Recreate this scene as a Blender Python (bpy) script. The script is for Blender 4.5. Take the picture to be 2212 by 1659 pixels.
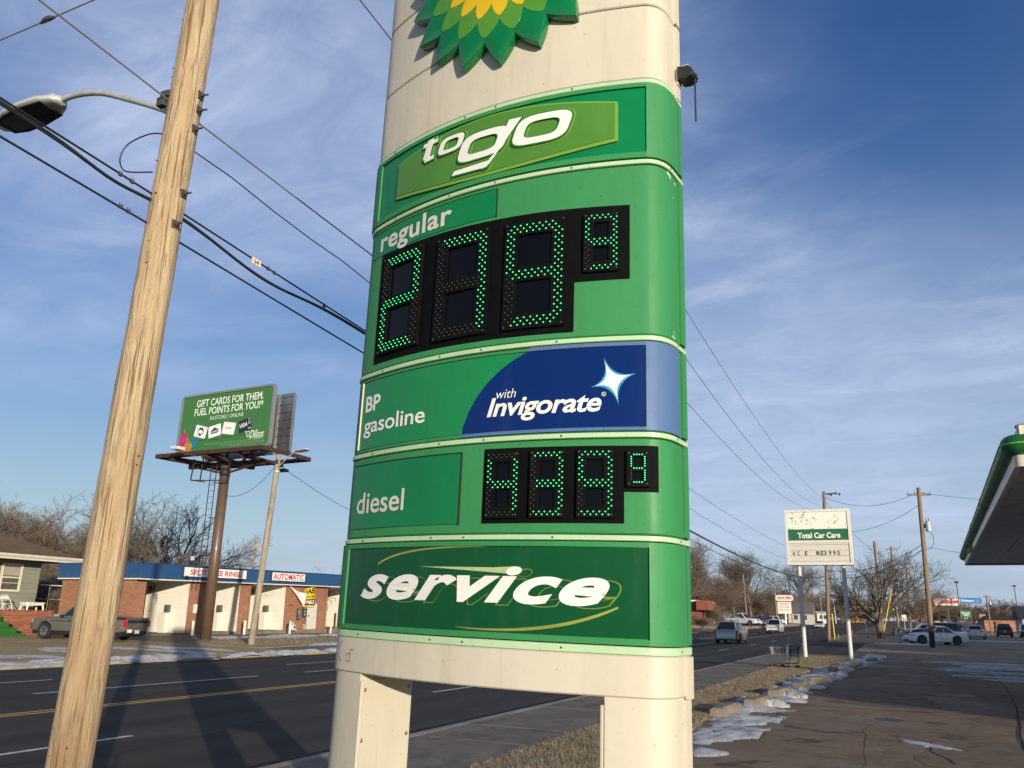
import bpy, bmesh, math, random
from mathutils import Vector, Matrix, noise as mnoise
for o in list(bpy.data.objects): bpy.data.objects.remove(o)
SC = bpy.context.scene
COL = SC.collection
R = math.radians
# ---------------------------------------------------------------- camera
cam_d = bpy.data.cameras.new('camera'); CAM = bpy.data.objects.new('camera', cam_d); COL.objects.link(CAM)
HEAD, PITCH, ROLL = R(24.6), R(15.78), R(1.3)
_f = Vector((-math.sin(HEAD)*math.cos(PITCH), math.cos(HEAD)*math.cos(PITCH), math.sin(PITCH)))
_r = Vector((math.cos(HEAD), math.sin(HEAD), 0)); _u = _r.cross(_f)
_r2 = _r*math.cos(ROLL) + _u*math.sin(ROLL); _u2 = _u*math.cos(ROLL) - _r*math.sin(ROLL)
_m = Matrix((_r2, _u2, -_f)).transposed().to_4x4(); _m.translation = (0, 0, 1.7)
CAM.matrix_world = _m
cam_d.sensor_fit = 'HORIZONTAL'; cam_d.sensor_width = 36; cam_d.lens = 36*1775/2212
cam_d.clip_start = 0.05; cam_d.clip_end = 6000
SC.camera = CAM
# ---------------------------------------------------------------- sky and sun
SUN_AZ, SUN_EL = R(133.1), R(7.75)          # azimuth clockwise from +Y
SEED_A = 7.6
w = bpy.data.worlds.new('World'); SC.world = w; w.use_nodes = True
nt = w.node_tree; nt.nodes.clear(); N = nt.nodes.new; L = nt.links.new
def wmath(op, a, b=None, c=None):
    n = N('ShaderNodeMath'); n.operation = op
    for i, v in enumerate((a, b, c)):
        if v is None: continue
        if isinstance(v, (int, float)): n.inputs[i].default_value = v
        else: L(v, n.inputs[i])
    return n.outputs[0]
sky = N('ShaderNodeTexSky'); sky.sky_type = 'NISHITA'; sky.sun_disc = False
sky.sun_elevation = SUN_EL; sky.sun_rotation = SUN_AZ; sky.air_density = 1.0; sky.dust_density = 0.5; sky.ozone_density = 2.0
tc = N('ShaderNodeTexCoord')
sx = N('ShaderNodeSeparateXYZ'); L(tc.outputs['Generated'], sx.inputs[0])
den = wmath('ADD', wmath('MAXIMUM', sx.outputs[2], 0.0), 0.16)
cu = wmath('DIVIDE', sx.outputs[0], den); cv = wmath('DIVIDE', sx.outputs[1], den)
cx = N('ShaderNodeCombineXYZ'); L(cu, cx.inputs[0]); L(cv, cx.inputs[1])
def cloud(scale, sxy, rot, detail, rough, lo, hi, seed, dist=0.4):
    mp = N('ShaderNodeMapping'); mp.inputs['Scale'].default_value = (sxy[0], sxy[1], 1); mp.inputs['Rotation'].default_value = (0, 0, R(rot)); mp.inputs['Location'].default_value = (seed, seed*.7, 0)
    L(cx.outputs[0], mp.inputs[0])
    n = N('ShaderNodeTexNoise'); n.inputs['Scale'].default_value = scale; n.inputs['Detail'].default_value = detail; n.inputs['Roughness'].default_value = rough; n.inputs['Distortion'].default_value = dist
    L(mp.outputs[0], n.inputs[0])
    mr = N('ShaderNodeMapRange'); mr.interpolation_type = 'SMOOTHSTEP'; mr.inputs[1].default_value = lo; mr.inputs[2].default_value = hi
    L(n.outputs[0], mr.inputs[0]); return mr.outputs[0]
big = cloud(0.55, (1, 1), 20, 4, .46, .34, .62, SEED_A)              # broad soft banks of high cloud
wisp = cloud(1.3, (1, 2.2), 64, 10, .62, .46, .80, 7.7, .9)     # thin streaks
fine = cloud(3.6, (1, 1.5), 48, 9, .64, .34, .70, 1.3, .7)     # ripples inside the banks
m1 = wmath('MULTIPLY', big, wmath('ADD', .66, wmath('MULTIPLY', fine, .34)))
mask = wmath('MINIMUM', wmath('ADD', wmath('MULTIPLY', m1, .66), wmath('MULTIPLY', wisp, wmath('ADD', .10, wmath('MULTIPLY', big, .42)))), 1.0)
hz = wmath('POWER', wmath('SUBTRACT', 1.0, wmath('MAXIMUM', sx.outputs[2], 0.0)), 3.2)    # pale haze towards the horizon
hs = N('ShaderNodeHueSaturation'); hs.inputs['Hue'].default_value = .522; hs.inputs['Saturation'].default_value = 1.42; hs.inputs['Value'].default_value = 1.28; L(sky.outputs[0], hs.inputs['Color'])
mh = N('ShaderNodeMix'); mh.data_type = 'RGBA'; L(wmath('MULTIPLY', hz, .96), mh.inputs['Factor']); L(hs.outputs[0], mh.inputs['A']); mh.inputs['B'].default_value = (3.3, 4.2, 5.7, 1)
mix = N('ShaderNodeMix'); mix.data_type = 'RGBA'; L(mask, mix.inputs['Factor'])
L(mh.outputs['Result'], mix.inputs['A']); mix.inputs['B'].default_value = (4.8, 5.55, 7.5, 1)
bgn = N('ShaderNodeBackground'); bgn.inputs['Strength'].default_value = 0.10; L(mix.outputs['Result'], bgn.inputs['Color'])
wo = N('ShaderNodeOutputWorld'); L(bgn.outputs[0], wo.inputs[0])
sd = bpy.data.lights.new('sun', 'SUN'); sd.energy = 4.8; sd.angle = R(0.53); sd.color = (1.0, .88, .70)
SUN = bpy.data.objects.new('sun', sd); COL.objects.link(SUN)
TO_SUN = Vector((math.sin(SUN_AZ)*math.cos(SUN_EL), math.cos(SUN_AZ)*math.cos(SUN_EL), math.sin(SUN_EL)))
SUN.rotation_euler = TO_SUN.to_track_quat('Z', 'Y').to_euler()
SUN.location = TO_SUN*60
vs = SC.view_settings; vs.view_transform = 'Standard'; vs.look = 'None'; vs.gamma = 1; vs.use_curve_mapping = False; vs.exposure = 0.22
SC.cycles.max_bounces = 6; SC.cycles.diffuse_bounces = 3; SC.cycles.glossy_bounces = 3; SC.cycles.transparent_max_bounces = 8
SC.cycles.use_denoising = True
# ---------------------------------------------------------------- materials
MATS = {}
def pm(name, col, rough=.6, metal=0, var=.12, scale=6, bump=0, bscale=60, col2=None, coat=0, emis=0, spec=.5, stretch=(1, 1, 1), detail=6, lo=.35, hi=.65, gen=False):
    """procedural material: two-tone noise colour, roughness variation, optional bump"""
    if name in MATS: return MATS[name]
    m = bpy.data.materials.new(name); m.use_nodes = True; t = m.node_tree; b = t.nodes['Principled BSDF']
    c = tuple(col)+(1,)
    c2 = tuple(col2)+(1,) if col2 else tuple(max(0, v*(1-var)) for v in col)+(1,)
    tcn = t.nodes.new('ShaderNodeTexCoord'); mp = t.nodes.new('ShaderNodeMapping'); mp.inputs['Scale'].default_value = stretch
    t.links.new(tcn.outputs['Object'], mp.inputs[0])
    n = t.nodes.new('ShaderNodeTexNoise'); n.inputs['Scale'].default_value = scale; n.inputs['Detail'].default_value = detail; n.inputs['Roughness'].default_value = .6
    t.links.new(mp.outputs[0], n.inputs[0])
    r = t.nodes.new('ShaderNodeMapRange'); r.inputs[1].default_value = lo; r.inputs[2].default_value = hi; t.links.new(n.outputs[0], r.inputs[0])
    mx = t.nodes.new('ShaderNodeMix'); mx.data_type = 'RGBA'; mx.inputs['A'].default_value = c; mx.inputs['B'].default_value = c2
    t.links.new(r.outputs[0], mx.inputs['Factor']); t.links.new(mx.outputs['Result'], b.inputs['Base Color'])
    b.inputs['Roughness'].default_value = rough; b.inputs['Metallic'].default_value = metal
    b.inputs['Specular IOR Level'].default_value = spec
    if coat: b.inputs['Coat Weight'].default_value = coat; b.inputs['Coat Roughness'].default_value = .08
    if emis: b.inputs['Emission Color'].default_value = c; b.inputs['Emission Strength'].default_value = emis
    if bump:
        nb = t.nodes.new('ShaderNodeTexNoise'); nb.inputs['Scale'].default_value = bscale; nb.inputs['Detail'].default_value = 5
        t.links.new(mp.outputs[0], nb.inputs[0]); bn = t.nodes.new('ShaderNodeBump'); bn.inputs['Strength'].default_value = bump; bn.inputs['Distance'].default_value = .02
        t.links.new(nb.outputs[0], bn.inputs['Height']); t.links.new(bn.outputs[0], b.inputs['Normal'])
    MATS[name] = m; return m
class NB:
    """small node-building helper for the richer surface materials"""
    def __init__(s, name, rough=.8):
        s.m = bpy.data.materials.new(name); s.m.use_nodes = True; s.t = s.m.node_tree; s.b = s.t.nodes['Principled BSDF']
        s.b.inputs['Roughness'].default_value = rough
        s.co = s.t.nodes.new('ShaderNodeTexCoord').outputs['Object']; MATS[name] = s.m
    def noise(s, scale, stretch=(1, 1, 1), detail=6, rough=.6, lo=.35, hi=.65, rot=0, dist=0, vec=None):
        mp = s.t.nodes.new('ShaderNodeMapping'); mp.inputs['Scale'].default_value = stretch; mp.inputs['Rotation'].default_value = (0, 0, rot)
        s.t.links.new(vec or s.co, mp.inputs[0]); n = s.t.nodes.new('ShaderNodeTexNoise'); n.inputs['Scale'].default_value = scale; n.inputs['Detail'].default_value = detail
        n.inputs['Roughness'].default_value = rough; n.inputs['Distortion'].default_value = dist; s.t.links.new(mp.outputs[0], n.inputs[0])
        r = s.t.nodes.new('ShaderNodeMapRange'); r.inputs[1].default_value = lo; r.inputs[2].default_value = hi; s.t.links.new(n.outputs[0], r.inputs[0]); return r.outputs[0]
    def voro(s, scale, stretch=(1, 1, 1), lo=0, hi=.04, feature='DISTANCE_TO_EDGE', warp=0):
        mp = s.t.nodes.new('ShaderNodeMapping'); mp.inputs['Scale'].default_value = stretch
        src = s.co
        if warp:
            n = s.t.nodes.new('ShaderNodeTexNoise'); n.inputs['Scale'].default_value = scale*1.5; s.t.links.new(s.co, n.inputs[0])
            a = s.t.nodes.new('ShaderNodeVectorMath'); a.operation = 'SCALE'; a.inputs['Scale'].default_value = warp; s.t.links.new(n.outputs['Color'], a.inputs[0])
            d = s.t.nodes.new('ShaderNodeVectorMath'); d.operation = 'ADD'; s.t.links.new(s.co, d.inputs[0]); s.t.links.new(a.outputs[0], d.inputs[1]); src = d.outputs[0]
        s.t.links.new(src, mp.inputs[0]); v = s.t.nodes.new('ShaderNodeTexVoronoi'); v.feature = feature; v.inputs['Scale'].default_value = scale; s.t.links.new(mp.outputs[0], v.inputs[0])
        r = s.t.nodes.new('ShaderNodeMapRange'); r.inputs[1].default_value = lo; r.inputs[2].default_value = hi; s.t.links.new(v.outputs['Distance'], r.inputs[0]); return r.outputs[0]
    def mix(s, f, a, b, blend='MIX'):
        n = s.t.nodes.new('ShaderNodeMix'); n.data_type = 'RGBA'; n.blend_type = blend
        for k, v in (('Factor', f), ('A', a), ('B', b)):
            if isinstance(v, (int, float)): n.inputs[k].default_value = v
            elif isinstance(v, tuple): n.inputs[k].default_value = v+(1,)
            else: s.t.links.new(v, n.inputs[k])
        return n.outputs['Result']
    def math(s, op, a, b):
        n = s.t.nodes.new('ShaderNodeMath'); n.operation = op
        for i, v in enumerate((a, b)):
            if isinstance(v, (int, float)): n.inputs[i].default_value = v
            else: s.t.links.new(v, n.inputs[i])
        return n.outputs[0]
    def done(s, col, bumps=(), rough=None):
        if isinstance(col, tuple): s.b.inputs['Base Color'].default_value = col+(1,)
        else: s.t.links.new(col, s.b.inputs['Base Color'])
        if rough is not None: s.t.links.new(rough, s.b.inputs['Roughness'])
        prev = None
        for h, st, di in bumps:
            bn = s.t.nodes.new('ShaderNodeBump'); bn.inputs['Strength'].default_value = st; bn.inputs['Distance'].default_value = di
            s.t.links.new(h, bn.inputs['Height'])
            if prev: s.t.links.new(prev, bn.inputs['Normal'])
            prev = bn.outputs[0]
        if prev: s.t.links.new(prev, s.b.inputs['Normal'])
        return s.m
# ---------------------------------------------------------------- object helpers
XF = {}
def tag(o, label=None, cat=None, group=None, kind=None):
    if label: o['label'] = label
    if cat: o['category'] = cat
    if group: o['group'] = group
    if kind: o['kind'] = kind
    return o
def thing(name, label, cat, loc=(0, 0, 0), rot=(0, 0, 0), group=None):
    o = bpy.data.objects.new(name, None); COL.objects.link(o); o.location = loc; o.rotation_euler = rot; o.empty_display_size = .2
    XF[o.name] = Matrix.LocRotScale(Vector(loc), o.rotation_euler, None); return tag(o, label, cat, group)
def xf(o):
    while o.parent: o = o.parent
    return XF.get(o.name, Matrix())
class MB:
    def __init__(s): s.v = []; s.f = []; s.m = []
    def add(s, vs, fs, m=0):
        k = len(s.v); s.v += [tuple(p) for p in vs]; s.f += [tuple(i+k for i in f) for f in fs]; s.m += [m]*len(fs); return s
    def box(s, c, d, rz=0, m=0, rot=None):
        M = rot if rot else Matrix.Rotation(rz, 3, 'Z'); c = Vector(c)
        vs = [c+M @ Vector((x*d[0]/2, y*d[1]/2, z*d[2]/2)) for x in (-1, 1) for y in (-1, 1) for z in (-1, 1)]
        return s.add(vs, [(0, 1, 3, 2), (4, 6, 7, 5), (0, 4, 5, 1), (2, 3, 7, 6), (0, 2, 6, 4), (1, 5, 7, 3)], m)
    def box2(s, a, b, m=0): return s.box([(a[i]+b[i])/2 for i in range(3)], [abs(b[i]-a[i]) for i in range(3)], m=m)
    def bar(s, p, q, w, h, m=0, up=(0, 0, 1)):
        p, q = Vector(p), Vector(q); d = (q-p).normalized(); u = Vector(up)
        if abs(d.dot(u)) > .98: u = Vector((1, 0, 0))
        x = d.cross(u).normalized(); y = x.cross(d)
        return s.box((p+q)/2, (w, (q-p).length, h), rot=Matrix((x, d, y)).transposed(), m=m)
    def path(s, pts, rad, n=8, m=0, cap=True):
        pts = [Vector(p) for p in pts]; k = len(pts)
        if not hasattr(rad, '__len__'): rad = [rad]*k
        t0 = (pts[1]-pts[0]).normalized(); a = Vector((0, 0, 1)) if abs(t0.z) < .9 else Vector((1, 0, 0)); x = t0.cross(a).normalized()
        vs = []; fs = []
        for i, p in enumerate(pts):
            t = (pts[min(i+1, k-1)]-pts[max(i-1, 0)]).normalized(); x = (x-t*x.dot(t)).normalized(); y = t.cross(x)
            for j in range(n):
                an = 2*math.pi*j/n; vs.append(p+(x*math.cos(an)+y*math.sin(an))*rad[i])
        for i in range(k-1):
            for j in range(n): fs.append((i*n+j, i*n+(j+1) % n, (i+1)*n+(j+1) % n, (i+1)*n+j))
        if cap: fs.append(tuple(range(n))[::-1]); fs.append(tuple((k-1)*n+j for j in range(n)))
        return s.add(vs, fs, m)
    def tube(s, p, q, r, r2=None, n=10, m=0, cap=True): return s.path([p, q], [r, r if r2 is None else r2], n, m, cap)
    def lathe(s, prof, n=16, c=(0, 0, 0), axis='Z', m=0):
        vs = []; fs = []; c = Vector(c)
        for r, h in prof:
            for j in range(n):
                a = 2*math.pi*j/n; p = (r*math.cos(a), r*math.sin(a), h)
                if axis == 'X': p = (h, p[0], p[1])
                elif axis == 'Y': p = (p[0], h, p[1])
                vs.append(c+Vector(p))
        for i in range(len(prof)-1):
            for j in range(n): fs.append((i*n+j, i*n+(j+1) % n, (i+1)*n+(j+1) % n, (i+1)*n+j))
        fs.append(tuple(range(n))[::-1]); fs.append(tuple((len(prof)-1)*n+j for j in range(n)))
        return s.add(vs, fs, m)
    def prism(s, poly, fn, a, b, m=0):
        """polygon (x,y list, counter-clockwise) swept from depth a to b through fn(x,y,d)->point"""
        n = len(poly); vs = [fn(x, y, a) for x, y in poly]+[fn(x, y, b) for x, y in poly]
        return s.add(vs, [tuple(range(n))[::-1], tuple(range(n, 2*n))]+[(i, (i+1) % n, n+(i+1) % n, n+i) for i in range(n)], m)
    def build(s, name, mat, parent=None, smooth=False, world=True, bevel=0, fix=False):
        vs = s.v
        if parent is not None and world:
            I = xf(parent).inverted(); vs = [tuple(I @ Vector(p)) for p in vs]
        me = bpy.data.meshes.new(name); me.from_pydata(vs, [], s.f)
        for mm in (mat if isinstance(mat, (list, tuple)) else [mat]): me.materials.append(mm)
        if isinstance(mat, (list, tuple)): me.polygons.foreach_set('material_index', s.m)
        if fix:
            bm = bmesh.new(); bm.from_mesh(me); bmesh.ops.recalc_face_normals(bm, faces=bm.faces); bm.to_mesh(me); bm.free()
        if smooth: me.polygons.foreach_set('use_smooth', [True]*len(me.polygons))
        me.update()
        o = bpy.data.objects.new(name, me); COL.objects.link(o)
        if parent is not None: o.parent = parent
        if bevel:
            b = o.modifiers.new('bevel', 'BEVEL'); b.width = bevel; b.segments = 2; b.limit_method = 'ANGLE'
        return o
    def thing(s, name, mat, label, cat, group=None, **k):
        """single-mesh top-level thing"""
        return tag(s.build(name, mat, **k), label, cat, group)
def autosmooth(o, ang=35):
    me = o.data; me.polygons.foreach_set('use_smooth', [True]*len(me.polygons)); me.set_sharp_from_angle(angle=R(ang)); return o
_TX = {}
def text2d(body, shear=0, bold=0, res=3, space=1.0):
    """flat triangulated lettering -> (verts xy, faces), about 1 unit high"""
    key = (body, shear, bold, res, space)
    if key in _TX: return _TX[key]
    cu = bpy.data.curves.new('t', 'FONT'); cu.body = body; cu.size = 1; cu.shear = shear; cu.offset = bold; cu.resolution_u = res; cu.space_character = space
    o = bpy.data.objects.new('t', cu); COL.objects.link(o)
    dg = bpy.context.evaluated_depsgraph_get(); me = bpy.data.meshes.new_from_object(o.evaluated_get(dg))
    r = ([(v.co.x, v.co.y) for v in me.vertices], [tuple(p.vertices) for p in me.polygons])
    bpy.data.objects.remove(o); bpy.data.meshes.remove(me); bpy.data.curves.remove(cu)
    _TX[key] = r; return r
def fit(vs, x0, x1, y0, y1):
    xs = [v[0] for v in vs]; ys = [v[1] for v in vs]; a, b, c, d = min(xs), max(xs), min(ys), max(ys)
    return [(x0+(x-a)/(b-a)*(x1-x0), y0+(y-c)/(d-c)*(y1-y0)) for x, y in vs]
def lettering(body, fn, x0, x1, y0, y1, d, shear=0, bold=0, res=3, thick=0.0, space=1.0, mb=None, m=0):
    """lettering fitted to a rectangle and laid on a surface fn(x,y,depth); thick>0 gives raised letters"""
    vs, fs = text2d(body, shear, bold, res, space); vs = fit(vs, x0, x1, y0, y1); mb = mb or MB()
    if not thick: return mb.add([fn(x, y, d) for x, y in vs], fs, m)
    n = len(vs); ed = {}
    for f in fs:
        for i in range(len(f)):
            e = (f[i], f[(i+1) % len(f)]); ed[e] = ed.get(e, 0)+1
    bd = [e for e in ed if (e[1], e[0]) not in ed]
    return mb.add([fn(x, y, d+thick) for x, y in vs]+[fn(x, y, d) for x, y in vs], fs+[(a, n+a, n+b, b) for a, b in bd], m)
def plane_fn(O, ex, ey):
    O, ex, ey = Vector(O), Vector(ex).normalized(), Vector(ey).normalized(); nn = ex.cross(ey).normalized()
    return lambda x, y, d=0: O+ex*x+ey*y+nn*d
def copy_tree(o, loc=None, rot=None, scale=None, label=None, parent=None):
    c = o.copy(); COL.objects.link(c)
    if parent is not None: c.parent = parent
    if loc is not None: c.location = loc
    if rot is not None: c.rotation_euler = rot
    if scale is not None: c.scale = scale if hasattr(scale, '__len__') else (scale,)*3
    if label: c['label'] = label
    for ch in o.children: copy_tree(ch, parent=c)
    return c
def sm(a, b, x):
    t = max(0, min(1, (x-a)/(b-a))); return t*t*(3-2*t)
def gz(x, y):
    """ground level: flat near the forecourt, climbing gently up the street, a little higher on the far side"""
    z = .0055*max(0, y-50)
    t = max(0, min(1, (-24-x)/12)); return z+.25*t*max(0, min(1, (y-22)/12))
# ================================================================ ground, road, pavement
def road_mat():
    n = NB('asphalt_road', .9); n.b.inputs['Specular IOR Level'].default_value = .18
    base = n.mix(n.noise(.5, (1, .12, 1), 5), (.040, .036, .031), (.062, .053, .042))
    base = n.mix(n.math('MULTIPLY', n.noise(1.6, (1, .04, 1), 4, lo=.45, hi=.75), .5), base, (.092, .073, .052))
    base = n.mix(n.math('MULTIPLY', n.noise(90, detail=3, lo=.45, hi=.8), .45), base, (.11, .097, .08))
    sp = n.t.nodes.new('ShaderNodeSeparateXYZ'); n.t.links.new(n.co, sp.inputs[0])          # wheel tracks polished along each lane
    wv_ = n.math('SINE', n.math('ADD', n.math('MULTIPLY', sp.outputs[0], 4.0), n.math('MULTIPLY', n.noise(.15, (1, .2, 1), 2), .8)), 0.0)
    base = n.mix(n.math('MULTIPLY', n.math('MULTIPLY', n.math('ADD', wv_, 1.0), n.noise(.7, (1, .05, 1), 4, lo=.3, hi=.7)), .38), base, (.030, .029, .028))
    base = n.mix(n.math('MULTIPLY', n.noise(5, (1, .012, 1), 2, lo=.66, hi=.69), .7), base, (.016, .016, .016))       # tar seams
    base = n.mix(n.math('MULTIPLY', n.noise(.9, (1, .5, 1), 7, lo=.56, hi=.72), .35), base, (.12, .104, .084))       # dried salt
    cr = n.voro(.22, (1, .35, 1), 0, .008, warp=1.2)
    base = n.mix(n.math('MULTIPLY', n.math('SUBTRACT', 1.0, cr), .65), base, (.018, .018, .018))
    return n.done(base, [(n.noise(160, detail=3), .35, .01)])
def lot_mat():
    n = NB('asphalt_forecourt', .8); n.b.inputs['Specular IOR Level'].default_value = .2
    base = n.mix(n.noise(.35, detail=6), (.255, .180, .108), (.35, .25, .155))
    base = n.mix(n.math('MULTIPLY', n.noise(2.2, detail=8, lo=.5, hi=.72), .7), base, (.150, .105, .066))
    base = n.mix(n.math('MULTIPLY', n.noise(70, detail=3, lo=.5, hi=.8), .6), base, (.42, .34, .25))
    base = n.mix(n.math('MULTIPLY', n.noise(.9, detail=3, lo=.60, hi=.66), .75), base, (.075, .060, .046))       # oil stains
    base = n.mix(n.math('MULTIPLY', n.noise(1.7, detail=9, rough=.7, lo=.58, hi=.66), .6), base, (.43, .32, .205))       # grit worn bare
    cr = n.voro(.16, (1, 1, 1), 0, .0022, warp=1.6)
    base = n.mix(n.math('MULTIPLY', n.math('SUBTRACT', 1.0, cr), .7), base, (.02, .018, .016))
    rg = n.math('ADD', .55, n.math('MULTIPLY', n.noise(.5, detail=5, lo=.35, hi=.6), .35))
    return n.done(base, [(n.noise(110, detail=3), .8, .015), (n.noise(22, detail=5), .6, .02), (n.noise(5, detail=4), .3, .04)], rg)
def concrete_mat(name, a, b, c):
    n = NB(name, .9); n.b.inputs['Specular IOR Level'].default_value = .25
    base = n.mix(n.noise(.9, detail=7), a, b)
    base = n.mix(n.math('MULTIPLY', n.noise(3.2, (1, .45, 1), 6, lo=.52, hi=.7, rot=.5), .75), base, c)
    return n.done(base, [(n.noise(90, detail=3), .25, .01)])
def lawn_mat(name, a, b, c):
    n = NB(name, .95); n.b.inputs['Specular IOR Level'].default_value = .15
    base = n.mix(n.noise(.8, detail=8), a, b)
    base = n.mix(n.math('MULTIPLY', n.noise(14, detail=6, lo=.45, hi=.7), .7), base, c)
    return n.done(base, [(n.noise(40, detail=6), .35, .03)])
def snow_mat():
    n = NB('snow', .7); n.b.inputs['Subsurface Weight'].default_value = .15; n.b.inputs['Subsurface Radius'].default_value = (.05, .06, .08)
    base = n.mix(n.noise(2.6, detail=9, rough=.7, lo=.46, hi=.70), (.80, .82, .86), (.46, .43, .39)); base = n.mix(n.math('MULTIPLY', n.noise(16, detail=6, rough=.75, lo=.60, hi=.68), .7), base, (.16, .125, .09))
    return n.done(base, [(n.noise(7, detail=8, rough=.7), 1.0, .09), (n.noise(60, detail=3), .5, .012)])
ROADM = road_mat(); LOTM = lot_mat(); SNOWM = snow_mat()
WALKM = concrete_mat('pavement_concrete', (.165, .135, .102), (.23, .19, .142), (.09, .074, .056))
FORECM = concrete_mat('worn_concrete', (.17, .135, .095), (.25, .20, .14), (.11, .085, .06))
KERBM = concrete_mat('kerb_concrete', (.26, .225, .18), (.34, .30, .24), (.14, .12, .10))
LAWNM = lawn_mat('dry_lawn', (.40, .29, .155), (.30, .215, .11), (.52, .40, .23))
def turf():
    n = NB('verge_turf', .95); n.b.inputs['Specular IOR Level'].default_value = .15; base = n.mix(n.noise(1.3, detail=8), (.30, .225, .13), (.22, .165, .095)); base = n.mix(n.noise(.9, (1, .5, 1), 7, lo=.54, hi=.66), base, (.115, .085, .055))
    return n.done(n.mix(n.math('MULTIPLY', n.noise(16, detail=6, lo=.45, hi=.7), .6), base, (.38, .30, .18)), [(n.noise(40, detail=6), .4, .03)])
TURFM = turf()
DIRTM = lawn_mat('verge_dirt', (.20, .145, .085), (.13, .095, .06), (.28, .21, .12))
GROUNDM = lawn_mat('winter_ground', (.16, .125, .075), (.11, .085, .055), (.21, .165, .10))
def sheet(name, xs, ys, dz, m, label=None, edge=None, skirt=.12, parent=None):
    """ground sheet following gz(), with an optional wandering edge and a skirt"""
    mb = MB(); P = []
    for y in ys:
        row = []
        for x in xs:
            xx = x+(edge(x, y) if edge else 0); row.append((xx, y, gz(xx, y)+dz))
        P.append(row)
    nx, ny = len(xs), len(ys)
    vs = [p for r_ in P for p in r_]
    fs = [(j*nx+i, j*nx+i+1, (j+1)*nx+i+1, (j+1)*nx+i) for j in range(ny-1) for i in range(nx-1)]
    loop = [i for i in range(nx)]+[j*nx+nx-1 for j in range(1, ny)]+[(ny-1)*nx+i for i in range(nx-2, -1, -1)]+[j*nx for j in range(ny-2, 0, -1)]
    if skirt:
        k = len(vs); vs += [(vs[i][0], vs[i][1], vs[i][2]-skirt) for i in loop]; n = len(loop)
        fs += [(loop[a], k+a, k+(a+1) % n, loop[(a+1) % n]) for a in range(n)]
    mb.add(vs, fs); o = mb.build(name, m, parent)
    if parent is None: tag(o, label, None, kind='structure')
    return o
def smooth2(P, k=8):
    out = []
    for (a, b) in zip(P, P[1:]): out += [(a[0]+(b[0]-a[0])*i/k, a[1]+(b[1]-a[1])*i/k) for i in range(k)]
    return out+[P[-1]]
def lin(a, b, n): return [a+(b-a)*i/n for i in range(n+1)]
YB = [-80, -40, 0, 22, 28, 34, 50]
sheet('ground', [-900, -400, -200, -100, -60, -36, -33, -30, -27, -24, -20, 0, 30, 80, 200, 500, 900], [-120]+YB+[90, 150, 300, 600, 1000, 1600], -.06, GROUNDM, 'brown winter ground stretching to the horizon', skirt=0)
road = sheet('road', [-22.2, -18, -14, -10, -6.35], YB+[90, 150, 300, 600, 1200], 0.0, ROADM, 'dark asphalt road with lane lines', skirt=.1)
WHITEP = pm('road_white_paint', (.62, .60, .55), .8, var=.45, scale=5, col2=(.25, .24, .22), lo=.45, hi=.75)
YELLP = pm('road_yellow_paint', (.62, .40, .045), .8, var=.4, scale=4, col2=(.33, .22, .05), lo=.45, hi=.8)
def marking(x, y0, y1, wd, m, name):
    mb = MB(); ys = [y0]+[y for y in (50,) if y0 < y < y1]+[y1]
    for a, b in zip(ys, ys[1:]): mb.add([(x-wd/2, a, gz(x, a)+.004), (x+wd/2, a, gz(x, a)+.004), (x+wd/2, b, gz(x, b)+.004), (x-wd/2, b, gz(x, b)+.004)], [(0, 1, 2, 3)])
    mb.build(name, m, road)
for dx in (-.11, .11): marking(-13.1+dx, -40, 240, .11, YELLP, 'centre_line')
for k in range(14):
    y = -5.5+11.45*k; marking(-9.76, y, y+3.05, .11, WHITEP, 'lane_dash')
for k in range(14):
    y = 2.4+9.1*k if k != 1 else 12.0; marking(-15.85, y, y+6.6, .11, WHITEP, 'lane_dash')
for k in range(12):
    y = 11.4+11.7*k; marking(-18.55, y, y+3.1, .11, WHITEP, 'lane_dash')
# near kerb, gutter and pavement slabs
def kerb(name, x0, x1, y0, y1, h, label):
    ys = [y for y in [y0]+lin(y0, y1, 10)[1:-1]+[50]+[y1] if y0 <= y <= y1]; ys = sorted(set(ys)); mb = MB(); vs = []; fs = []
    for y in ys:
        g = gz((x0+x1)/2, y); vs += [(x0, y, g-.05), (x0+.02, y, g+h-.02), (x0+.04, y, g+h), (x1, y, g+h), (x1, y, g-.05)]
    for i in range(len(ys)-1):
        for j in range(4): a = i*5+j; fs.append((a, a+5, a+6, a+1))
    fs += [(0, 1, 2, 3, 4), tuple(len(vs)-5+j for j in (4, 3, 2, 1, 0))]
    return tag(mb.add(vs, fs).build(name, KERBM), label, None, kind='structure')
kerb('kerb', -6.35, -6.16, -30, 49, .10, 'concrete kerb along the near pavement')
GUT = MB(); rnd = random.Random(5)
for i in range(420):      # dark leaf litter and grit lying in the gutter
    y = 4+42*rnd.random()**1.3; x = -6.38-abs(rnd.gauss(0, .10)); s = .012+.03*rnd.random(); a = rnd.random()*6
    GUT.add([(x+s*math.cos(a+k*2.1), y+1.6*s*math.sin(a+k*2.1), .003+(.012 if k == 1 else .002)) for k in range(3)], [(0, 1, 2)])
tag(GUT.build('gutter_litter', pm('leaf_litter', (.03, .024, .018), .9)), 'dark leaf litter lying along the gutter', None, kind='stuff')
walk = sheet('pavement', [-6.16, -4.35], [-30, 3], .09, WALKM, 'concrete pavement beside the road')
sheet('pavement_bed', [-6.16, -4.35], [3, 50], .07, pm('joint_dirt', (.06, .05, .04), .9), parent=walk)
y = 3.0; rnd = random.Random(8)
while y < 48.5:
    l = 1.52; g = .008
    MB().box2((-6.155, y+g, .04), (-4.355, y+l-g, .098+rnd.uniform(-.002, .002))).build('paving_slab', WALKM, walk); y += l
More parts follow.
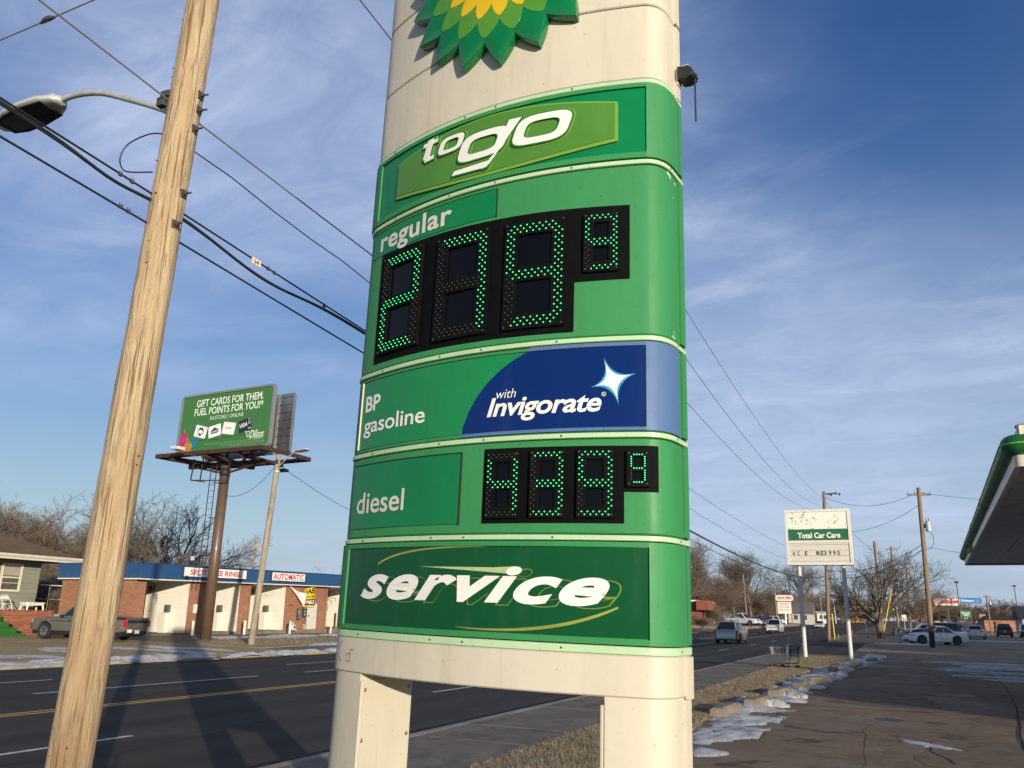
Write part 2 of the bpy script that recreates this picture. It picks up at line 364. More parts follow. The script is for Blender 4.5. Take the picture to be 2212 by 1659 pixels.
# grass verge, forecourt, entrance, island
def vedge(x, y):
    if x < -3.5: return .10*mnoise.noise((0, y*.7, 3))
    return .22*mnoise.noise((x, y*.35, 1))+.08*mnoise.noise((x, y*1.3, 5))+(.9*sm(30, 46, y))
sheet('grass_verge', [-4.35, -3.9, -3.5, -3.1], lin(-25, 48.5, 150), .105, TURFM, 'strip of dry straw coloured grass beside the pavement', edge=vedge)
sheet('forecourt', [-3.4, 0, 4, 10, 25, 60, 110], [-60, -20, 0, 10, 20, 30, 50, 76], .045, LOTM, 'brown patched asphalt forecourt', edge=lambda x, y: (.9*sm(30, 46, y) if x < -2 else 0))
sheet('entrance', [-6.35, -5, -2.5, 0.4], [49, 50, 60, 68, 76], .028, ROADM, 'asphalt driveway entrance between road and forecourt', skirt=.06)
sheet('parking_lot', [-.5, 10, 30, 60, 110], [76, 90, 120, 160, 240], .04, LOTM, 'asphalt parking lot beyond the forecourt')
LOTP = pm('asphalt_patch', (.225, .165, .105), .9, var=.4, scale=3, bump=.6, bscale=90, spec=.2, col2=(.14, .105, .07)); SEAM = pm('tar_seam', (.016, .015, .014), .7, spec=.2)
FCT = bpy.data.objects['forecourt']
def lot_patch(pts, m, name, dz): MB().add([(x, y, gz(x, y)+.045+dz) for x, y in pts], [tuple(range(len(pts)))]).build(name, m, FCT)
def ragged(cx_, cy_, rx, ry, rot, seed, n=40):
    out = []; c, s_ = math.cos(rot), math.sin(rot)
    for i in range(n):
        a = 2*math.pi*i/n; ca, sa = math.cos(a), math.sin(a); x = math.copysign(abs(ca)**.6, ca)*rx*(1+.16*mnoise.noise((ca*2, sa*2, seed))+.06*mnoise.noise((ca*9, sa*9, seed))); y = math.copysign(abs(sa)**.6, sa)*ry*(1+.16*mnoise.noise((ca*2+4, sa*2, seed))+.06*mnoise.noise((ca*9, sa*9, seed+3))); out.append((cx_+c*x-s_*y, cy_+s_*x+c*y))
    return out
for i, (x, y, rx, ry, ro) in enumerate(((-.6, 22.5, 1.1, 2.6, .2), (1.2, 13.6, .9, 1.6, -.4), (3.2, 24.5, 1.6, 1.4, .1), (-1.2, 34, .8, 3.2, -.1), (2.6, 18.6, 1.5, .9, .3))): lot_patch(ragged(x, y, rx, ry, ro, i*3.7), LOTP, 'asphalt_patch', .003)
for i, P_ in enumerate(([(3.1, 48), (2.9, 38), (2.75, 30), (2.2, 22), (1.6, 16), (1.35, 12.5)], [(-2.4, 19.5), (-.6, 19.1), (1.4, 19.6), (4.5, 19.2)], [(-2.2, 28.6), (.4, 28.0), (3.5, 28.5), (8, 28.2)], [(-.3, 15.0), (.3, 14.5), (.25, 13.6), (.5, 12.4)])):
    pts = smooth2(P_); wd = .018 if i < 3 else .012; L_ = []; R_ = []
    for k, p in enumerate(pts):
        q = pts[min(k+1, len(pts)-1)]; o_ = pts[max(k-1, 0)]; d = (Vector(q)-Vector(o_)).normalized(); j_ = .05*mnoise.noise((p[0]*2, p[1]*2, i)); L_.append((p[0]-d.y*wd+j_, p[1]+d.x*wd)); R_.append((p[0]+d.y*wd+j_, p[1]-d.x*wd))
    n_ = len(pts); MB().add([(x, y, gz(x, y)+.0525) for x, y in L_+R_], [(k, n_+k, n_+k+1, k+1) for k in range(n_-1)]).build('tar_seam', SEAM, FCT)
def island():
    mb = MB(); pts = []
    for k in range(40):
        a = 2*math.pi*k/40; c, s = math.cos(a), math.sin(a); e = .55
        pts.append((-3.0+3.1*math.copysign(abs(c)**e, c), 92+15.5*math.copysign(abs(s)**e, s)))
    def rim(k, h): return [(-3.0+(x+3.0)*k, 92+(y-92)*(1-(1-k)*.25), gz(x, y)+h) for x, y in pts]
    rings = [rim(1, -.05), rim(1, .12), rim(.95, .13)]
    vs = [p for r_ in rings for p in r_]; n = 40
    fs = [(j*n+i, j*n+(i+1) % n, (j+1)*n+(i+1) % n, (j+1)*n+i) for j in range(2) for i in range(n)]
    k = tag(mb.add(vs, fs+[tuple(2*n+i for i in range(n))]).build('island_kerb', KERBM), 'concrete kerb round the grass island by the entrance', None, kind='structure')
    vs = rim(.949, .10)+rim(.93, .16)+rim(.5, .24); fs = [(j*n+i, j*n+(i+1) % n, (j+1)*n+(i+1) % n, (j+1)*n+i) for j in range(2) for i in range(n)]+[tuple(2*n+i for i in range(n))]
    tag(MB().add(vs, fs).build('grass_island', LAWNM), 'dry grass island by the driveway entrance', None, kind='structure')
island()
# far side of the road
kerb('kerb', -22.36, -22.2, -30, 22, .09, 'concrete kerb on the far side of the road')
sheet('far_lawn', [-60, -48, -36, -33, -30, -27, -24, -22.36], lin(-30, 22, 12)+[25, 28, 30.5], .06, LAWNM, 'dry front lawn across the road', edge=lambda x, y: 0)
sheet('far_verge', [-31.2, -30, -29, -27, -26.2], [30.5, 34, 40, 44], .075, LAWNM, 'dry grass strip under the billboard', edge=lambda x, y: .5*mnoise.noise((x, y*.4, 0)))
sheet('wash_forecourt', [-70, -48, -36, -33, -30, -27, -24, -22.2], [30.5, 32, 34, 40, 50, 70, 95], .05, FORECM, 'worn concrete apron in front of the car wash')
sheet('far_lot', [-70, -36, -30, -24, -22.2], [95, 120, 150, 200], .04, FORECM, 'pale lot of the car dealer across the road')
# snow
def snow(cx, cy, rx, ry, rot, seed, h=.05, dz=.06, label=None, lump=.5, n=84):
    rnd = random.Random(seed); mb = MB(); c, s = math.cos(rot), math.sin(rot); rings = [1.0, .96, .86, .62, .3]; vs = []; fs = []
    ph = [rnd.uniform(0, 100) for _ in range(2)]
    for ri, k in enumerate(rings):
        for i in range(n):
            a = 2*math.pi*i/n; w_ = 1+lump*(mnoise.noise((math.cos(a)*1.4+ph[0], math.sin(a)*1.4, ph[1])))+.35*lump*mnoise.noise((math.cos(a)*5+ph[0], math.sin(a)*5, ph[1]))+.10*lump*mnoise.noise((math.cos(a)*11+ph[1], math.sin(a)*11, ph[0]))
            x, y = rx*k*w_*math.cos(a), ry*k*w_*math.sin(a); X, Y = cx+c*x-s*y, cy+s*x+c*y
            hh = 0 if ri == 0 else h*(1-k*k*.72)*(1+.9*mnoise.noise((X*2.2, Y*2.2, seed))+.6*mnoise.noise((X*7, Y*7, seed)))
            vs.append((X, Y, gz(X, Y)+dz+(hh if ri else -.03)))
    for j in range(len(rings)-1):
        for i in range(n): fs.append((j*n+i, j*n+(i+1) % n, (j+1)*n+(i+1) % n, (j+1)*n+i))
    k = len(vs); vs.append((cx, cy, gz(cx, cy)+dz+h)); fs += [((len(rings)-1)*n+i, (len(rings)-1)*n+(i+1) % n, k) for i in range(n)]
    o = mb.add(vs, fs).build('snow', SNOWM, smooth=True); return tag(o, label, None, kind='stuff')

def snow_field(cx_of_y, half, y0, y1, dx, dy, hmax, dz, seed, label, thr=0.0, fx=1.0, fy=.55, gain=1.0):
    """snow lying as a ragged band: a height field, kept only where it rises above the ground"""
    nx = int(2*half/dx); ny = int((y1-y0)/dy); H = []; V = []; F = []; idx = {}
    def hf(x, y, u):
        n_ = mnoise.noise((x*fx, y*fy, seed))+.55*mnoise.noise((x*fx*2.3, y*fy*2.3, seed+5))+.28*mnoise.noise((x*6, y*4, seed+9)); return (1-u*u)*.55+n_*.75*gain-thr-.18-.8*(1-sm(y0, y0+2.5, y))-.8*sm(y1-2.5, y1, y)
    for j in range(ny+1):
        y = y0+j*dy; c = cx_of_y(y); H.append([(c-half+i*dx, y, hf(c-half+i*dx, y, (i*dx-half)/half)) for i in range(nx+1)])
    def vid(i, j):
        if (i, j) not in idx:
            x, y, h = H[j][i]; idx[(i, j)] = len(V); z = gz(x, y)+dz+(hmax*min(1, h*1.6)*(1+.35*mnoise.noise((x*5, y*5, seed+3))) if h > 0 else max(-.03, h*.25)); V.append((x, y, z))
        return idx[(i, j)]
    for j in range(ny):
        for i in range(nx):
            if max(H[j][i][2], H[j][i+1][2], H[j+1][i][2], H[j+1][i+1][2]) > 0: F.append((vid(i, j), vid(i+1, j), vid(i+1, j+1), vid(i, j+1)))
    return tag(MB().add(V, F).build('snow', SNOWM, smooth=True), label, None, kind='stuff')
# ================================================================ fuel price sign
SIGN = thing('fuel_price_sign', 'tall cream and green fuel price sign on two broad legs', 'price sign', (-1.605, 3.46, 0.0), (0, R(1.0), R(-6.5)))
def _contour(hw):
    pts = [(i/60*.74, .362-.245*(i/60*.74)**2) for i in range(61)]
    p0 = Vector(pts[-1]); tg = Vector((1, -2*.245*.74)).normalized(); p1 = p0+tg*(hw-.74)*.8; p2 = Vector((hw, .15)); p3 = Vector((hw, .08))
    for i in range(1, 21):
        t = i/20; pts.append(tuple(p0*(1-t)**3+p1*(3*(1-t)**2*t)+p2*(3*(1-t)*t*t)+p3*t**3))
    pts.append((hw, .015)); S_ = [0]
    for a, b in zip(pts, pts[1:]): S_.append(S_[-1]+math.hypot(b[0]-a[0], b[1]-a[1]))
    return S_, pts
HWR, HWL, BK = .822, .862, .42
CON = {1: _contour(HWR), -1: _contour(HWL)}; SMR, SML = CON[1][0][-1], CON[-1][0][-1]
HWE = {1: HWR, -1: HWL}
import bisect
def cpt(a, g=1):
    CS, CP = CON[g]; a = max(0, min(CS[-1], a)); i = max(1, min(len(CS)-1, bisect.bisect_left(CS, a))); t = (a-CS[i-1])/(CS[i]-CS[i-1]); p, q = CP[i-1], CP[i]
    return p[0]+(q[0]-p[0])*t, p[1]+(q[1]-p[1])*t
def face(s, z, off=0):
    """point on the bowed sign face: s along the face, z up, off outwards (front is -y)"""
    a = abs(s); g = 1 if s >= 0 else -1; u, t = cpt(a, g); u2, t2 = cpt(a+.006, g); u1, t1 = cpt(a-.006, g)
    if a < .006: nx, ny = 0, 1
    else:
        nx, ny = -(t2-t1), (u2-u1); l = math.hypot(nx, ny) or 1; nx /= l; ny /= l
    return Vector((g*(u+nx*off), -(t+ny*off), z))
def slab(mb, s0, s1, z0, z1, o0, o1, m=0, ds=.045):
    n = max(1, int(abs(s1-s0)/ds+.5)); vs = []; fs = []
    for i in range(n+1):
        s = s0+(s1-s0)*i/n; vs += [face(s, z0, o1), face(s, z1, o1), face(s, z1, o0), face(s, z0, o0)]
    for i in range(n):
        for j in range(4): fs.append((i*4+j, (i+1)*4+j, (i+1)*4+(j+1) % 4, i*4+(j+1) % 4))
    fs += [(0, 1, 2, 3), tuple(n*4+j for j in (3, 2, 1, 0))]
    return mb.add(vs, fs, m)
def curved_poly(mb, poly, d, m=0, ds=.03):
    """flat polygon (s,z) laid on the bowed face, sliced into strips so that it bends with it"""
    me = bmesh.new(); vs = [me.verts.new((x, y, 0)) for x, y in poly]; me.faces.new(vs)
    xs = [p[0] for p in poly]; x = min(xs)+ds
    while x < max(xs):
        bmesh.ops.bisect_plane(me, geom=me.verts[:]+me.edges[:]+me.faces[:], plane_co=(x, 0, 0), plane_no=(1, 0, 0)); x += ds
    me.verts.ensure_lookup_table(); me.verts.index_update()
    k = [face(v.co.x, v.co.y, d) for v in me.verts]; fs = [tuple(v.index for v in f.verts) for f in me.faces]; mb.add(k, fs, m); me.free(); return mb
def loop_pts(off):
    ss = [-SML+(SML+SMR)*i/46 for i in range(47)]; ss = sorted(set([round(x, 4) for x in ss]+[g*(.755+.02*k) for g in (-1, 1) for k in range(14)]+[-SML, SMR]))
    ss = [s for s in ss if -SML <= s <= SMR]
    fr = [face(s, 0, off) for s in ss]; return fr+[Vector((p.x, -p.y*BK, 0)) for p in reversed(fr)]
def shell(z0, z1, off=0, bev=.007):
    mb = MB(); rings = [(z0, off-bev), (z0+bev*.8, off), (z1-bev*.8, off), (z1, off-bev)]; vs = []; fs = []; n = 0
    for z, o in rings:
        lp = loop_pts(o); n = len(lp); vs += [(p.x, p.y, z) for p in lp]
    for j in range(3):
        for i in range(n): fs.append((j*n+i, j*n+(i+1) % n, (j+1)*n+(i+1) % n, (j+1)*n+i))
    fs += [tuple(range(n))[::-1], tuple(3*n+i for i in range(n))]
    return mb.add(vs, fs)
def sign_paint(name, c, c2, rough=.38, streak=.35):
    n = NB(name, rough); n.b.inputs['Coat Weight'].default_value = .06; n.b.inputs['Coat Roughness'].default_value = .35; n.b.inputs['Specular IOR Level'].default_value = .26
    f = n.noise(3, (1, 1, .35), 6, lo=.4, hi=.7)
    st = n.math('MULTIPLY', n.noise(22, (1, 1, .05), 4, lo=.55, hi=.8), streak)
    col = n.mix(f, c, tuple(v*.9 for v in c)); col = n.mix(st, col, c2)
    sp = n.math('MULTIPLY', n.noise(45, detail=2, lo=.70, hi=.74), .6); col = n.mix(sp, col, tuple(v*.6 for v in c2))
    return n.done(col, [(n.noise(5, detail=3), .06, .02)], n.math('ADD', rough-.06, n.math('MULTIPLY', n.noise(7, detail=5), .14)))
CREAM = sign_paint('cream_sign_paint', (.585, .540, .430), (.43, .36, .255), .52, .5)
LGREEN = sign_paint('light_green_sign_paint', (.038, .240, .078), (.050, .175, .065), .56, .5)
MINT = sign_paint('mint_trim_paint', (.44, .62, .38), (.33, .49, .28), .45, .3)
def acrylic(name, c, rough=.16, var=.12):
    n = NB(name, rough); n.b.inputs['Specular IOR Level'].default_value = .22; col = n.mix(n.noise(2.2, detail=5), c, tuple(v*(1-var) for v in c))
    dust = n.math('MULTIPLY', n.noise(6, (1, 1, .18), 7, lo=.56, hi=.85), .07); col = n.mix(dust, col, (.32, .36, .30))
    return n.done(col, [(n.noise(4, detail=2), .03, .02)], n.math('ADD', rough, n.math('MULTIPLY', n.noise(9, (1, 1, .3), 6), .15)))
TOGO_IN = acrylic('deep_green_acrylic', (.004, .185, .062)); LOZ = acrylic('leaf_green_acrylic', (.075, .225, .035)); LOZ2 = acrylic('lime_edge_acrylic', (.17, .33, .05))
SERV = acrylic('bottle_green_acrylic', (.004, .075, .024)); MIDG = acrylic('mid_green_acrylic', (.012, .225, .070)); PALEMID = acrylic('price_label_acrylic', (.006, .185, .060))
BLUE = acrylic('royal_blue_acrylic', (.002, .021, .135)); PBLUE = sign_paint('pale_blue_sign_paint', (.080, .155, .315), (.075, .135, .26), .62, .2)
WHITEL = pm('white_sign_letter', (.80, .79, .74), .35, var=.06); OFFL = pm('aged_letter', (.66, .63, .55), .4, var=.12, scale=20)
OLIVE = pm('olive_flash', (.17, .24, .03), .3, var=.1); LIMEF = pm('pale_lime_flash', (.48, .58, .28), .3, var=.3, scale=3)
BLACKB = pm('led_board_black', (.004, .0045, .005), .7, var=.3, scale=14, spec=.08); MODB = pm('led_module_black', (.005, .0055, .006), .7, var=.25, scale=30, spec=.08); HOLEB = pm('led_window_black', (.003, .004, .006), .3, var=.2, spec=.12)
CYANF = pm('cyan_flash', (.03, .30, .50), .3, var=.1)
SCREW = pm('screw_steel', (.28, .26, .23), .45, .8)
DARKGAP = pm('panel_gap', (.012, .014, .012), .8)
S0, S1, S2, S3, S4, S5 = 1.597, 2.014, 2.424, 2.832, 3.648, 4.055
def sb(mb, name, mat, par=None, **k): return mb.build(name, mat, par or SIGN, world=False, **k)
# core, legs, lower band
core = MB(); lp = loop_pts(-.03); n_ = len(lp)
core.add([(p.x, p.y, 1.45) for p in lp]+[(p.x, p.y, 7.1) for p in lp], [(i, (i+1) % n_, n_+(i+1) % n_, n_+i) for i in range(n_)]); sb(core, 'inner_core', DARKGAP)
def leg(sg):
    mb = MB(); u0 = .595; ss = [s for s in [i*.03 for i in range(0, 40)] if u0 < cpt(s, sg)[0] and s < CON[sg][0][-1]]
    s_in = next(s for s in [i*.002 for i in range(520)] if cpt(s, sg)[0] >= u0); ss = [s_in]+[s for s in ss if s > s_in+.01]+[CON[sg][0][-1]]
    fr = [face(sg*s, 0, -.006) for s in ss]; lp = fr+[Vector((p.x, -p.y*BK, 0)) for p in reversed(fr)]; n = len(lp)
    mb.add([(p.x, p.y, -.05) for p in lp]+[(p.x, p.y, 1.432) for p in lp], [(i, (i+1) % n, n+(i+1) % n, n+i) for i in range(n)]+[tuple(range(n, 2*n))])
    o = sb(mb, 'leg', CREAM, fix=True); autosmooth(o, 30)
    t0 = cpt(s_in, sg)[1]
    pl = MB().box((sg*(u0-.003), -t0*(1-BK)/2, .72), (.006, t0*(1+BK)-.03, 1.36)); sb(pl, 'inner_plate', CREAM, o, bevel=.002)
    sc_ = MB()
    for z in (.35, .62, .9, 1.15, 1.36):
        for yy in (-t0+.035, t0*BK-.035): sc_.lathe([(.009, 0), (.009, .004), (.004, .007)], 8, (sg*(u0-.007), yy, z), 'X')
    tag(sb(sc_, 'screws', SCREW, o), kind='stuff')
    MBj = MB().box((sg*(u0-.012), -t0+.012, .70), (.012, .02, 1.4)); sb(MBj, 'edge_trim', CREAM, o, bevel=.003)
    fl = MB().box((sg*HWE[sg], 0, .70), (.012, .05, 1.44)); sb(fl, 'seam_flange', CREAM, o)
for sg in (-1, 1): leg(sg)
autosmooth(sb(shell(1.430, S0-.016, .004), 'lower_band', CREAM, fix=True), 30)
sb(MB().box((HWR+.008, 0, 1.50), (.014, .06, .155)), 'band_flange', CREAM); sb(MB().box((-HWL-.008, 0, 1.50), (.014, .06, .155)), 'band_flange', CREAM)
FLR = .012; IN = .772
def panel(name, z0, z1, body, frame, inset=None, iz0=None, iz1=None, is0=-IN, is1=IN):
    p = autosmooth(sb(shell(z0+.014, z1-.014, 0), name, body, fix=True), 30)
    if frame:
        f = MB(); a, b = z0+.016, z1-.016
        slab(f, -SML+.004, is0, a, b, -.004, FLR); slab(f, is1, SMR-.004, a, b, -.004, FLR)
        slab(f, is0, is1, iz1, b, -.004, FLR); slab(f, is0, is1, a, iz0, -.004, FLR)
        autosmooth(sb(f, 'panel_frame', frame, p), 30)
    if inset:
        g = MB(); slab(g, is0+.004, is1-.004, iz0+.003, iz1-.003, .0, .003); autosmooth(sb(g, 'inset_face', inset, p), 30)
    for g_ in (-1, 1): sb(MB().box((g_*(HWE[g_]+.006), 0, (z0+z1)/2), (.012, .05, z1-z0-.04)), 'seam_flange', frame or body, p)
    return p
def strip(z, h=.0105):
    o = autosmooth(sb(shell(z-h, z+h, .006, .003), 'trim_strip', MINT, fix=True), 30); m = MB(); rnd = random.Random(int(z*100))
    for s in (-.62, -.17, .03, .41, .93):
        p = face(s+rnd.uniform(-.04, .04), z, .006); m.lathe([(.0045, 0), (.0045, .004)], 6, (p.x, p.y-.003, p.z), 'Y')
    tag(sb(m, 'screws', SCREW, o), kind='stuff')
for z in (S1, S2, S3, S4, S5): strip(z)
strip(S0, .015)
p_srv = panel('service_panel', S0+.004, S1, LGREEN, LGREEN, SERV, 1.638, 1.978)
p_die = panel('diesel_panel', S1, S2, LGREEN, None)
p_gas = panel('gasoline_panel', S2, S3, LGREEN, None)
p_reg = panel('regular_panel', S3, S4, LGREEN, None)
p_tog = panel('store_panel', S4, S5, LGREEN, LGREEN, TOGO_IN, 3.690, 4.020)
zz = [S5, 4.465, 4.900, 5.31, 5.72, 6.13, 6.54, 7.2]
for i, (a, b) in enumerate(zip(zz, zz[1:])):
    o = autosmooth(sb(shell(a+(.016 if i == 0 else .004), b-.004, -.002 if i else .0, .006), 'cream_panel', CREAM, fix=True), 30)
    for g_ in (-1, 1): sb(MB().box((g_*(HWE[g_]+.004), 0, (a+b)/2), (.012, .045, b-a-.02)), 'seam_flange', CREAM, o)
# ---- service lettering
def strokes_text(par, body, s0, s1, z0, z1, off, mat, name, shear=0, bold=0, space=1.0, thick=.0):
    return sb(lettering(body, face, s0, s1, z0, z1, off, shear, bold, 10, thick, space), name, mat, par)
FO = .0075
strokes_text(p_srv, 'service', -.588, .668, 1.742, 1.890, .0045, OLIVE, 'letter_shadow', .42, .028, 1.12)
strokes_text(p_srv, 'service', -.588+.012, .668-.006, 1.746, 1.886, .0055, SERV, 'letter_shadow_core', .42, .016, 1.12)
strokes_text(p_srv, 'service', -.635, .622, 1.752, 1.897, FO, WHITEL, 'service_lettering', .42, .034, 1.12)
b = MB(); curved_poly(b, [(-.239, 1.894), (.14, 1.892), (.236, 1.898), (.216, 1.868)], FO-.001); sb(b, 'flash_bolt', LIMEF, p_srv)
def swoosh(pts, w0, wm, w1, n=22):
    def q(t):
        a, b_, c, d = [Vector(p) for p in pts]; return a*(1-t)**3+b_*3*(1-t)**2*t+c*3*(1-t)*t*t+d*t**3
    up = []; lo = []
    for i in range(n+1):
        t = i/n; p = q(t); d = (q(min(1, t+.01))-q(max(0, t-.01))).normalized(); nn = Vector((-d.y, d.x)); w_ = w0*(1-t)**2+wm*2*t*(1-t)*1.6+w1*t*t
        up.append(p+nn*w_/2); lo.append(p-nn*w_/2)
    return up, lo
def swoosh_mesh(mb, pts, w0, wm, w1, off):
    up, lo = swoosh(pts, w0, wm, w1); n = len(up); mb.add([face(p.x, p.y, off) for p in up]+[face(p.x, p.y, off) for p in lo], [(i, n+i, n+i+1, i+1) for i in range(n-1)]); return mb
b = MB(); swoosh_mesh(b, [(-.52, 1.905), (-.40, 1.962), (-.16, 1.978), (.10, 1.975)], .007, .008, .001, FO-.002); sb(b, 'upper_swoosh', pm('gold_flash', (.30, .33, .06), .3, var=.35, scale=2.5), p_srv)
b = MB(); swoosh_mesh(b, [(-.03, 1.654), (.22, 1.640), (.46, 1.66), (.655, 1.752)], .001, .012, .008, FO-.002); sb(b, 'lower_swoosh', MATS['gold_flash'], p_srv)
# ---- diesel
b = MB(); slab(b, -.79, -.045, 2.070, 2.372, -.002, .006); autosmooth(sb(b, 'label_plate', PALEMID, p_die), 30)
b = MB(); slab(b, -.046, -.0415, 2.066, 2.374, -.002, .008); slab(b, -.79, -.0415, 2.374, 2.3775, -.002, .008); sb(b, 'label_edge', DARKGAP, p_die)
strokes_text(p_die, 'diesel', -.735, -.366, 2.140, 2.240, .0085, OFFL, 'diesel_lettering', 0, .012)
def board(par, poly, off):
    b = MB(); curved_poly(b, poly, off); return sb(b, 'led_board', BLACKB, par, fix=False)
bd2 = board(p_die, [(.072, 2.070), (.677, 2.070), (.677, 2.194), (.812, 2.194), (.812, 2.378), (.072, 2.383)], .0035)
bd1 = board(p_reg, [(-.70, 2.882), (.462, 2.872), (.462, 3.097), (.70, 3.097), (.70, 3.440), (.25, 3.452), (-.70, 3.470)], .0035)
LEDON = pm('led_lit_green', (.05, .95, .27), .3, emis=1.05, var=0); LEDOFF = pm('led_unlit', (.16, .16, .15), .4, var=.3)
SEG = {'2': 'abged', '7': 'abc', '9': 'abcdfg', '4': 'bcfg', '3': 'abcdg'}
def digit(par, ch, s0, s1, z0, z1, ring, dx, dz, r, single=False):
    W_, H_ = s1-s0, z1-z0; root = MB(); mid = ring*.52
    hz = [(z0+ring*1.05, (z0+z1)/2-mid), ((z0+z1)/2+mid, z1-ring*1.05)]
    a, b_ = .004, .020
    for q0, q1, t0, t1 in [(s0, s0+ring, z0, z1), (s1-ring, s1, z0, z1), (s0+ring, s1-ring, z0, hz[0][0]), (s0+ring, s1-ring, hz[0][1], hz[1][0]), (s0+ring, s1-ring, hz[1][1], z1)]: slab(root, q0, q1, t0, t1, a, b_)
    m = autosmooth(sb(root, 'digit_module', MODB, par), 30)
    for t0, t1 in hz:
        h = MB(); slab(h, s0+ring, s1-ring, t0, t1, .004, .0075); sb(h, 'window', HOLEB, m)
    sc_ = MB()
    for q in (s0+.010, s1-.010):
        for t in (z0+.012, z1-.012): p = face(q, t, b_); sc_.lathe([(.0035, .001), (.0035, -.003)], 6, (p.x, p.y, p.z), 'Y')
    tag(sb(sc_, 'screws', SCREW, m), kind='stuff')
    on = MB(); off_ = MB(); mz = (z0+z1)/2; pts = []
    ins = .30*ring
    if single:
        ms, mt = .018, .018; nx = 5; nz = 6; xs = [s0+ms+(W_-2*ms)*i/nx for i in range(nx+1)]
        zs = [z0+mt+(H_-2*mt)*i/(2*nz) for i in range(2*nz+1)]
        for x in xs[1:-1]: pts += [(x, zs[0], 'd'), (x, zs[nz], 'g'), (x, zs[-1], 'a')]
        for k, z in enumerate(zs):
            if k in (0, nz, 2*nz): continue
            pts += [(xs[0], z, 'e' if k < nz else 'f'), (xs[-1], z, 'c' if k < nz else 'b')]
    else:
        x0, x1, y0, y1 = s0+ins*.8, s1-ins*.8, z0+ins, z1-ins
        nx = max(4, round((x1-x0)/dx)); nz = max(6, round((y1-y0)/dz)); nz += nz % 2
        ddx, ddz = (x1-x0)/nx, (y1-y0)/nz; cw = ring-ins*.55
        for i in range(nx+1):
            for j in range(nz+1):
                if (i+j) % 2: continue
                x, z = x0+i*ddx, y0+j*ddz
                inx = x-x0 < cw-ins or x1-x < cw-ins; top = y1-z < cw-ins; bot = z-y0 < cw-ins; md = abs(z-mz) < (cw-ins)*.62
                if not (inx or top or bot or md): continue
                if min(x-x0, x1-x)+min(z-y0, y1-z) < ring*.28: continue
                dl, dr = x-x0, x1-x
                if top and y1-z <= min(dl, dr)+1e-6: g = 'a'
                elif bot and z-y0 <= min(dl, dr)+1e-6: g = 'd'
                elif md and min(dl, dr) > (cw-ins)*.55: g = 'g'
                elif dl < dr: g = 'f' if z > mz else 'e'
                else: g = 'b' if z > mz else 'c'
                pts.append((x, z, g))
    lit = SEG[ch]
    for x, z, g in pts:
        p = face(x, z, b_); q = face(x, z, b_+r*1.3); dd = (q-p).normalized(); mbx = on if g in lit else off_
        rr = r if g in lit else r*.72
        t1 = dd.cross(Vector((0, 0, 1))).normalized(); t2 = Vector((0, 0, 1)); vs = [p+(t1*math.cos(k*math.pi/3)+t2*math.sin(k*math.pi/3))*rr for k in range(6)]+[p+dd*rr*.8+(t1*math.cos(k*math.pi/3)+t2*math.sin(k*math.pi/3))*rr*.6 for k in range(6)]
        mbx.add(vs, [(k, (k+1) % 6, 6+(k+1) % 6, 6+k) for k in range(6)]+[tuple(range(6, 12))])
    for mbx, nm, mt_ in ((on, 'lit_leds', LEDON), (off_, 'unlit_leds', LEDOFF)):
        if mbx.v: tag(sb(mbx, nm, mt_, m), kind='stuff')
for ch, s0, s1, z0, z1 in [('2', -.652, -.348, 2.915, 3.432), ('7', -.245, .053, 2.905, 3.420), ('9', .137, .423, 2.902, 3.410)]: digit(bd1, ch, s0, s1, z0, z1, .062, .0150, .0165, .0036)
digit(bd1, '9', .503, .656, 3.133, 3.407, .044, .0118, .0122, .0033)
for ch, s0, s1 in [('4', .093, .245), ('3', .292, .440), ('9', .490, .639)]: digit(bd2, ch, s0, s1, 2.090, 2.365, .041, .0118, .0122, .0032)
digit(bd2, '9', .688, .776, 2.212, 2.358, .024, .01, .01, .0030, True)
# ---- regular label
b = MB(); slab(b, -.80, .075, 3.474, 3.612, -.002, .004); autosmooth(sb(b, 'label_plate', PALEMID, p_reg), 30)
b = MB(); slab(b, .075, .0785, 3.470, 3.612, -.002, .006); slab(b, -.80, .0785, 3.612, 3.6145, -.002, .006); sb(b, 'label_edge', DARKGAP, p_reg)
strokes_text(p_reg, 'regular', -.722, -.180, 3.462, 3.603, .0065, OFFL, 'regular_lettering', 0, .022, 1.05)
# ---- gasoline panel: blue sweep, wording and sparkle
arc = [(.262, 2.822), (.252, 2.796), (.19, 2.765), (.126, 2.724), (.07, 2.676), (.021, 2.621), (-.015, 2.562), (-.043, 2.498), (-.050, 2.445)]
b = MB(); slab(b, -IN, -.06, 2.456, 2.797, -.002, .0035); curved_poly(b, [(-.06, 2.456)]+[(x-.0, z) for x, z in reversed(arc) if 2.456 < z < 2.797]+[(.2525, 2.797), (-.06, 2.797)], .0035); sb(b, 'green_face', MIDG, p_gas)
b = MB(); curved_poly(b, [(.2525, 2.797)]+[(x, z) for x, z in arc if 2.456 < z < 2.797]+[(-.049, 2.456), (.764, 2.456), (.764, 2.797)], .0037); sb(b, 'blue_face', BLUE, p_gas)
b = MB(); slab(b, .764, SMR-.03, 2.442, 2.816, -.002, .005); curved_poly(b, [(.27, 2.816), (.2525, 2.7975), (.764, 2.7975), (.764, 2.816)], .005); curved_poly(b, [(-.05, 2.442), (.764, 2.442), (.764, 2.4555), (-.049, 2.4555)], .005); autosmooth(sb(b, 'pale_blue_border', PBLUE, p_gas), 30)
b = MB(); slab(b, .7625, .7655, 2.456, 2.797, .002, .0065); slab(b, -IN, .7655, 2.797, 2.7995, .002, .0065); sb(b, 'inset_edge', DARKGAP, p_gas)
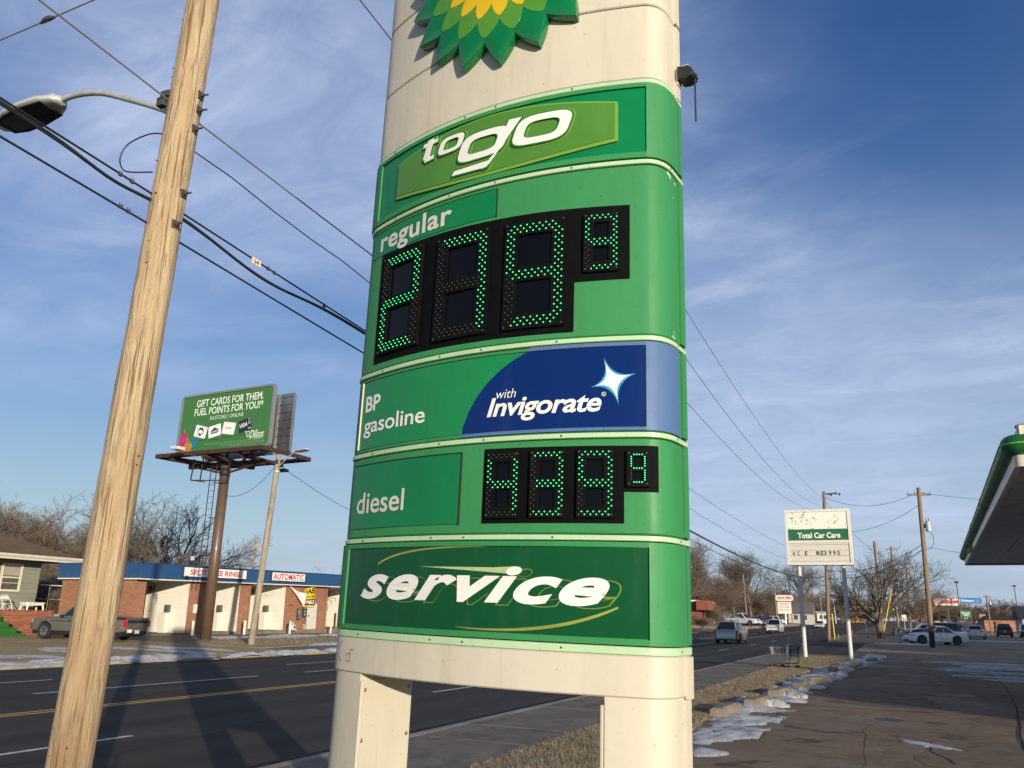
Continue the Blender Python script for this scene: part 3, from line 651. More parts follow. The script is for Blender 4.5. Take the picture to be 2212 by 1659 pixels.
b = MB(); slab(b, -IN-.004, -IN, 2.456, 2.797, -.002, .011); sb(b, 'inset_edge', CREAM, p_gas)  # cream strip paints in the sunlight caught by the recess's left edge
strokes_text(p_gas, 'BP', -.735, -.605, 2.640, 2.720, .006, WHITEL, 'brand_lettering', 0, .024)
strokes_text(p_gas, 'gasoline', -.735, -.270, 2.508, 2.610, .006, WHITEL, 'gasoline_lettering', 0, .012)
strokes_text(p_gas, 'with', .119, .212, 2.600, 2.640, .006, WHITEL, 'with_lettering', .25, -.004)
strokes_text(p_gas, 'Invigorate', .076, .585, 2.496, 2.604, .006, WHITEL, 'additive_lettering', .25, .022, .96)
b = MB(); n = 20; vs = []; 
for i in range(n): a = 2*math.pi*i/n; vs += [face(.594+.009*math.cos(a), 2.594+.009*math.sin(a), .006), face(.594+.007*math.cos(a), 2.594+.007*math.sin(a), .006)]
b.add(vs, [(2*i, 2*((i+1) % n), 2*((i+1) % n)+1, 2*i+1) for i in range(n)]); lettering('R', face, .590, .598, 2.589, 2.599, .006, mb=b); sb(b, 'registered_mark', WHITEL, p_gas)
def spark(mb, c, tips, pinch, off):
    poly = []
    for i in range(4):
        a, b_ = Vector(tips[i]), Vector(tips[(i+1) % 4]); c_ = Vector(c); mid = c_+((a-c_)+(b_-c_))*pinch
        for k in range(8):
            t = k/8; poly.append(tuple(a*(1-t)**2+mid*2*t*(1-t)+b_*t*t))
    curved_poly(mb, poly, off)
TIPS = [(.592, 2.752), (.540, 2.624), (.656, 2.545), (.726, 2.679)]
b = MB(); spark(b, (.628, 2.648), TIPS, .06, .0055); sb(b, 'sparkle_glow', CYANF, p_gas)
b = MB(); spark(b, (.628, 2.650), [(.594, 2.738), (.556, 2.628), (.653, 2.560), (.712, 2.676)], .005, .0065); sb(b, 'sparkle', WHITEL, p_gas)
# ---- store name panel
ZC = 3.852
def loz(s0, s1, he, hm, n=24, dz=0):
    t = [(s0+(s1-s0)*i/n, ZC+dz+he+(hm-he)*math.sin(math.pi*i/n)) for i in range(n+1)]; b_ = [(x, 2*(ZC+dz)-z) for x, z in reversed(t)]; return t+b_
def raised(poly, a, b_, k=.0):
    mb = MB(); cx_ = sum(p[0] for p in poly)/len(poly); curved_poly(mb, poly, b_); n = len(poly)
    mb.add([face(x, z, b_) for x, z in poly]+[face(x+(x-cx_)*k, z+(z-ZC)*k, a) for x, z in poly], [(i, (i+1) % n, n+(i+1) % n, n+i) for i in range(n)]); return mb
sb(raised(loz(-.600, .645, .100, .160), .002, .0135, .006), 'name_lozenge', LOZ2, p_tog); sb(raised(loz(-.590, .635, .088, .148, dz=.004), .012, .0165, .004), 'lozenge_face', LOZ, p_tog)
def ring_poly(cx_, cz, w_, h, sl, th, n=36):
    """slanted squarish 'o': outer and inner outline"""
    def o(k_w, k_h):
        out = []
        for i in range(n):
            a = 2*math.pi*i/n; c, s = math.cos(a), math.sin(a); x = math.copysign(abs(c)**.55, c)*k_w; z = math.copysign(abs(s)**.55, s)*k_h; out.append((cx_+x+z*sl, cz+z))
        return out
    return o(w_/2, h/2), o(w_/2-th, h/2-th*.62)
def ring_mesh(mb, O, I, a, b_):
    n = len(O); vs = [face(x, z, b_) for x, z in O]+[face(x, z, b_) for x, z in I]+[face(x, z, a) for x, z in O]+[face(x, z, a) for x, z in I]
    fs = []
    for i in range(n):
        j = (i+1) % n; fs += [(i, j, n+j, n+i), (i, 2*n+i, 2*n+j, j), (n+i, n+j, 3*n+j, 3*n+i)]
    mb.add(vs, fs)
def bar_mesh(mb, poly, a, b_):
    n = len(poly); mb.add([face(x, z, b_) for x, z in poly]+[face(x, z, a) for x, z in poly], [tuple(range(n))]+[(i, n+i, n+(i+1) % n, (i+1) % n) for i in range(n)])
def togo(mb, g, a, b_):
    SL = .34
    O, I = ring_poly(-.196, 3.918, .150+g, .088+g, SL, .030+g); ring_mesh(mb, O, I, a, b_)                       # o of 'to'
    O, I = ring_poly(.300, 3.868, .268+g, .148+g, SL, .052+g); ring_mesh(mb, O, I, a, b_)                        # big o
    O, I = ring_poly(-.006, 3.858, .262+g, .142+g, SL, .052+g); ring_mesh(mb, O, I, a, b_-.0006)                 # bowl of g
    e = g/2
    bar_mesh(mb, [(.135-e, 3.948+e), (.135-.095-e, 3.742-e), (.092-.095+e, 3.722-e), (.20+e, 3.948+e)], a, b_-.0003)             # stem of g
    bar_mesh(mb, [(-.178-e, 3.736-e), (.02+e, 3.728-e), (.055+e, 3.762+e), (-.165-e, 3.757+e)], a, b_-.0009)                      # tail of g
    bar_mesh(mb, [(-.352-e, 3.990+e), (-.385-e, 3.892-e), (-.345+e, 3.875-e), (-.312+e, 3.992+e)], a, b_-.0003)                   # stem of t
    bar_mesh(mb, [(-.388-e, 3.958-e), (-.29+e, 3.962-e), (-.283+e, 3.982+e), (-.381-e, 3.978+e)], a, b_-.0006)                    # bar of t
    bar_mesh(mb, [(-.375-e, 3.895+e), (-.370, 3.872-e), (-.312+e, 3.876-e), (-.305+e, 3.897+e)], a, b_-.0009)                     # foot of t
b = MB(); togo(b, .026, .013, .0185); sb(b, 'letter_relief', LOZ2, p_tog)
b = MB(); togo(b, .014, .018, .026); sb(b, 'letter_body', acrylic('letter_green', (.02, .16, .03)), p_tog)
b = MB(); togo(b, .0, .025, .0275); sb(b, 'store_lettering', WHITEL, p_tog)
# ---- petal emblem
EC = (.070, 4.885); ER = .61
def star(rt, rv, ph, bulge=.0, n=18, seg=5):
    out = []
    for k in range(n):
        a0 = R(270+20*k)+ph; a1 = a0+R(10); a2 = a0+R(20)
        for (r0, t0), (r1, t1) in (((rt, a0), (rv, a1)), ((rv, a1), (rt, a2))):
            for i in range(seg):
                t = i/seg; r_ = r0+(r1-r0)*t; th = t0+(t1-t0)*t; bb = bulge*4*t*(1-t); out.append((EC[0]+(r_+bb*rt)*math.cos(th), EC[1]+(r_+bb*rt)*math.sin(th)))
    return out
def star_mesh(poly, a, b_, inset=0):
    mb = MB(); n = len(poly)
    def sc(k): return [(EC[0]+(x-EC[0])*k, EC[1]+(z-EC[1])*k) for x, z in poly]
    # edge: rounded shoulder then fan of rings towards the middle so that the plate bends with the face
    lv = [(1.0, a), (1.0, a+(b_-a)*.62), (.985, a+(b_-a)*.90), (.955, b_), (.8, b_), (.6, b_), (.4, b_), (.2, b_)] if inset else [(1.0, a), (1.0, b_), (.8, b_), (.6, b_), (.4, b_), (.2, b_)]
    vs = []; fs = []
    for k, d in lv: vs += [face(x, z, d) for x, z in sc(k)]
    for j in range(len(lv)-1):
        for i in range(n): fs.append((j*n+i, j*n+(i+1) % n, (j+1)*n+(i+1) % n, (j+1)*n+i))
    k = len(vs); vs.append(face(EC[0], EC[1], lv[-1][1])); fs += [((len(lv)-1)*n+i, (len(lv)-1)*n+(i+1) % n, k) for i in range(n)]
    return mb.add(vs, fs)
def plast(name, c):
    n = NB(name, .13); n.b.inputs['Coat Weight'].default_value = .3; return n.done(n.mix(n.noise(3, detail=4), c, tuple(v*.86 for v in c)), [], n.math('ADD', .10, n.math('MULTIPLY', n.noise(11, detail=5), .12)))
em = autosmooth(sb(star_mesh(star(ER, ER*.80, 0, .004), .004, .050, True), 'petal_emblem', plast('emblem_dark_green', (.004, .165, .045)), fix=True), 40)
for nm, rt, rv, ph, bu, d, c in [('light_green_petals', .755, .60, R(10), .03, .0512, (.085, .265, .025)), ('yellow_petals', .575, .44, 0, .035, .0524, (.70, .46, .008)), ('pale_petals', .40, .29, R(10), .03, .0536, (.86, .74, .22)), ('white_centre', .26, .18, 0, .03, .0548, (.85, .84, .76))]:
    sb(star_mesh(star(ER*rt, ER*rv, ph, bu), d-.002, d), nm, plast('emblem_'+nm, c), em, smooth=False)
# ---- flood lamp bracketed to the sign edge
LMP = pm('lamp_housing_black', (.018, .020, .020), .5, var=.3, scale=20)
b = MB(); b.box((HWR+.012, .0, 4.19), (.008, .05, .11)); b.box((HWR+.04, 0, 4.226), (.05, .05, .005)); sb(b, 'lamp_bracket', CREAM, bevel=.002)
lx = lambda x: HWR+.016+(x-.884)*.72
hs_ = MB(); hs_.prism([(lx(.884), 4.166), (lx(.900), 4.150), (lx(.945), 4.146), (lx(.985), 4.158), (lx(.992), 4.178), (lx(.970), 4.206), (lx(.884), 4.222)], lambda x, z, d: Vector((x, d, z)), .04, -.04); hl = sb(hs_, 'lamp_housing', LMP, bevel=.005)
b = MB(); b.tube((lx(.985), 0, 4.17), (lx(.985), 0, 3.93), .0045, n=8); b.box((lx(.985), 0, 4.165), (.02, .02, .02)); sb(b, 'conduit', LMP, hl)
# ---- scribbled marks on the lower band, paint chips on the edge
sc_ = MB(); pts = []
for i in range(16): a = R(70+i*15); pts.append((-.775+.020*math.cos(a), 1.515+.042*math.sin(a)))
for (p, q) in zip(pts, pts[1:]): slab(sc_, min(p[0], q[0])-.0006, max(p[0], q[0])+.0006, min(p[1], q[1])-.0006, max(p[1], q[1])+.0006, .004, .0046)
pts = [(-.705+.017*math.cos(R(i*24)), 1.492+.020*math.sin(R(i*24))) for i in range(16)]+[(-.69, 1.525), (-.66, 1.528)]
for (p, q) in zip(pts, pts[1:]): slab(sc_, min(p[0], q[0])-.0006, max(p[0], q[0])+.0006, min(p[1], q[1])-.0006, max(p[1], q[1])+.0006, .004, .0046)
sb(sc_, 'scribble', pm('marker_ink', (.16, .14, .11), .7))
ch = MB(); rnd = random.Random(4)
for s, z, k in [(.90, 3.615, .020), (.96, 3.60, .012), (.93, 3.52, .006), (.92, 2.862, .016), (.925, 2.885, .008), (.885, 2.89, .004), (-.75, 3.60, .004), (-.79, 2.868, .006), (.50, 3.27, .0035), (.62, 3.60, .003)]:
    curved_poly(ch, [(s+k*(1+.5*rnd.uniform(-1, 1))*math.cos(i*.7), z+k*.6*(1+.6*rnd.uniform(-1, 1))*math.sin(i*.7)) for i in range(9)], .0016)
tag(sb(ch, 'paint_chips', pm('chipped_primer', (.30, .58, .38), .7, var=.2)), kind='stuff')
# ================================================================ near utility pole, lamp and cables
def wood_mat(name, a, b, c, dark, bs=1.0, rich=False):
    n = NB(name, .8)
    g = n.noise(7*bs, (1, 1, .07), 8, .65, lo=.36, hi=.66); col = n.mix(g, a, b)
    hb = n.noise(14*bs, (1, 1, .11), 5, lo=.48, hi=.58, dist=.6)            # peeled flakes with ragged edges
    col = n.mix(n.math('MULTIPLY', hb, .38), col, c)
    hb2 = n.noise(16*bs, (1, 1, .12), 6, lo=.56, hi=.62, dist=.7); col = n.mix(n.math('MULTIPLY', hb2, .55 if rich else .4), col, tuple(v*.62 for v in b))
    col = n.mix(n.math('MULTIPLY', n.noise(38*bs, (1, 1, .025), 3, lo=.55, hi=.64), .9), col, dark)
    col = n.mix(n.math('MULTIPLY', n.noise(3.0*bs, (1, 1, .30), 8, lo=.55, hi=.72), .65), col, dark)
    if rich:     # damp staining that climbs unevenly from the foot
        sp = n.t.nodes.new('ShaderNodeSeparateXYZ'); n.t.links.new(n.co, sp.inputs[0])
        r_ = n.t.nodes.new('ShaderNodeMapRange'); r_.inputs[1].default_value = 3.0; r_.inputs[2].default_value = .3; n.t.links.new(sp.outputs[2], r_.inputs[0])
        col = n.mix(n.math('MULTIPLY', r_.outputs[0], n.noise(6, (1, 1, .12), 7, lo=.40, hi=.66)), col, (.13, .062, .022))
    return n.done(col, [(hb, .55, .010), (hb2, -.4, .008), (n.noise(60*bs, (1, 1, .05), 4), .6, .006)])
WOODN = wood_mat('fresh_peeled_wood', (.46, .345, .205), (.355, .25, .14), (.55, .44, .29), (.15, .088, .040), rich=True)
POLE = thing('utility_pole', 'new pale peeled timber utility pole carrying the curved street lamp arm', 'utility pole', (-5.5, 4.53, 0))
def px(z): return Vector((-5.5, 4.53+.0267*z, z))
def timber(mb, p, q, r0, r1, rings, n, amp, seed, fr=1.0):
    vs = []; fs = []; p, q = Vector(p), Vector(q)
    for j in range(rings+1):
        t = j/rings; c = p+(q-p)*t; r_ = r0+(r1-r0)*t
        for i in range(n):
            a = 2*math.pi*i/n; ca, sa = math.cos(a), math.sin(a); d = amp*(mnoise.noise((ca*2.2+seed, sa*2.2, c.z*.9*fr))+.8*mnoise.noise((ca*5, sa*5+seed, c.z*1.7*fr))+.5*mnoise.noise((ca*11, sa*11, c.z*3.1*fr+seed)))
            vs.append((c.x+(r_+d)*ca, c.y+(r_+d)*sa, c.z))
    for j in range(rings):
        for i in range(n): fs.append((j*n+i, j*n+(i+1) % n, (j+1)*n+(i+1) % n, (j+1)*n+i))
    fs.append(tuple(rings*n+i for i in range(n))); return mb.add(vs, fs)
sh = timber(MB(), px(-.1), px(13.2), .155, .130, 260, 44, .0055, 2).build('shaft', WOODN, POLE, smooth=True)
GALV = pm('galvanised_steel', (.58, .57, .54), .5, .4, var=.25, scale=12); DSTEEL = pm('weathered_steel', (.11, .11, .10), .6, .5, var=.4, scale=30)
for x, y, z, ro in [(-5.354, 4.722, 6.212, .1), (-5.356, 4.728, 6.063, -.05), (-5.353, 4.708, 5.854, .1), (-5.353, 4.688, 5.198, .2), (-5.352, 4.650, 4.884, .05)]:
    c = px(z); d = (Vector((x, y, z))-c); d.z = 0; d.normalize(); M_ = Matrix.Rotation(math.atan2(d.y, d.x), 3, 'Z') @ Matrix.Rotation(ro, 3, 'X')
    b = MB(); b.box(c+d*.152, (.010, .075, .075), rot=M_); p = c+d*.155; b.tube(p, p+d*.025, .022, n=6); b.tube(p, p+d*.075, .010, n=8); b.build('bolt_plate', DSTEEL, POLE, bevel=.003)
kn = MB(); rnd = random.Random(9)
for i in range(22):
    z = .5+7*rnd.random()**1.6; a = rnd.uniform(-2.6, .3); c = px(z)+Vector((math.cos(a), math.sin(a), 0))*.148; s = .003+.005*rnd.random(); d = Vector((math.cos(a), math.sin(a), 0))
    kn.lathe([(s, -.004), (s, .0075)], 7, c, 'Y') if False else kn.tube(c-d*.004, c+d*.0078, s, n=7)
tag(kn.build('knot_holes', pm('dark_knot', (.035, .018, .008), .8), POLE), kind='stuff')
st = MB()
for i in range(34):     # old notice staples
    z = .5+1.7*rnd.random(); a = rnd.uniform(-2.4, .0); d = Vector((math.cos(a), math.sin(a), 0)); t = Vector((-d.y, d.x, 0)); c = px(z)+d*.155; st.bar(c-t*.006, c+t*.006, .0018, .002)
tag(st.build('staples', DSTEEL, POLE), kind='stuff')
# lamp arm and head
AR = [(-5.50, 4.70, 6.00), (-5.63, 4.74, 6.05), (-5.777, 4.75, 6.168), (-5.96, 4.75, 6.271), (-6.309, 4.75, 6.439), (-6.673, 4.75, 6.605), (-6.908, 4.75, 6.679), (-7.166, 4.75, 6.718), (-7.40, 4.75, 6.710)]
def smooth_pts(P, k=4):
    P = [Vector(p) for p in P]; out = []
    for i in range(len(P)-1):
        a, b_, c, d = P[max(0, i-1)], P[i], P[i+1], P[min(len(P)-1, i+2)]
        for j in range(k):
            t = j/k; out.append(.5*((2*b_)+(c-a)*t+(2*a-5*b_+4*c-d)*t*t+(3*b_-a-3*c+d)*t**3))
    return out+[P[-1]]
arm = MB().path(smooth_pts(AR), .030, 12).build('lamp_arm', GALV, POLE, smooth=True)
MB().box((-5.645, 4.74, 6.06), (.03, .12, .20)).build('arm_plate', GALV, arm, bevel=.004)
HEADM = pm('lamp_head_paint', (.55, .56, .55), .4, .3, var=.1); LENSM = pm('lamp_lens_dark', (.030, .034, .036), .15, var=.25, scale=9)
def cobra(root, M_):
    """cobra-head luminaire, +x away from the arm"""
    P = [(0, .05, .05), (.07, .10, .07), (.22, .155, .085), (.45, .175, .085), (.68, .165, .07), (.84, .13, .045), (.93, .07, .02)]; vs = []; fs = []; n = 14
    for x, hw, hh in P:
        for i in range(n):
            a = 2*math.pi*i/n; c, s = math.cos(a), math.sin(a); zz_ = hh*s if s > 0 else .030*s; vs.append(M_ @ Vector((x, hw*math.copysign(abs(c)**.7, c), zz_)))
    for j in range(len(P)-1):
        for i in range(n): fs.append((j*n+i, j*n+(i+1) % n, (j+1)*n+(i+1) % n, (j+1)*n+i))
    fs += [tuple(range(n))[::-1], tuple((len(P)-1)*n+i for i in range(n))]
    h = MB().add(vs, fs).build('lamp_head', HEADM, root, smooth=True, fix=True)
    lens = MB().prism([(.16, -.125), (.45, -.155), (.70, -.145), (.86, -.10), (.86, .10), (.70, .145), (.45, .155), (.16, .125)], lambda x, y, d: M_ @ Vector((x, y, d)), -.026, -.040); lo = lens.build('lens', LENSM, h, bevel=.004)
    MB().add([M_ @ Vector((x, y, -.0415)) for x, y in ((.48, -.11), (.80, -.09), (.80, .09), (.48, .11))], [(0, 3, 2, 1)]).build('led_grid', pm('led_grid', (.13, .13, .12), .3, var=.6, scale=60), lo)
    b = MB(); b.tube(M_ @ Vector((.16, 0, .08)), M_ @ Vector((.16, 0, .125)), .035, n=12); b.build('photocell', pm('photocell_grey', (.35, .36, .37), .5), h); return h
MH = Matrix.Translation((-7.33, 4.75, 6.70)) @ Matrix.Rotation(math.pi, 4, 'Z') @ Matrix.Rotation(R(5), 4, 'Y') @ Matrix.Diagonal((1.0, 1.08, 1.0, 1))
cobra(POLE, MH)
# brackets and hanging loop
b = MB(); b.box((-5.62, 4.60, 6.20), (.10, .10, .06)); b.box((-5.66, 4.58, 6.13), (.09, .06, .09)); b.tube((-5.50, 4.60, 6.18), (-5.66, 4.58, 6.18), .02); b.build('cable_clamp', DSTEEL, POLE, bevel=.006)
b = MB(); b.path(smooth_pts([(-5.60, 4.60, 5.80), (-5.72, 4.55, 5.80), (-5.90, 4.50, 5.72), (-5.96, 4.48, 5.60), (-5.93, 4.48, 5.48), (-5.85, 4.50, 5.42), (-5.62, 4.56, 5.40)], 5), .0065, 6); b.build('jumper_loop', pm('black_cable', (.012, .012, .013), .55), POLE)
CABLE = MATS['black_cable']; WIRE = pm('aluminium_wire', (.24, .22, .20), .5, .3)
def span(A, B, sag, n=40):
    A, B = Vector(A), Vector(B); return [A+(B-A)*(i/n)-Vector((0, 0, 4*sag*(i/n)*(1-i/n))) for i in range(n+1)]
def cable(paths, mats, label, name='overhead_cable', cat='cable', group='overhead cables along the road', nn=6):
    root = thing(name, label, cat, paths[0][0][0], (0, 0, 0), group) if len(paths) > 1 else None
    for i, (pts, r_) in enumerate(paths):
        mb = MB().path(pts, r_, nn)
        if root: mb.build('strand', mats[min(i, len(mats)-1)], root, smooth=True)
        else: root = mb.thing(name, mats[0], label, cat, group, smooth=True)
    return root
B0 = -5.55
def both(z, zf, sag, y1=80.0, x1=-5.5, zb=None, dx=0):
    """cable from the pole behind the camera, over the near pole, to the next pole up the road"""
    a = span((B0+dx, -45, zb if zb else z+3.5), (B0+dx, 4.7, z), .35, 24); return a[:-1]+span((B0+dx, 4.7, z), (x1, y1, zf), sag, 60)
cable([(both(13.0, 13.0, 1.5, zb=13), .012)], [WIRE], 'uppermost bare wire reaching the pole behind the car care sign', 'power_line')
cable([(both(11.4, 12.1, 2.0, zb=12), .012)], [WIRE], 'second bare wire from the top beside the price sign', 'power_line')
cable([(both(9.45, 11.7, 2.0, zb=10), .011)], [WIRE], 'third bare wire, crossing the top corner of the price sign', 'power_line')
cable([(both(6.15, 7.53, 1.05, dx=-.06), .008)], [WIRE], 'bare wire clamped to the timber pole beside the lamp arm')
wv = [p+Vector((0, 0, .018*math.sin(i*1.9)+.012*math.sin(i*.83))) for i, p in enumerate(span((B0+.03, 4.75, 5.77), (-5.5, 80, 7.17), 1.43, 120))]
cable([(wv, .006)], [CABLE], 'thin wavy black cable below the bare wire')
bun = both(5.15, 5.756, 1.19); sa = [p+Vector((.02*math.sin(i*.7), 0, -.035)) for i, p in enumerate(bun)]
bb_ = []
for p in bun:   # the lower strand droops in a slack loop past the timber pole
    d = p.y-4.7; k = .16*math.exp(-((d-1.4)/.9)**2) if d > 0 else .10*math.exp(-((d+.6)/.5)**2); bb_.append(p+Vector((0, 0, -.05-k)))
dense = []
for a, b_ in zip(bun, bun[1:]):
    n = 20 if abs(a.y-5) < 6 else 1
    dense += [a+(b_-a)*(i/n) for i in range(n)]
def off(pts, f): return [p+Vector((0, 0, f(p))) for p in pts]
g1 = lambda p: -.03-.11*math.exp(-((p.y-6.0)/.8)**2)-.06*math.exp(-((p.y-4.15)/.4)**2)
bundle = cable([(dense, .009), (off(dense, g1), .014), (off(dense, lambda p: g1(p)*.8-.02), .010)], [CABLE], 'thick bundle of black telephone cables slung on the timber pole')
cable([(both(4.87, 5.45, 1.2, dx=.0), .009)], [CABLE], 'single black cable below the thick bundle')
cable([(span((-14, 4.8, 7.85), (-5.5, 4.8, 8.02), .06, 20), .009)], [WIRE], 'guy wire with an insulator crossing above the street lamp', 'guy_wire', 'cable')
b = MB(); b.path([(-8.05, 4.8, 7.91), (-7.98, 4.8, 7.935), (-7.90, 4.8, 7.935), (-7.82, 4.8, 7.92)], [.012, .03, .03, .014], 8); b.thing('strain_insulator', DSTEEL, 'small grey strain insulator on the guy wire above the lamp', 'insulator')
def clips(lst, lab):
    for i, (x, y, z) in enumerate(lst):
        b = MB(); b.box((x, y, z), (.022, .036, .026)); b.tube((x, y-.012, z+.008), (x, y-.012, z+.034), .005, n=6); b.tube((x, y+.012, z+.008), (x, y+.012, z+.034), .005, n=6)
        b.thing('cable_clip', DSTEEL, lab[i], 'clip', 'clips on the overhead cables', bevel=.002)
clips([(B0, 4.20, 5.168), (B0, 4.32, 5.162), (B0, 6.05, 5.075), (B0, 6.15, 5.069), (B0, 7.0, 5.012), (B0, 4.25, 4.895), (B0, 4.33, 4.89)],
      ['steel clip on the cable bundle, outermost on the lamp side', 'steel clip on the cable bundle next to the timber pole', 'steel clip beside the numbered tag', 'second steel clip beyond the numbered tag', 'black clip where the cable strands rejoin', 'rusty clip on the single lower cable', 'rusty clip on the lower cable closest to the pole'])
tg = thing('cable_tag', 'small cream tag numbered 24 hanging on the cable bundle', 'tag', (B0+.03, 5.85, 5.03))
MB().box((B0+.02, 5.85, 5.065), (.004, .13, .065)).build('plate', pm('tag_cream', (.72, .60, .42), .5), tg)
lettering('24', plane_fn((B0+.0225, 5.85, 5.065), (0, 1, 0), (0, 0, 1)), -.035, .035, -.020, .018, 0, bold=.03).build('number', pm('black_print', (.012, .012, .012), .6), tg)
# ================================================================ billboard and the lamp pole beside it
RUST = pm('brown_rust_steel', (.075, .036, .024), .7, .2, var=.4, scale=5, bump=.2); POSTB = pm('brown_post_paint', (.125, .075, .050), .42, var=.2, scale=2.5, stretch=(1, 1, .3), coat=.15)
GREYM = pm('galvanised_panel', (.30, .31, .31), .42, .75, var=.35, scale=4, stretch=(1, 1, .3)); FRAMEG = pm('billboard_frame_grey', (.22, .23, .24), .5, .2)
BB = thing('billboard', 'two-sided billboard with a green gift card advert on a brown steel post', 'billboard', (-31.1, 32.4, .2))
MB().tube((-31.1, 32.4, -.1), (-31.1, 32.4, 9.1), .262, .25, 24).build('post', POSTB, BB, smooth=True)
MB().tube((-31.1, 32.4, 8.35), (-31.1, 32.4, 8.75), .262, n=24).build('post_collar', pm('black_band', (.02, .02, .02), .6), BB, smooth=True)
fL, fR = Vector((-33.9, 31.62, 9.48)), Vector((-27.24, 31.12, 9.46)); ex = (fR-fL).normalized(); bf = plane_fn(fL, ex, (0, 0, 1)); BW = (fR-fL).length; BH = 3.2
def rrect(x0, x1, y0, y1, r_, n=5):
    out = []
    for cx_, cy_, a0 in ((x1-r_, y0+r_, 270), (x1-r_, y1-r_, 0), (x0+r_, y1-r_, 90), (x0+r_, y0+r_, 180)):
        out += [(cx_+r_*math.cos(R(a0+90*i/n)), cy_+r_*math.sin(R(a0+90*i/n))) for i in range(n+1)]
    return out
ADG = pm('advert_green_vinyl', (.044, .165, .038), .5, var=.06, scale=2)
fr = MB(); O_, I_ = rrect(0, BW, 0, BH, .22), rrect(.11, BW-.11, .11, BH-.11, .16); n = len(O_)
vs = [bf(x, y, .05) for x, y in O_]+[bf(x, y, .05) for x, y in I_]+[bf(x, y, -.16) for x, y in O_]+[bf(x, y, -.02) for x, y in I_]
fr.add(vs, [f for i in range(n) for f in ((i, (i+1) % n, n+(i+1) % n, n+i), (i, 2*n+i, 2*n+(i+1) % n, (i+1) % n), (n+i, n+(i+1) % n, 3*n+(i+1) % n, 3*n+i))]+[tuple(2*n+i for i in range(n))[::-1]])
fr.build('frame', FRAMEG, BB)
ad = MB().prism(rrect(.105, BW-.105, .105, BH-.105, .16), bf, -.10, .0).build('advert_face', ADG, BB)
ADW = pm('advert_white', (.78, .80, .70), .5, var=.04); CARDW = pm('advert_card_white', (.80, .80, .80), .45, var=.03); CARDB = pm('advert_card_black', (.018, .018, .020), .35, var=.2)
def bx(u): return .10+u*(BW-.2)
def by(v): return .10+v*(BH-.2)
def ad_text(t, u0, u1, v0, v1, name, m=ADW, sh=0, bo=.012, d=.004): lettering(t, bf, bx(u0), bx(u1), by(v0), by(v1), d, sh, bo).build(name, m, ad)
ad_text('GIFT CARDS FOR THEM.', .16, .90, .795, .925, 'headline'); ad_text("FUEL POINTS FOR YOU!*", .145, .905, .640, .775, 'headline'); ad_text('IN-STORE | ONLINE', .335, .705, .515, .600, 'subheading', bo=-.006)
def card(u, v, w_, h, rot, m, name):
    c, s = math.cos(rot), math.sin(rot); pts = rrect(-w_/2, w_/2, -h/2, h/2, .05, 3); q = [(bx(u)+c*x-s*y, by(v)+s*x+c*y) for x, y in pts]
    sh_ = [(x+.02, y-.10) for x, y in rrect(bx(u)-w_*.48, bx(u)+w_*.42, by(v)-h*.62, by(v)-h*.52, .02, 2)]
    MB().prism(sh_, bf, .0015, .003).build('card_shadow', pm('advert_dark_green', (.02, .11, .02), .5), ad)
    o = MB().prism(q, bf, .003, .010).build(name, m, ad); return o, lambda x, y, d=0: bf(bx(u)+c*x-s*y, by(v)+s*x+c*y, .012+d)
o, f = card(.245, .345, .88, .62, R(-14), CARDW, 'coffee_card'); GRN = pm('coffee_green', (.01, .10, .05), .5)
def disc(fn, r_, m, par, name, d=0, n=24, r2=0, cx_=0, cy_=0): return MB().add([fn(cx_+r_*math.cos(2*math.pi*i/n), cy_+r_*math.sin(2*math.pi*i/n), d) for i in range(n)], [tuple(range(n))]).build(name, m, par)
disc(f, .235, GRN, o, 'roundel'); disc(f, .10, CARDW, o, 'roundel_figure', .002); disc(f, .036, GRN, o, 'roundel_small', .002, cx_=.33, cy_=.22)
for k in (-1, 1):
    MB().add([f(k*x, y, .002) for x, y in ((.10, -.2), (.15, -.17), (.19, .02), (.15, .12), (.10, -.02))], [(0, 1, 2, 3, 4) if k > 0 else (4, 3, 2, 1, 0)]).build('roundel_wave', CARDW, o)
o, f = card(.405, .330, .88, .62, R(9), CARDW, 'hardware_card'); NAVY = pm('hardware_navy', (.015, .03, .13), .5)
MB().add([f(x, y, 0) for x, y in ((-.27, -.13), (.27, -.13), (.27, .07), (.16, .10), (0, .20), (-.16, .10), (-.27, .07))], [tuple(range(7))]).build('gable_logo', NAVY, o); lettering("LOWE'S", f, -.22, .22, -.085, .03, .002, bold=.02).build('card_lettering', CARDW, o)
o, f = card(.560, .350, .88, .62, R(-9), CARDW, 'department_card'); lettering("KOHL'S", f, -.22, .22, -.05, .06, 0, bold=.02).build('card_lettering', pm('card_red', (.42, .02, .03), .5), o)
o, f = card(.735, .370, .88, .64, R(12), CARDB, 'bank_card'); lettering('VISA', f, -.38, .16, -.08, .14, 0, .2, .02).build('card_lettering', CARDW, o)
MB().add([f(x, y, 0) for x, y in ((.22, -.02), (.40, -.02), (.40, .16), (.22, .16))], [(0, 1, 2, 3)]).build('hologram', pm('hologram_silver', (.5, .5, .5), .3, .6, var=.4, scale=9), o); lettering('VISA', f, .20, .41, -.27, -.19, 0, .2, .01).build('card_lettering', CARDW, o); lettering('$50', f, .24, .40, .22, .29, 0).build('card_lettering', CARDW, o)
ad_text('Dillons', .795, .945, .135, .270, 'grocer_script', sh=.45, bo=.01)
ct = MB()
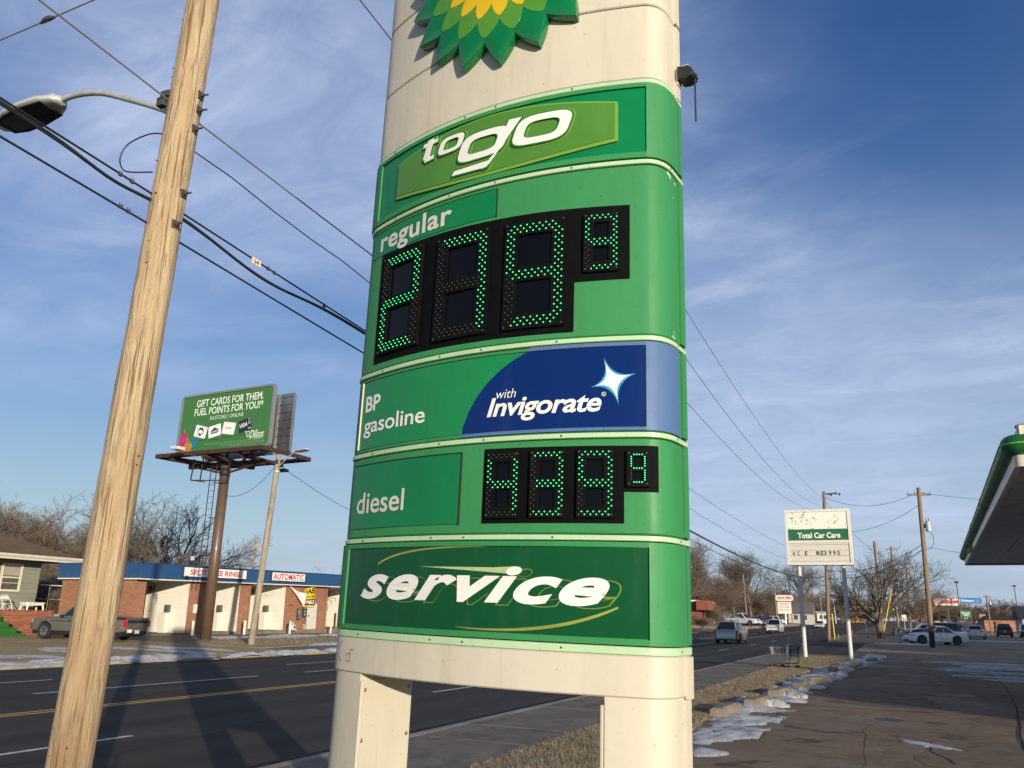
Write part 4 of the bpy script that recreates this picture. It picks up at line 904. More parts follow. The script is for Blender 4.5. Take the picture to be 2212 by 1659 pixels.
for p, q in (((.738, .265), (.750, .265)), ((.750, .265), (.765, .19)), ((.765, .19), (.79, .19)), ((.757, .25), (.797, .25)), ((.797, .25), (.79, .19)), ((.765, .165), (.79, .165))):
    a, b_ = bf(bx(p[0]), by(p[1]), .006), bf(bx(q[0]), by(q[1]), .006); ct.bar(a, b_, .03, .004, up=(0, -1, 0))
ct.build('trolley_logo', ADW, ad); sw = MB(); sw.bar(bf(bx(.85), by(.112), .005), bf(bx(.93), by(.142), .005), .018, .004, up=(0, -1, 0)); sw.build('script_underline', ADW, ad)
SM = pm('advert_small_print', (.36, .47, .28), .5)
for i, (u0, u1) in enumerate(((.30, .955), (.48, .955), (.58, .955))): tag(lettering('Restrictions apply, see store for details. Not all cards available at all locations'[:80-14*i], bf, bx(u0), bx(u1), by(.100-.036*i), by(.122-.036*i), .004).build('small_print', SM, ad), kind='stuff')
def orn(u, v, rx, ry, c, name, rot=0, cap=(0, 0)):
    pts = [(rx*math.cos(2*math.pi*i/26), ry*math.sin(2*math.pi*i/26)) for i in range(26)]; cc, ss = math.cos(rot), math.sin(rot); g = lambda x, y: (bx(u)+cc*x-ss*y, by(v)+ss*x+cc*y)
    pts = [g(*p) for p in pts]; pts = [(min(max(x, .108), BW), max(y, .108)) for x, y in pts]
    o = MB().add([bf(x, y, .004+.0015*cap[0]) for x, y in pts], [tuple(range(26))]).build(name, pm(name+'_print', c, .4, var=.5, scale=2.2), ad)
    q = [g(x, y) for x, y in ((-.07, ry-.02), (.07, ry-.02), (.06, ry+.16), (-.06, ry+.16))]; MB().add([bf(max(x, .106), y, .0045) for x, y in q], [(0, 1, 2, 3)]).build('bauble_cap', pm('bauble_silver', (.4, .33, .28), .4, .4, var=.4), o)
orn(.058, .17, .34, .58, (.55, .03, .16), 'pink_bauble', 0, (0, 0)); orn(.185, .17, .26, .36, (.02, .20, .28), 'teal_bauble', R(-42), (1, 0)); orn(.115, .085, .30, .33, (.52, .26, .03), 'gold_bauble', R(10), (2, 0))
pl = MB().box2((0, 0, 0), (0, 0, 0)); f = plane_fn(fL+ex*4.98+Vector((0, -.12, -.28)), ex, (0, 0, 1))
lp_ = MB().prism([(0, 0), (1.18, 0), (1.18, .24), (0, .24)], f, -.03, 0).build('owner_plate', pm('plate_grey', (.5, .55, .55), .5, var=.2), BB)
MB().prism([(0.01, .01), (.30, .01), (.30, .23), (.01, .23)], f, .001, .004).build('number_plate', CARDW, lp_); lettering('1054', f, .05, .27, .06, .18, .006).build('plate_lettering', pm('plate_red', (.3, .05, .05), .5), lp_)
lettering('LAMAR', f, .36, 1.14, .045, .19, .003, .2, .03).build('plate_lettering', CARDW, lp_)
# rear panel seen from behind, with ribs
rR, rL = Vector((-27.45, 33.0, 9.50)), Vector((-34.1, 33.9, 9.5)); rx = (rR-rL).normalized(); rf = plane_fn(rL, rx, (0, 0, 1)); RW = (rR-rL).length
MB().prism(rrect(0, RW, 0, BH, .22), rf, -.03, .02).build('rear_panel', GREYM, BB)
for k in range(8): q = .12+k*.415; MB().box2((0, 0, 0), (1, 1, 1)) if False else MB().bar(rf(.05, q, .04), rf(RW-.05, q, .04), .03, .05).build('rear_rib', GREYM, BB)
for x in (RW-1.25, RW-3.1, RW-4.9, .4): MB().bar(rf(x, 0, .08), rf(x, BH, .08), .09, .09).build('rear_upright', GREYM, BB)
MB().bar(rf(RW-.06, .1, .03), rf(RW-.06, BH-.1, .03), .06, .10).build('rear_edge', FRAMEG, BB)
for t in (1.2, 3.3, 5.4): MB().bar(bf(t, 2.4, -.16), rf(t, 2.4, .05), .10, .14).build('cross_brace', RUST, BB); MB().bar(bf(t, .3, -.16), rf(t, .3, .05), .10, .14).build('cross_brace', RUST, BB)
# catwalk platform
A_, B_, C_, D_ = Vector((-34.5, 30.9, 9.33)), Vector((-27.2, 30.6, 9.31)), Vector((-27.05, 34.1, 9.31)), Vector((-33.8, 34.6, 9.31))
for p, q in ((A_, B_), (B_, C_), (D_, C_), (A_, D_)): MB().bar(p, q, .10, .20).build('catwalk_beam', RUST, BB)
for t in (0, .33, .62): MB().bar(A_.lerp(B_, t)+Vector((0, .3, -.02)), A_.lerp(B_, t+.30)+Vector((0, .3, -.02)), .50, .04).build('catwalk_deck', RUST, BB)
for t in (0, .35, .68): MB().bar(D_.lerp(C_, t)+Vector((0, -.3, -.02)), D_.lerp(C_, t+.30)+Vector((0, -.3, -.02)), .50, .04).build('catwalk_deck', RUST, BB)
MB().bar((-31.1, 30.8, 9.16), (-31.1, 34.4, 9.16), .30, .24).build('head_beam', RUST, BB)
for x in (-33.2, -29.0): MB().bar((x, 30.8, 9.14), (x, 34.3, 9.14), .14, .2).build('cross_beam', RUST, BB)
MB().bar((-33.6, 32.4, 8.98), (-28.6, 32.4, 8.98), .2, .26).build('spreader_beam', RUST, BB)
for x in (-33.3, -28.9):
    MB().bar((x, 32.4, 8.95), (-31.1, 32.4, 8.5), .07, .1).build('knee_brace', RUST, BB)
MB().bar(A_+Vector((.8, .1, -.06)), Vector((-31.3, 33.0, 8.95)), .08, .12).build('diagonal_brace', RUST, BB); MB().bar(B_+Vector((-.6, .1, -.06)), Vector((-30.9, 33.0, 8.95)), .08, .12).build('diagonal_brace', RUST, BB)
# ladder with rest cage
for dx in (-.19, .19): MB().bar((-31.55+dx, 32.05, 3.7), (-31.55+dx, 32.05, 9.1), .035, .03).build('ladder_rail', RUST, BB)
for k in range(17): MB().tube((-31.74, 32.05, 3.85+.31*k), (-31.36, 32.05, 3.85+.31*k), .012, n=6).build('ladder_rung', RUST, BB)
for z in (4.4, 6.2, 8.0): MB().bar((-31.55, 32.05, z), (-31.2, 32.3, z), .03, .05).build('ladder_bracket', RUST, BB)
for p, q in (((-32.5, 31.6, 9.2), (-32.6, 31.6, 8.1)), ((-31.9, 31.6, 9.2), (-31.95, 31.6, 8.1)), ((-32.6, 31.6, 8.1), (-31.2, 31.6, 8.02)), ((-30.4, 31.9, 8.05), (-30.4, 31.9, 9.2)), ((-31.2, 31.6, 8.02), (-30.4, 31.9, 8.05)), ((-32.6, 31.6, 8.1), (-32.3, 32.3, 8.1))): MB().bar(p, q, .05, .05).build('rest_frame', RUST, BB)
MB().box((-31.95, 31.75, 4.15), (.14, .10, .2)).build('meter_box', pm('box_grey', (.6, .6, .6), .5), BB)
def flood(p, aim):
    d = (Vector(aim)-Vector(p)).normalized(); b = MB(); P = Vector(p); b.bar(P-d*.30, P+d*.32, .44, .16); o = b.build('floodlight', pm('flood_white', (.62, .62, .60), .4), BB, bevel=.03); MB().bar(P+Vector((.1, .2, -.2)), P+Vector((.4, 1.0, -.25)), .05, .05).build('light_arm', RUST, o)
flood((-32.0, 29.9, 9.42), (-31.3, 29.85, 9.36)); MB().bar((-29.9, 34.9, 9.0), (-29.2, 34.9, 9.0), .4, .15).build('floodlight', pm('flood_dark', (.03, .035, .035), .4), BB, bevel=.03)
MB().path(span((-30.83, 32.3, 7.35), (-27.05, 31.55, 8.6), .55, 20), .012, 6).thing('overhead_cable', CABLE, 'drooping cable between billboard post and the grey timber lamp pole', 'cable')
# timber lamp pole beside it
WOODG = wood_mat('weathered_grey_wood', (.36, .30, .225), (.25, .205, .15), (.44, .38, .29), (.12, .085, .055))
LP = thing('lamp_pole', 'weathered grey timber lamp pole standing beside the billboard post', 'lamp pole', (-27.35, 31.5, 0))
timber(MB(), (-27.45, 31.5, 0), (-26.92, 31.5, 9.07), .155, .125, 24, 16, .006, 6).build('shaft', WOODG, LP, smooth=True)
la = MB().path(smooth_pts([(-26.88, 31.45, 8.45), (-26.6, 31.40, 8.62), (-26.1, 31.3, 8.95), (-25.75, 31.25, 9.1), (-25.6, 31.2, 9.12)], 4), .03, 8).build('lamp_arm', GALV, LP, smooth=True)
cobra(LP, Matrix.Translation((-25.7, 31.25, 9.10)) @ Matrix.Rotation(R(-8), 4, 'Z') @ Matrix.Rotation(R(-4), 4, 'Y') @ Matrix.Diagonal((.95, 1.1, 1.1, 1)))
b = MB(); b.tube((-26.94, 31.5, 8.20), (-26.94, 31.5, 8.28), .15, n=14); b.build('pole_band', GALV, LP); b = MB(); b.box((-26.85, 31.34, 8.72), (.10, .08, .22)); b.build('cable_bracket', DSTEEL, LP, bevel=.01)
cable([(span((-26.9, 31.5, 8.62), (-27.6, 62, 9.2), 2.4, 30), .012)], [CABLE], 'cable running up the road from the grey timber lamp pole', group='cables of the far side poles')
# ================================================================ house across the road, porch and furniture
def lap_mat(name, a, b):
    n = NB(name, .7); return n.done(n.mix(n.noise(1.2, (1, .4, 2), 7), a, b), [(n.noise(30, (1, .1, 1), 4), .1, .01)])
SIDING = lap_mat('grey_green_siding', (.235, .235, .185), (.195, .195, .155)); TRIMW = pm('house_trim_white', (.62, .58, .48), .5, var=.1); SHING = None
n = NB('brown_shingle', .9); SHING = n.done(n.mix(n.noise(26, (1, 1, 1), 5), n.mix(n.noise(1.5, detail=5), (.125, .086, .052), (.165, .118, .075)), (.085, .056, .034)), [(n.noise(50, detail=4), .4, .02)])
PANE = pm('house_glass', (.10, .10, .085), .08, var=.4, scale=2); CURT = pm('window_blind', (.33, .30, .24), .8)
HS = thing('house', 'small grey-green clapboard house with brown hip roof and white gutter', 'house', (-46, 28, .2))
x0, ye = -44.0, 32.5
MB().box2((x0-9, 18, -.1), (x0-.03, ye-.03, 4.15)).build('wall', SIDING, HS)
for k in range(12):
    z = 1.05+.26*k; b = MB(); vs = [(x0-.02, 18, z), (x0+.018, 18, z), (x0-.02, 18, z+.268), (x0-.02, ye, z), (x0+.018, ye, z), (x0-.02, ye, z+.268)]; b.add(vs, [(0, 1, 2), (5, 4, 3), (1, 4, 5, 2), (0, 3, 4, 1)]); b.build('clapboard', SIDING, HS)
wn = MB().box2((x0+.02, 30.18, 2.44), (x0+.05, 31.35, 3.86)).build('window', TRIMW, HS)
for a, b_ in (((x0+.05, 30.14, 2.40), (x0+.085, 30.28, 3.90)), ((x0+.05, 31.25, 2.40), (x0+.085, 31.39, 3.90)), ((x0+.05, 30.28, 3.78), (x0+.085, 31.25, 3.90)), ((x0+.05, 30.28, 2.40), (x0+.10, 31.25, 2.50)), ((x0+.052, 30.28, 3.12), (x0+.075, 31.25, 3.18))): MB().box2(a, b_).build('frame', TRIMW, wn)
MB().box2((x0+.051, 30.30, 3.19), (x0+.058, 31.24, 3.77)).build('pane', PANE, wn); MB().box2((x0+.051, 30.30, 2.51), (x0+.056, 31.24, 3.11)).build('pane', PANE, wn); MB().box2((x0+.0585, 30.32, 3.25), (x0+.0605, 31.22, 3.70)).build('blind', CURT, wn)
MB().box2((x0+.05, 30.28, 2.84), (x0+.068, 31.25, 2.87)).build('glazing_bar', TRIMW, wn); wn2 = MB().box2((x0+.02, 28.2, 2.44), (x0+.05, 29.9, 3.86)).build('window', TRIMW, HS); MB().box2((x0+.051, 28.3, 2.5), (x0+.058, 29.8, 3.8)).build('pane', PANE, wn2)
ex0, ey = -42.3, 33.8
roof = MB(); P = [(ex0, 16.5, 4.30), (ex0, ey, 4.30), (-54.5, ey, 4.30), (-54.5, 16.5, 4.30), (-48.4, 22.6, 6.75), (-48.4, 27.7, 6.75)]
roof.add(P, [(0, 1, 5, 4), (1, 2, 5), (2, 3, 4, 5), (3, 0, 4), (3, 2, 1, 0)]); rf_ = roof.build('roof', SHING, HS)
for i in range(1, 22):      # shingle courses, each a slightly proud strip
    t = i/22; zz_ = 4.30+2.45*t; xx = ex0-6.1*t; yb = ey-6.1*t; a = Vector((xx+.03, 16.5+6.1*t, zz_+.012)); b_ = Vector((xx+.03, yb-.02, zz_+.012)); m = MB(); m.add([a, b_, b_+Vector((-.12, -.03, .062)), a+Vector((-.12, .03, .062)), a+Vector((.0, 0, -.02)), b_+Vector((0, 0, -.02))], [(0, 1, 2, 3), (4, 5, 1, 0)]); m.build('shingle_course', SHING, rf_)
MB().box2((ex0-1.7, 16.6, 4.12), (ex0-.04, ey-.04, 4.17)).build('soffit', pm('soffit_tan', (.25, .22, .17), .7), HS)  # one even tan colour under the eaves
g = MB(); g.add([(ex0+a, y, z) for y in (16.4, ey+.12) for a, z in ((-.02, 4.14), (.07, 4.16), (.13, 4.26), (.13, 4.32), (.11, 4.32), (-.02, 4.22))], [(i, (i+1) % 6, 6+(i+1) % 6, 6+i) for i in range(6)]+[tuple(range(6))[::-1], tuple(range(6, 12))]); g.build('gutter', TRIMW, HS); MB().box2((ex0-.06, 16.5, 4.05), (ex0-.02, ey, 4.15)).build('fascia_board', TRIMW, HS)
MB().box2((ex0-12, ey-.03, 4.08), (ex0, ey+.02, 4.28)).build('fascia_board', TRIMW, HS); MB().tube((x0+.05, ye-.06, 1.0), (x0+.05, ye-.06, 2.1), .02, n=6).build('vent_pipe', DSTEEL, HS)
# brick porch wall: every brick its own piece on the faces towards the road
BRK = [pm('porch_brick_%d' % i, c, .85, var=.25, scale=9) for i, c in enumerate([(.29, .085, .040), (.35, .105, .048), (.25, .070, .036)])]; MORT = pm('porch_mortar', (.36, .28, .21), .9)
PW = thing('porch_wall', 'low orange-red brick porch wall in front of the grey house', 'brick wall', (-41.4, 30, .2))
MB().box2((-41.60, 26.5, -.1), (-41.24, 31.56, 1.36)).build('mortar_core', MORT, PW); rnd = random.Random(3)
cnt = 0; bl, bhh = .56, .098
for k in range(11):
    z = .20+k*.104; y = 28.3-(bl+.02)*(k % 2)/2
    while y < 31.55:
        a, b_ = max(y, 28.3), min(y+bl, 31.57)
        if b_-a > .06: MB().box2((-41.26, a, z), (-41.205+rnd.uniform(-.006, .006), b_, z+bhh-.014)).build('brick', BRK[rnd.randrange(3)], PW); cnt += 1
        y += bl+.02
for k in range(28): y = 28.3+k*.118; MB().box2((-41.64, y, 1.362), (-41.16, y+.104, 1.455)).build('cap_brick', BRK[rnd.randrange(3)], PW)
MB().box2((-44.0, 26, .1), (-41.61, 32.3, 1.28)).build('porch_floor', pm('porch_concrete', (.30, .27, .22), .8), PW)
GC = pm('green_step_carpet', (.025, .13, .018), .95, var=.3, scale=20, bump=.3)
SP = thing('porch_steps', 'porch steps covered with bright green carpet', 'steps', (-40.5, 28, .1))
for k in range(4): MB().box2((-41.2, 26.6, -.1), (-39.5-.0+.0-(.42*k), 28.95-.17*k, .36+.27*k)).build('step', GC, SP, bevel=.02)
WPL = pm('white_plastic', (.72, .68, .60), .4, var=.08)
CH = thing('folding_chair', 'cream folding metal chair on the porch of the grey house', 'chair', (-42.3, 29.6, 1.28))
b = MB(); cy = 29.62; b.path(smooth_pts([(-42.05, cy-.24, 1.28), (-42.22, cy-.24, 1.75), (-42.5, cy-.22, 2.05), (-42.53, cy-.14, 2.17), (-42.54, cy, 2.20), (-42.53, cy+.14, 2.17), (-42.5, cy+.22, 2.05), (-42.22, cy+.24, 1.75), (-42.05, cy+.24, 1.28)], 4), .022, 8); b.build('tube_frame', WPL, CH, smooth=True)
b = MB(); b.path([(-42.6, cy-.22, 1.28), (-42.1, cy-.21, 1.74)], .02, 8); b.build('rear_leg', WPL, CH); MB().path([(-42.6, cy+.22, 1.28), (-42.1, cy+.21, 1.74)], .02, 8).build('rear_leg', WPL, CH)
MB().box((-42.25, cy, 1.75), (.42, .42, .035)).build('seat', WPL, CH, bevel=.012); MB().bar((-42.47, cy-.2, 2.06), (-42.47, cy+.2, 2.06), .03, .17).build('backrest', WPL, CH, bevel=.01)
TB = thing('patio_table', 'white plastic patio table beside the folding chair on the porch', 'table', (-42.4, 31.2, 1.28))
MB().prism(rrect(-42.75, -42.05, 30.62, 31.75, .12), lambda x, y, d: Vector((x, y, d)), 1.80, 1.86).build('table_top', WPL, TB, bevel=.01); MB().prism(rrect(-42.7, -42.1, 30.67, 31.7, .1), lambda x, y, d: Vector((x, y, d)), 1.70, 1.80).build('apron', WPL, TB)
for x in (-42.65, -42.15):
    for y in (30.74, 31.62): MB().tube((x, y, 1.72), (x+(.05 if x > -42.4 else -.05), y+(.06 if y > 31 else -.06), 1.28), .055, .035, 8).build('leg', WPL, TB)
# line of laundry pipes / carport rails between house and car wash
RL = thing('yard_rails', 'thin white rails in front of the thicket between house and car wash', 'rail', (-50, 38, .2))
for z, r_ in ((2.95, .035), (2.1, .03)): MB().tube((-48.5, 36.0, z), (-46.2, 42.2, z-.12), r_, n=6).build('rail', WPL, RL)
for x, y in ((-48.3, 36.5), (-47.3, 39.3), (-46.3, 42)): MB().tube((x, y, .2), (x, y, 3.0), .03, n=6).build('post', WPL, RL)
# ================================================================ car wash
def brick_mat(name, a, b, mo, sc=1.0):
    n = NB(name, .9); t = n.t; sp = t.nodes.new('ShaderNodeSeparateXYZ'); t.links.new(n.co, sp.inputs[0])
    ad_ = n.math('ADD', sp.outputs[0], sp.outputs[1]); cb = t.nodes.new('ShaderNodeCombineXYZ'); t.links.new(ad_, cb.inputs[0]); t.links.new(sp.outputs[2], cb.inputs[1])
    br = t.nodes.new('ShaderNodeTexBrick'); t.links.new(cb.outputs[0], br.inputs['Vector']); br.inputs['Scale'].default_value = 1/sc; br.inputs['Brick Width'].default_value = .30; br.inputs['Row Height'].default_value = .10; br.inputs['Mortar Size'].default_value = .010
    br.inputs['Color1'].default_value = a+(1,); br.inputs['Color2'].default_value = b+(1,); br.inputs['Mortar'].default_value = mo+(1,)
    col = n.mix(n.math('MULTIPLY', n.noise(1.1, (1, 1, .25), 6, lo=.5, hi=.72), .55), br.outputs['Color'], (.12, .055, .035))
    col = n.mix(n.math('MULTIPLY', n.noise(2.4, (1, 1, .5), 6, lo=.58, hi=.75), .4), col, (.42, .30, .22))
    return n.done(col, [(br.outputs['Fac'], -.4, .01)])
BRICKW = brick_mat('wash_brick', (.33, .135, .065), (.25, .095, .048), (.30, .20, .14))
def block_mat():
    n = NB('painted_block', .75); t = n.t; sp = t.nodes.new('ShaderNodeSeparateXYZ'); t.links.new(n.co, sp.inputs[0]); cb = t.nodes.new('ShaderNodeCombineXYZ'); t.links.new(n.math('ADD', sp.outputs[0], sp.outputs[1]), cb.inputs[0]); t.links.new(sp.outputs[2], cb.inputs[1])
    br = t.nodes.new('ShaderNodeTexBrick'); t.links.new(cb.outputs[0], br.inputs['Vector']); br.inputs['Scale'].default_value = 1; br.inputs['Brick Width'].default_value = .40; br.inputs['Row Height'].default_value = .20; br.inputs['Mortar Size'].default_value = .006
    c = (.78, .75, .66); br.inputs['Color1'].default_value = c+(1,); br.inputs['Color2'].default_value = (.74, .71, .62, 1); br.inputs['Mortar'].default_value = (.62, .59, .51, 1)
    col = n.mix(n.math('MULTIPLY', n.noise(1.3, detail=8, lo=.56, hi=.75), .45), br.outputs['Color'], (.40, .36, .28)); col = n.mix(n.math('MULTIPLY', n.noise(7, (1, 1, .6), 4, lo=.66, hi=.74), .35), col, (.28, .25, .20))
    return n.done(col, [(br.outputs['Fac'], -.3, .01)])
BLOCK = block_mat(); FASB = pm('blue_fascia_steel', (.022, .085, .215), .4, .1, var=.15, scale=1.5, coat=.1); REDP = pm('sign_red_letter', (.50, .035, .045), .5, var=.1); SIGNW = pm('sign_white_face', (.80, .77, .70), .45, var=.05)
WASH = thing('car_wash', 'brick self-service car wash with blue metal fascia and white bays', 'car wash', (-36.5, 33.0, .30), (R(.9), 0, 0))
def wb(mb, name, m, par=None, **k): return mb.build(name, m, par or WASH, world=False, **k)
YE = 25.5; XB = -5.75
wb(MB().box2((-5.9, -.18, -.5), (-.25, .02, 3.0)), 'end_wall', BRICKW); wb(MB().box2((-.62, .021, -.5), (-.25, .53, 3.0)), 'pier', BRICKW)
for a, b_ in ((3.62, 5.30), (7.75, 8.74), (12.05, 16.65), (20.6, 22.2)):
    wb(MB().box2((-1.3, a, -.5), (-.25, b_, 3.0)), 'pier', BRICKW); o = wb(MB().box2((XB, a+.02, -.5), (-1.301, b_-.02, 3.0)), 'bay_wall', BLOCK)
    wb(MB().box2((-1.36, a-.012, -.5), (-.262, a-.001, 2.92)), 'bay_lining', BLOCK, o)
wb(MB().box2((XB-.2, .02, -.5), (XB, YE, 3.0)), 'rear_wall', BLOCK); wb(MB().box2((XB, -.1, 2.96), (.25, YE, 3.12)), 'ceiling', BLOCK)
wb(MB().box2((XB-.3, -.25, 3.12), (.2, YE, 3.5)), 'roof_deck', pm('roof_gravel', (.2, .19, .17), .9))
wb(MB().box2((XB-.2, .02, -.3), (-.1, YE, .02)), 'bay_floor', FORECM)
# ribbed fascia, one sheet after another
pw = .30; sheet_me = None
for k in range(int((YE+.35)/pw)):
    y = -.45+k*pw; b = MB(); b.box2((.30, y+.004, 2.92), (.345, y+pw-.004, 3.68)); b.box2((.345, y+.004, 2.92), (.372, y+.030, 3.68))
    if sheet_me is None: o = wb(b, 'fascia_sheet', FASB); sheet_me = (o.data, y)
    else:
        o = bpy.data.objects.new('fascia_sheet', sheet_me[0]); COL.objects.link(o); o.parent = WASH; o.location = (0, y-sheet_me[1], 0)
em_ = None
for k in range(21):
    x = .29-k*pw; b = MB(); b.box2((x-pw+.004, -.47, 2.92), (x-.004, -.43, 3.68)); b.box2((x-.030, -.497, 2.92), (x-.004, -.47, 3.68))
    if em_ is None: o = wb(b, 'fascia_sheet', FASB); em_ = o.data
    else: o = bpy.data.objects.new('fascia_sheet', em_); COL.objects.link(o); o.parent = WASH; o.location = (-k*pw, 0, 0)
wb(MB().box2((.25, -.5, 3.68), (.40, YE, 3.74)), 'coping', FASB); wb(MB().box2((-6.1, -.52, 3.68), (.40, -.40, 3.741)), 'coping', FASB); wb(MB().box2((-6.0, -.46, 2.86), (.30, YE, 2.92)), 'soffit', SIGNW)
def wsign(y0, y1, z0, z1, t, lx, ly, name):
    o = wb(MB().box2((.374, y0, z0), (.47, y1, z1)), name, pm('sign_can_dark', (.05, .05, .06), .5), bevel=.01); fn = plane_fn((.472, y0, z0), (0, 1, 0), (0, 0, 1)); w_, h = y1-y0, z1-z0
    wb(MB().prism([(.06, .05), (w_-.06, .05), (w_-.06, h-.05), (.06, h-.05)], fn, 0, .004), 'sign_face', SIGNW, o)
    wb(lettering(t, fn, lx*w_, (1-lx)*w_, ly*h, (1-ly)*h, .007, 0, .028), 'sign_lettering', REDP, o)
wsign(2.32, 7.42, 3.07, 3.66, 'SPOT FREE RINSE', .10, .24, 'rinse_sign'); wsign(9.68, 13.08, 3.07, 3.66, 'AUTOMATIC', .05, .17, 'automatic_sign')
# office front details
dr = wb(MB().box2((-.25, 14.45, .0), (-.21, 15.47, 1.72)), 'door', pm('door_off_white', (.60, .57, .50), .6, var=.1)); wb(MB().box2((-.21, 14.52, .85), (-.15, 14.60, .95)), 'handle', DSTEEL, dr)
for y0, y1, z0, z1 in ((13.35, 13.70, .62, 1.38), (13.88, 14.35, .80, 1.68)):
    o = wb(MB().box2((-.25, y0, z0), (-.17, y1, z1)), 'coin_panel', pm('coin_panel_dark', (.05, .055, .06), .45, var=.3, scale=12), bevel=.01)
    for k in range(2): wb(MB().lathe([(.06, 0), (.06, .02)], 12, (-.168, (y0+y1)/2, z0+.18+.2*k), 'X'), 'dial', pm('dial_grey', (.4, .4, .38), .5), o)
    wb(MB().box2((-.168, y0+.06, z1-.30), (-.160, y1-.06, z1-.08)), 'notice', pm('notice_grey', (.25, .25, .24), .5), o)
wb(MB().tube((-.25, 12.5, 1.62), (-.05, 12.62, 1.58), .03, n=8), 'spigot', DSTEEL); wb(MB().box2((-.24, 14.12, 0), (-.10, 14.36, .35)), 'waste_bin', pm('bin_grey', (.4, .38, .33), .6))
# bay equipment
for y0, y1 in ((.55, 3.6), (5.3, 7.75), (8.74, 12.0), (16.65, 20.5)):
    o = wb(MB().box2((-2.4, y1-1.25, 2.80), (-1.9, y1-.8, 2.95)), 'bay_lamp', pm('lamp_white', (.7, .68, .6), .5)); wb(MB().box2((-1.2, y0+.9, 2.80), (-.8, y0+1.3, 2.95)), 'bay_lamp', MATS['lamp_white'])
    wb(MB().box2((-1.9, y1-.42, .0), (-1.42, y1-.002, 1.12)), 'equipment_cabinet', pm('cabinet_cream', (.70, .67, .58), .5, var=.05), bevel=.01); wb(MB().box2((-1.78, y1-.22, 1.15), (-1.5, y1-.003, 1.55)), 'control_box', pm('control_dark', (.10, .10, .10), .5))
    wb(MB().box2((-3.2, y1-.20, 2.30), (-2.9, y1-.003, 2.6)), 'speaker_box', MATS['control_dark'])
BOOM = pm('boom_blue', (.03, .10, .28), .4)
for y1 in (3.6, 7.75, 20.5):
    b = MB(); b.tube((-3.0, y1-.05, 2.12), (-1.6, y1-1.0, 2.10), .022, n=6); b.tube((-1.6, y1-1.0, 2.10), (-1.62, y1-1.0, 1.85), .018, n=6); wb(b, 'wash_boom', BOOM)
    wb(MB().path(smooth_pts([(-3.0, y1-.06, 2.1), (-3.02, y1-.08, 1.7), (-3.1, y1-.08, 1.35), (-3.0, y1-.08, 1.2), (-2.9, y1-.08, 1.4), (-2.98, y1-.08, 1.75)], 4), .015, 6), 'hose', pm('hose_grey', (.45, .42, .36), .6))
wb(MB().box2((-2.3, 3.55, .45), (-2.2, 3.6, .95)), 'drip_pipe', DSTEEL)
for a in (4.05, 5.05): wb(MB().box2((-.25, a, 1.1), (-.10, a+.2, 1.6)), 'meter_box', MATS['lamp_white'], bevel=.02)
# folded banner
BN = thing('lease_banner', 'torn yellow and black lease banner hanging folded on the car wash brickwork', 'banner', (-36.55, 47, 2.0))
YEL = pm('banner_yellow', (.72, .52, .02), .6, var=.08); BLK = pm('banner_black', (.014, .014, .014), .6); BWT = pm('banner_white', (.72, .68, .60), .6)
def bfn(x, y, d=0):
    yy = 46.55+x*1.38; sag = -.55*(1-x)**1.5*.55; return Vector((-36.55+.05*math.sin(x*9+y*2)+d, yy, 2.02+y*1.36+sag*y+.10*x*0))
def bpatch(x0, x1, y0, y1, d=0, n=8):
    b = MB(); vs = [bfn(x0+(x1-x0)*i/n, y0+(y1-y0)*j/4, d) for j in range(5) for i in range(n+1)]; return b.add(vs, [(j*(n+1)+i, j*(n+1)+i+1, (j+1)*(n+1)+i+1, (j+1)*(n+1)+i) for j in range(4) for i in range(n)])
bpatch(0, 1, 0, 1, 0).build('sheet', YEL, BN); bpatch(0, 1, .08, .40, .006).build('black_band', BLK, BN)
lettering('LEASE', bfn, .08, .97, .68, .95, .008, .1, .04).build('lettering', BLK, BN); lettering('NG AVAILABLE', bfn, .03, .93, .46, .60, .008, .1, .02).build('lettering', BLK, BN); lettering('-9963', bfn, .02, .90, .14, .35, .012, .15, .04).build('lettering', BWT, BN)
b = MB(); Q = [Vector((-36.60, 45.05, 3.40)), Vector((-36.36, 46.66, 2.90)), Vector((-36.34, 46.62, 2.02))]; vs = []; n = 8
for i in range(n+1):
    for j in range(n+1-i):
        u, v = i/n, j/n; p = Q[0]*(1-u-v)+Q[1]*u+Q[2]*v; vs.append(p+Vector((.07*math.sin(7*u+5*v)*(u+v)*(1-u*v), 0, -.12*math.sin(math.pi*u)*(1-v))))
idx = {}; k = 0
for i in range(n+1):
    for j in range(n+1-i): idx[(i, j)] = k; k += 1
fs = [(idx[(i, j)], idx[(i+1, j)], idx[(i, j+1)]) for i in range(n) for j in range(n-i)]+[(idx[(i+1, j)], idx[(i+1, j+1)], idx[(i, j+1)]) for i in range(n) for j in range(n-i-1)]
b.add(vs, fs).build('folded_corner', BWT, BN, smooth=True)
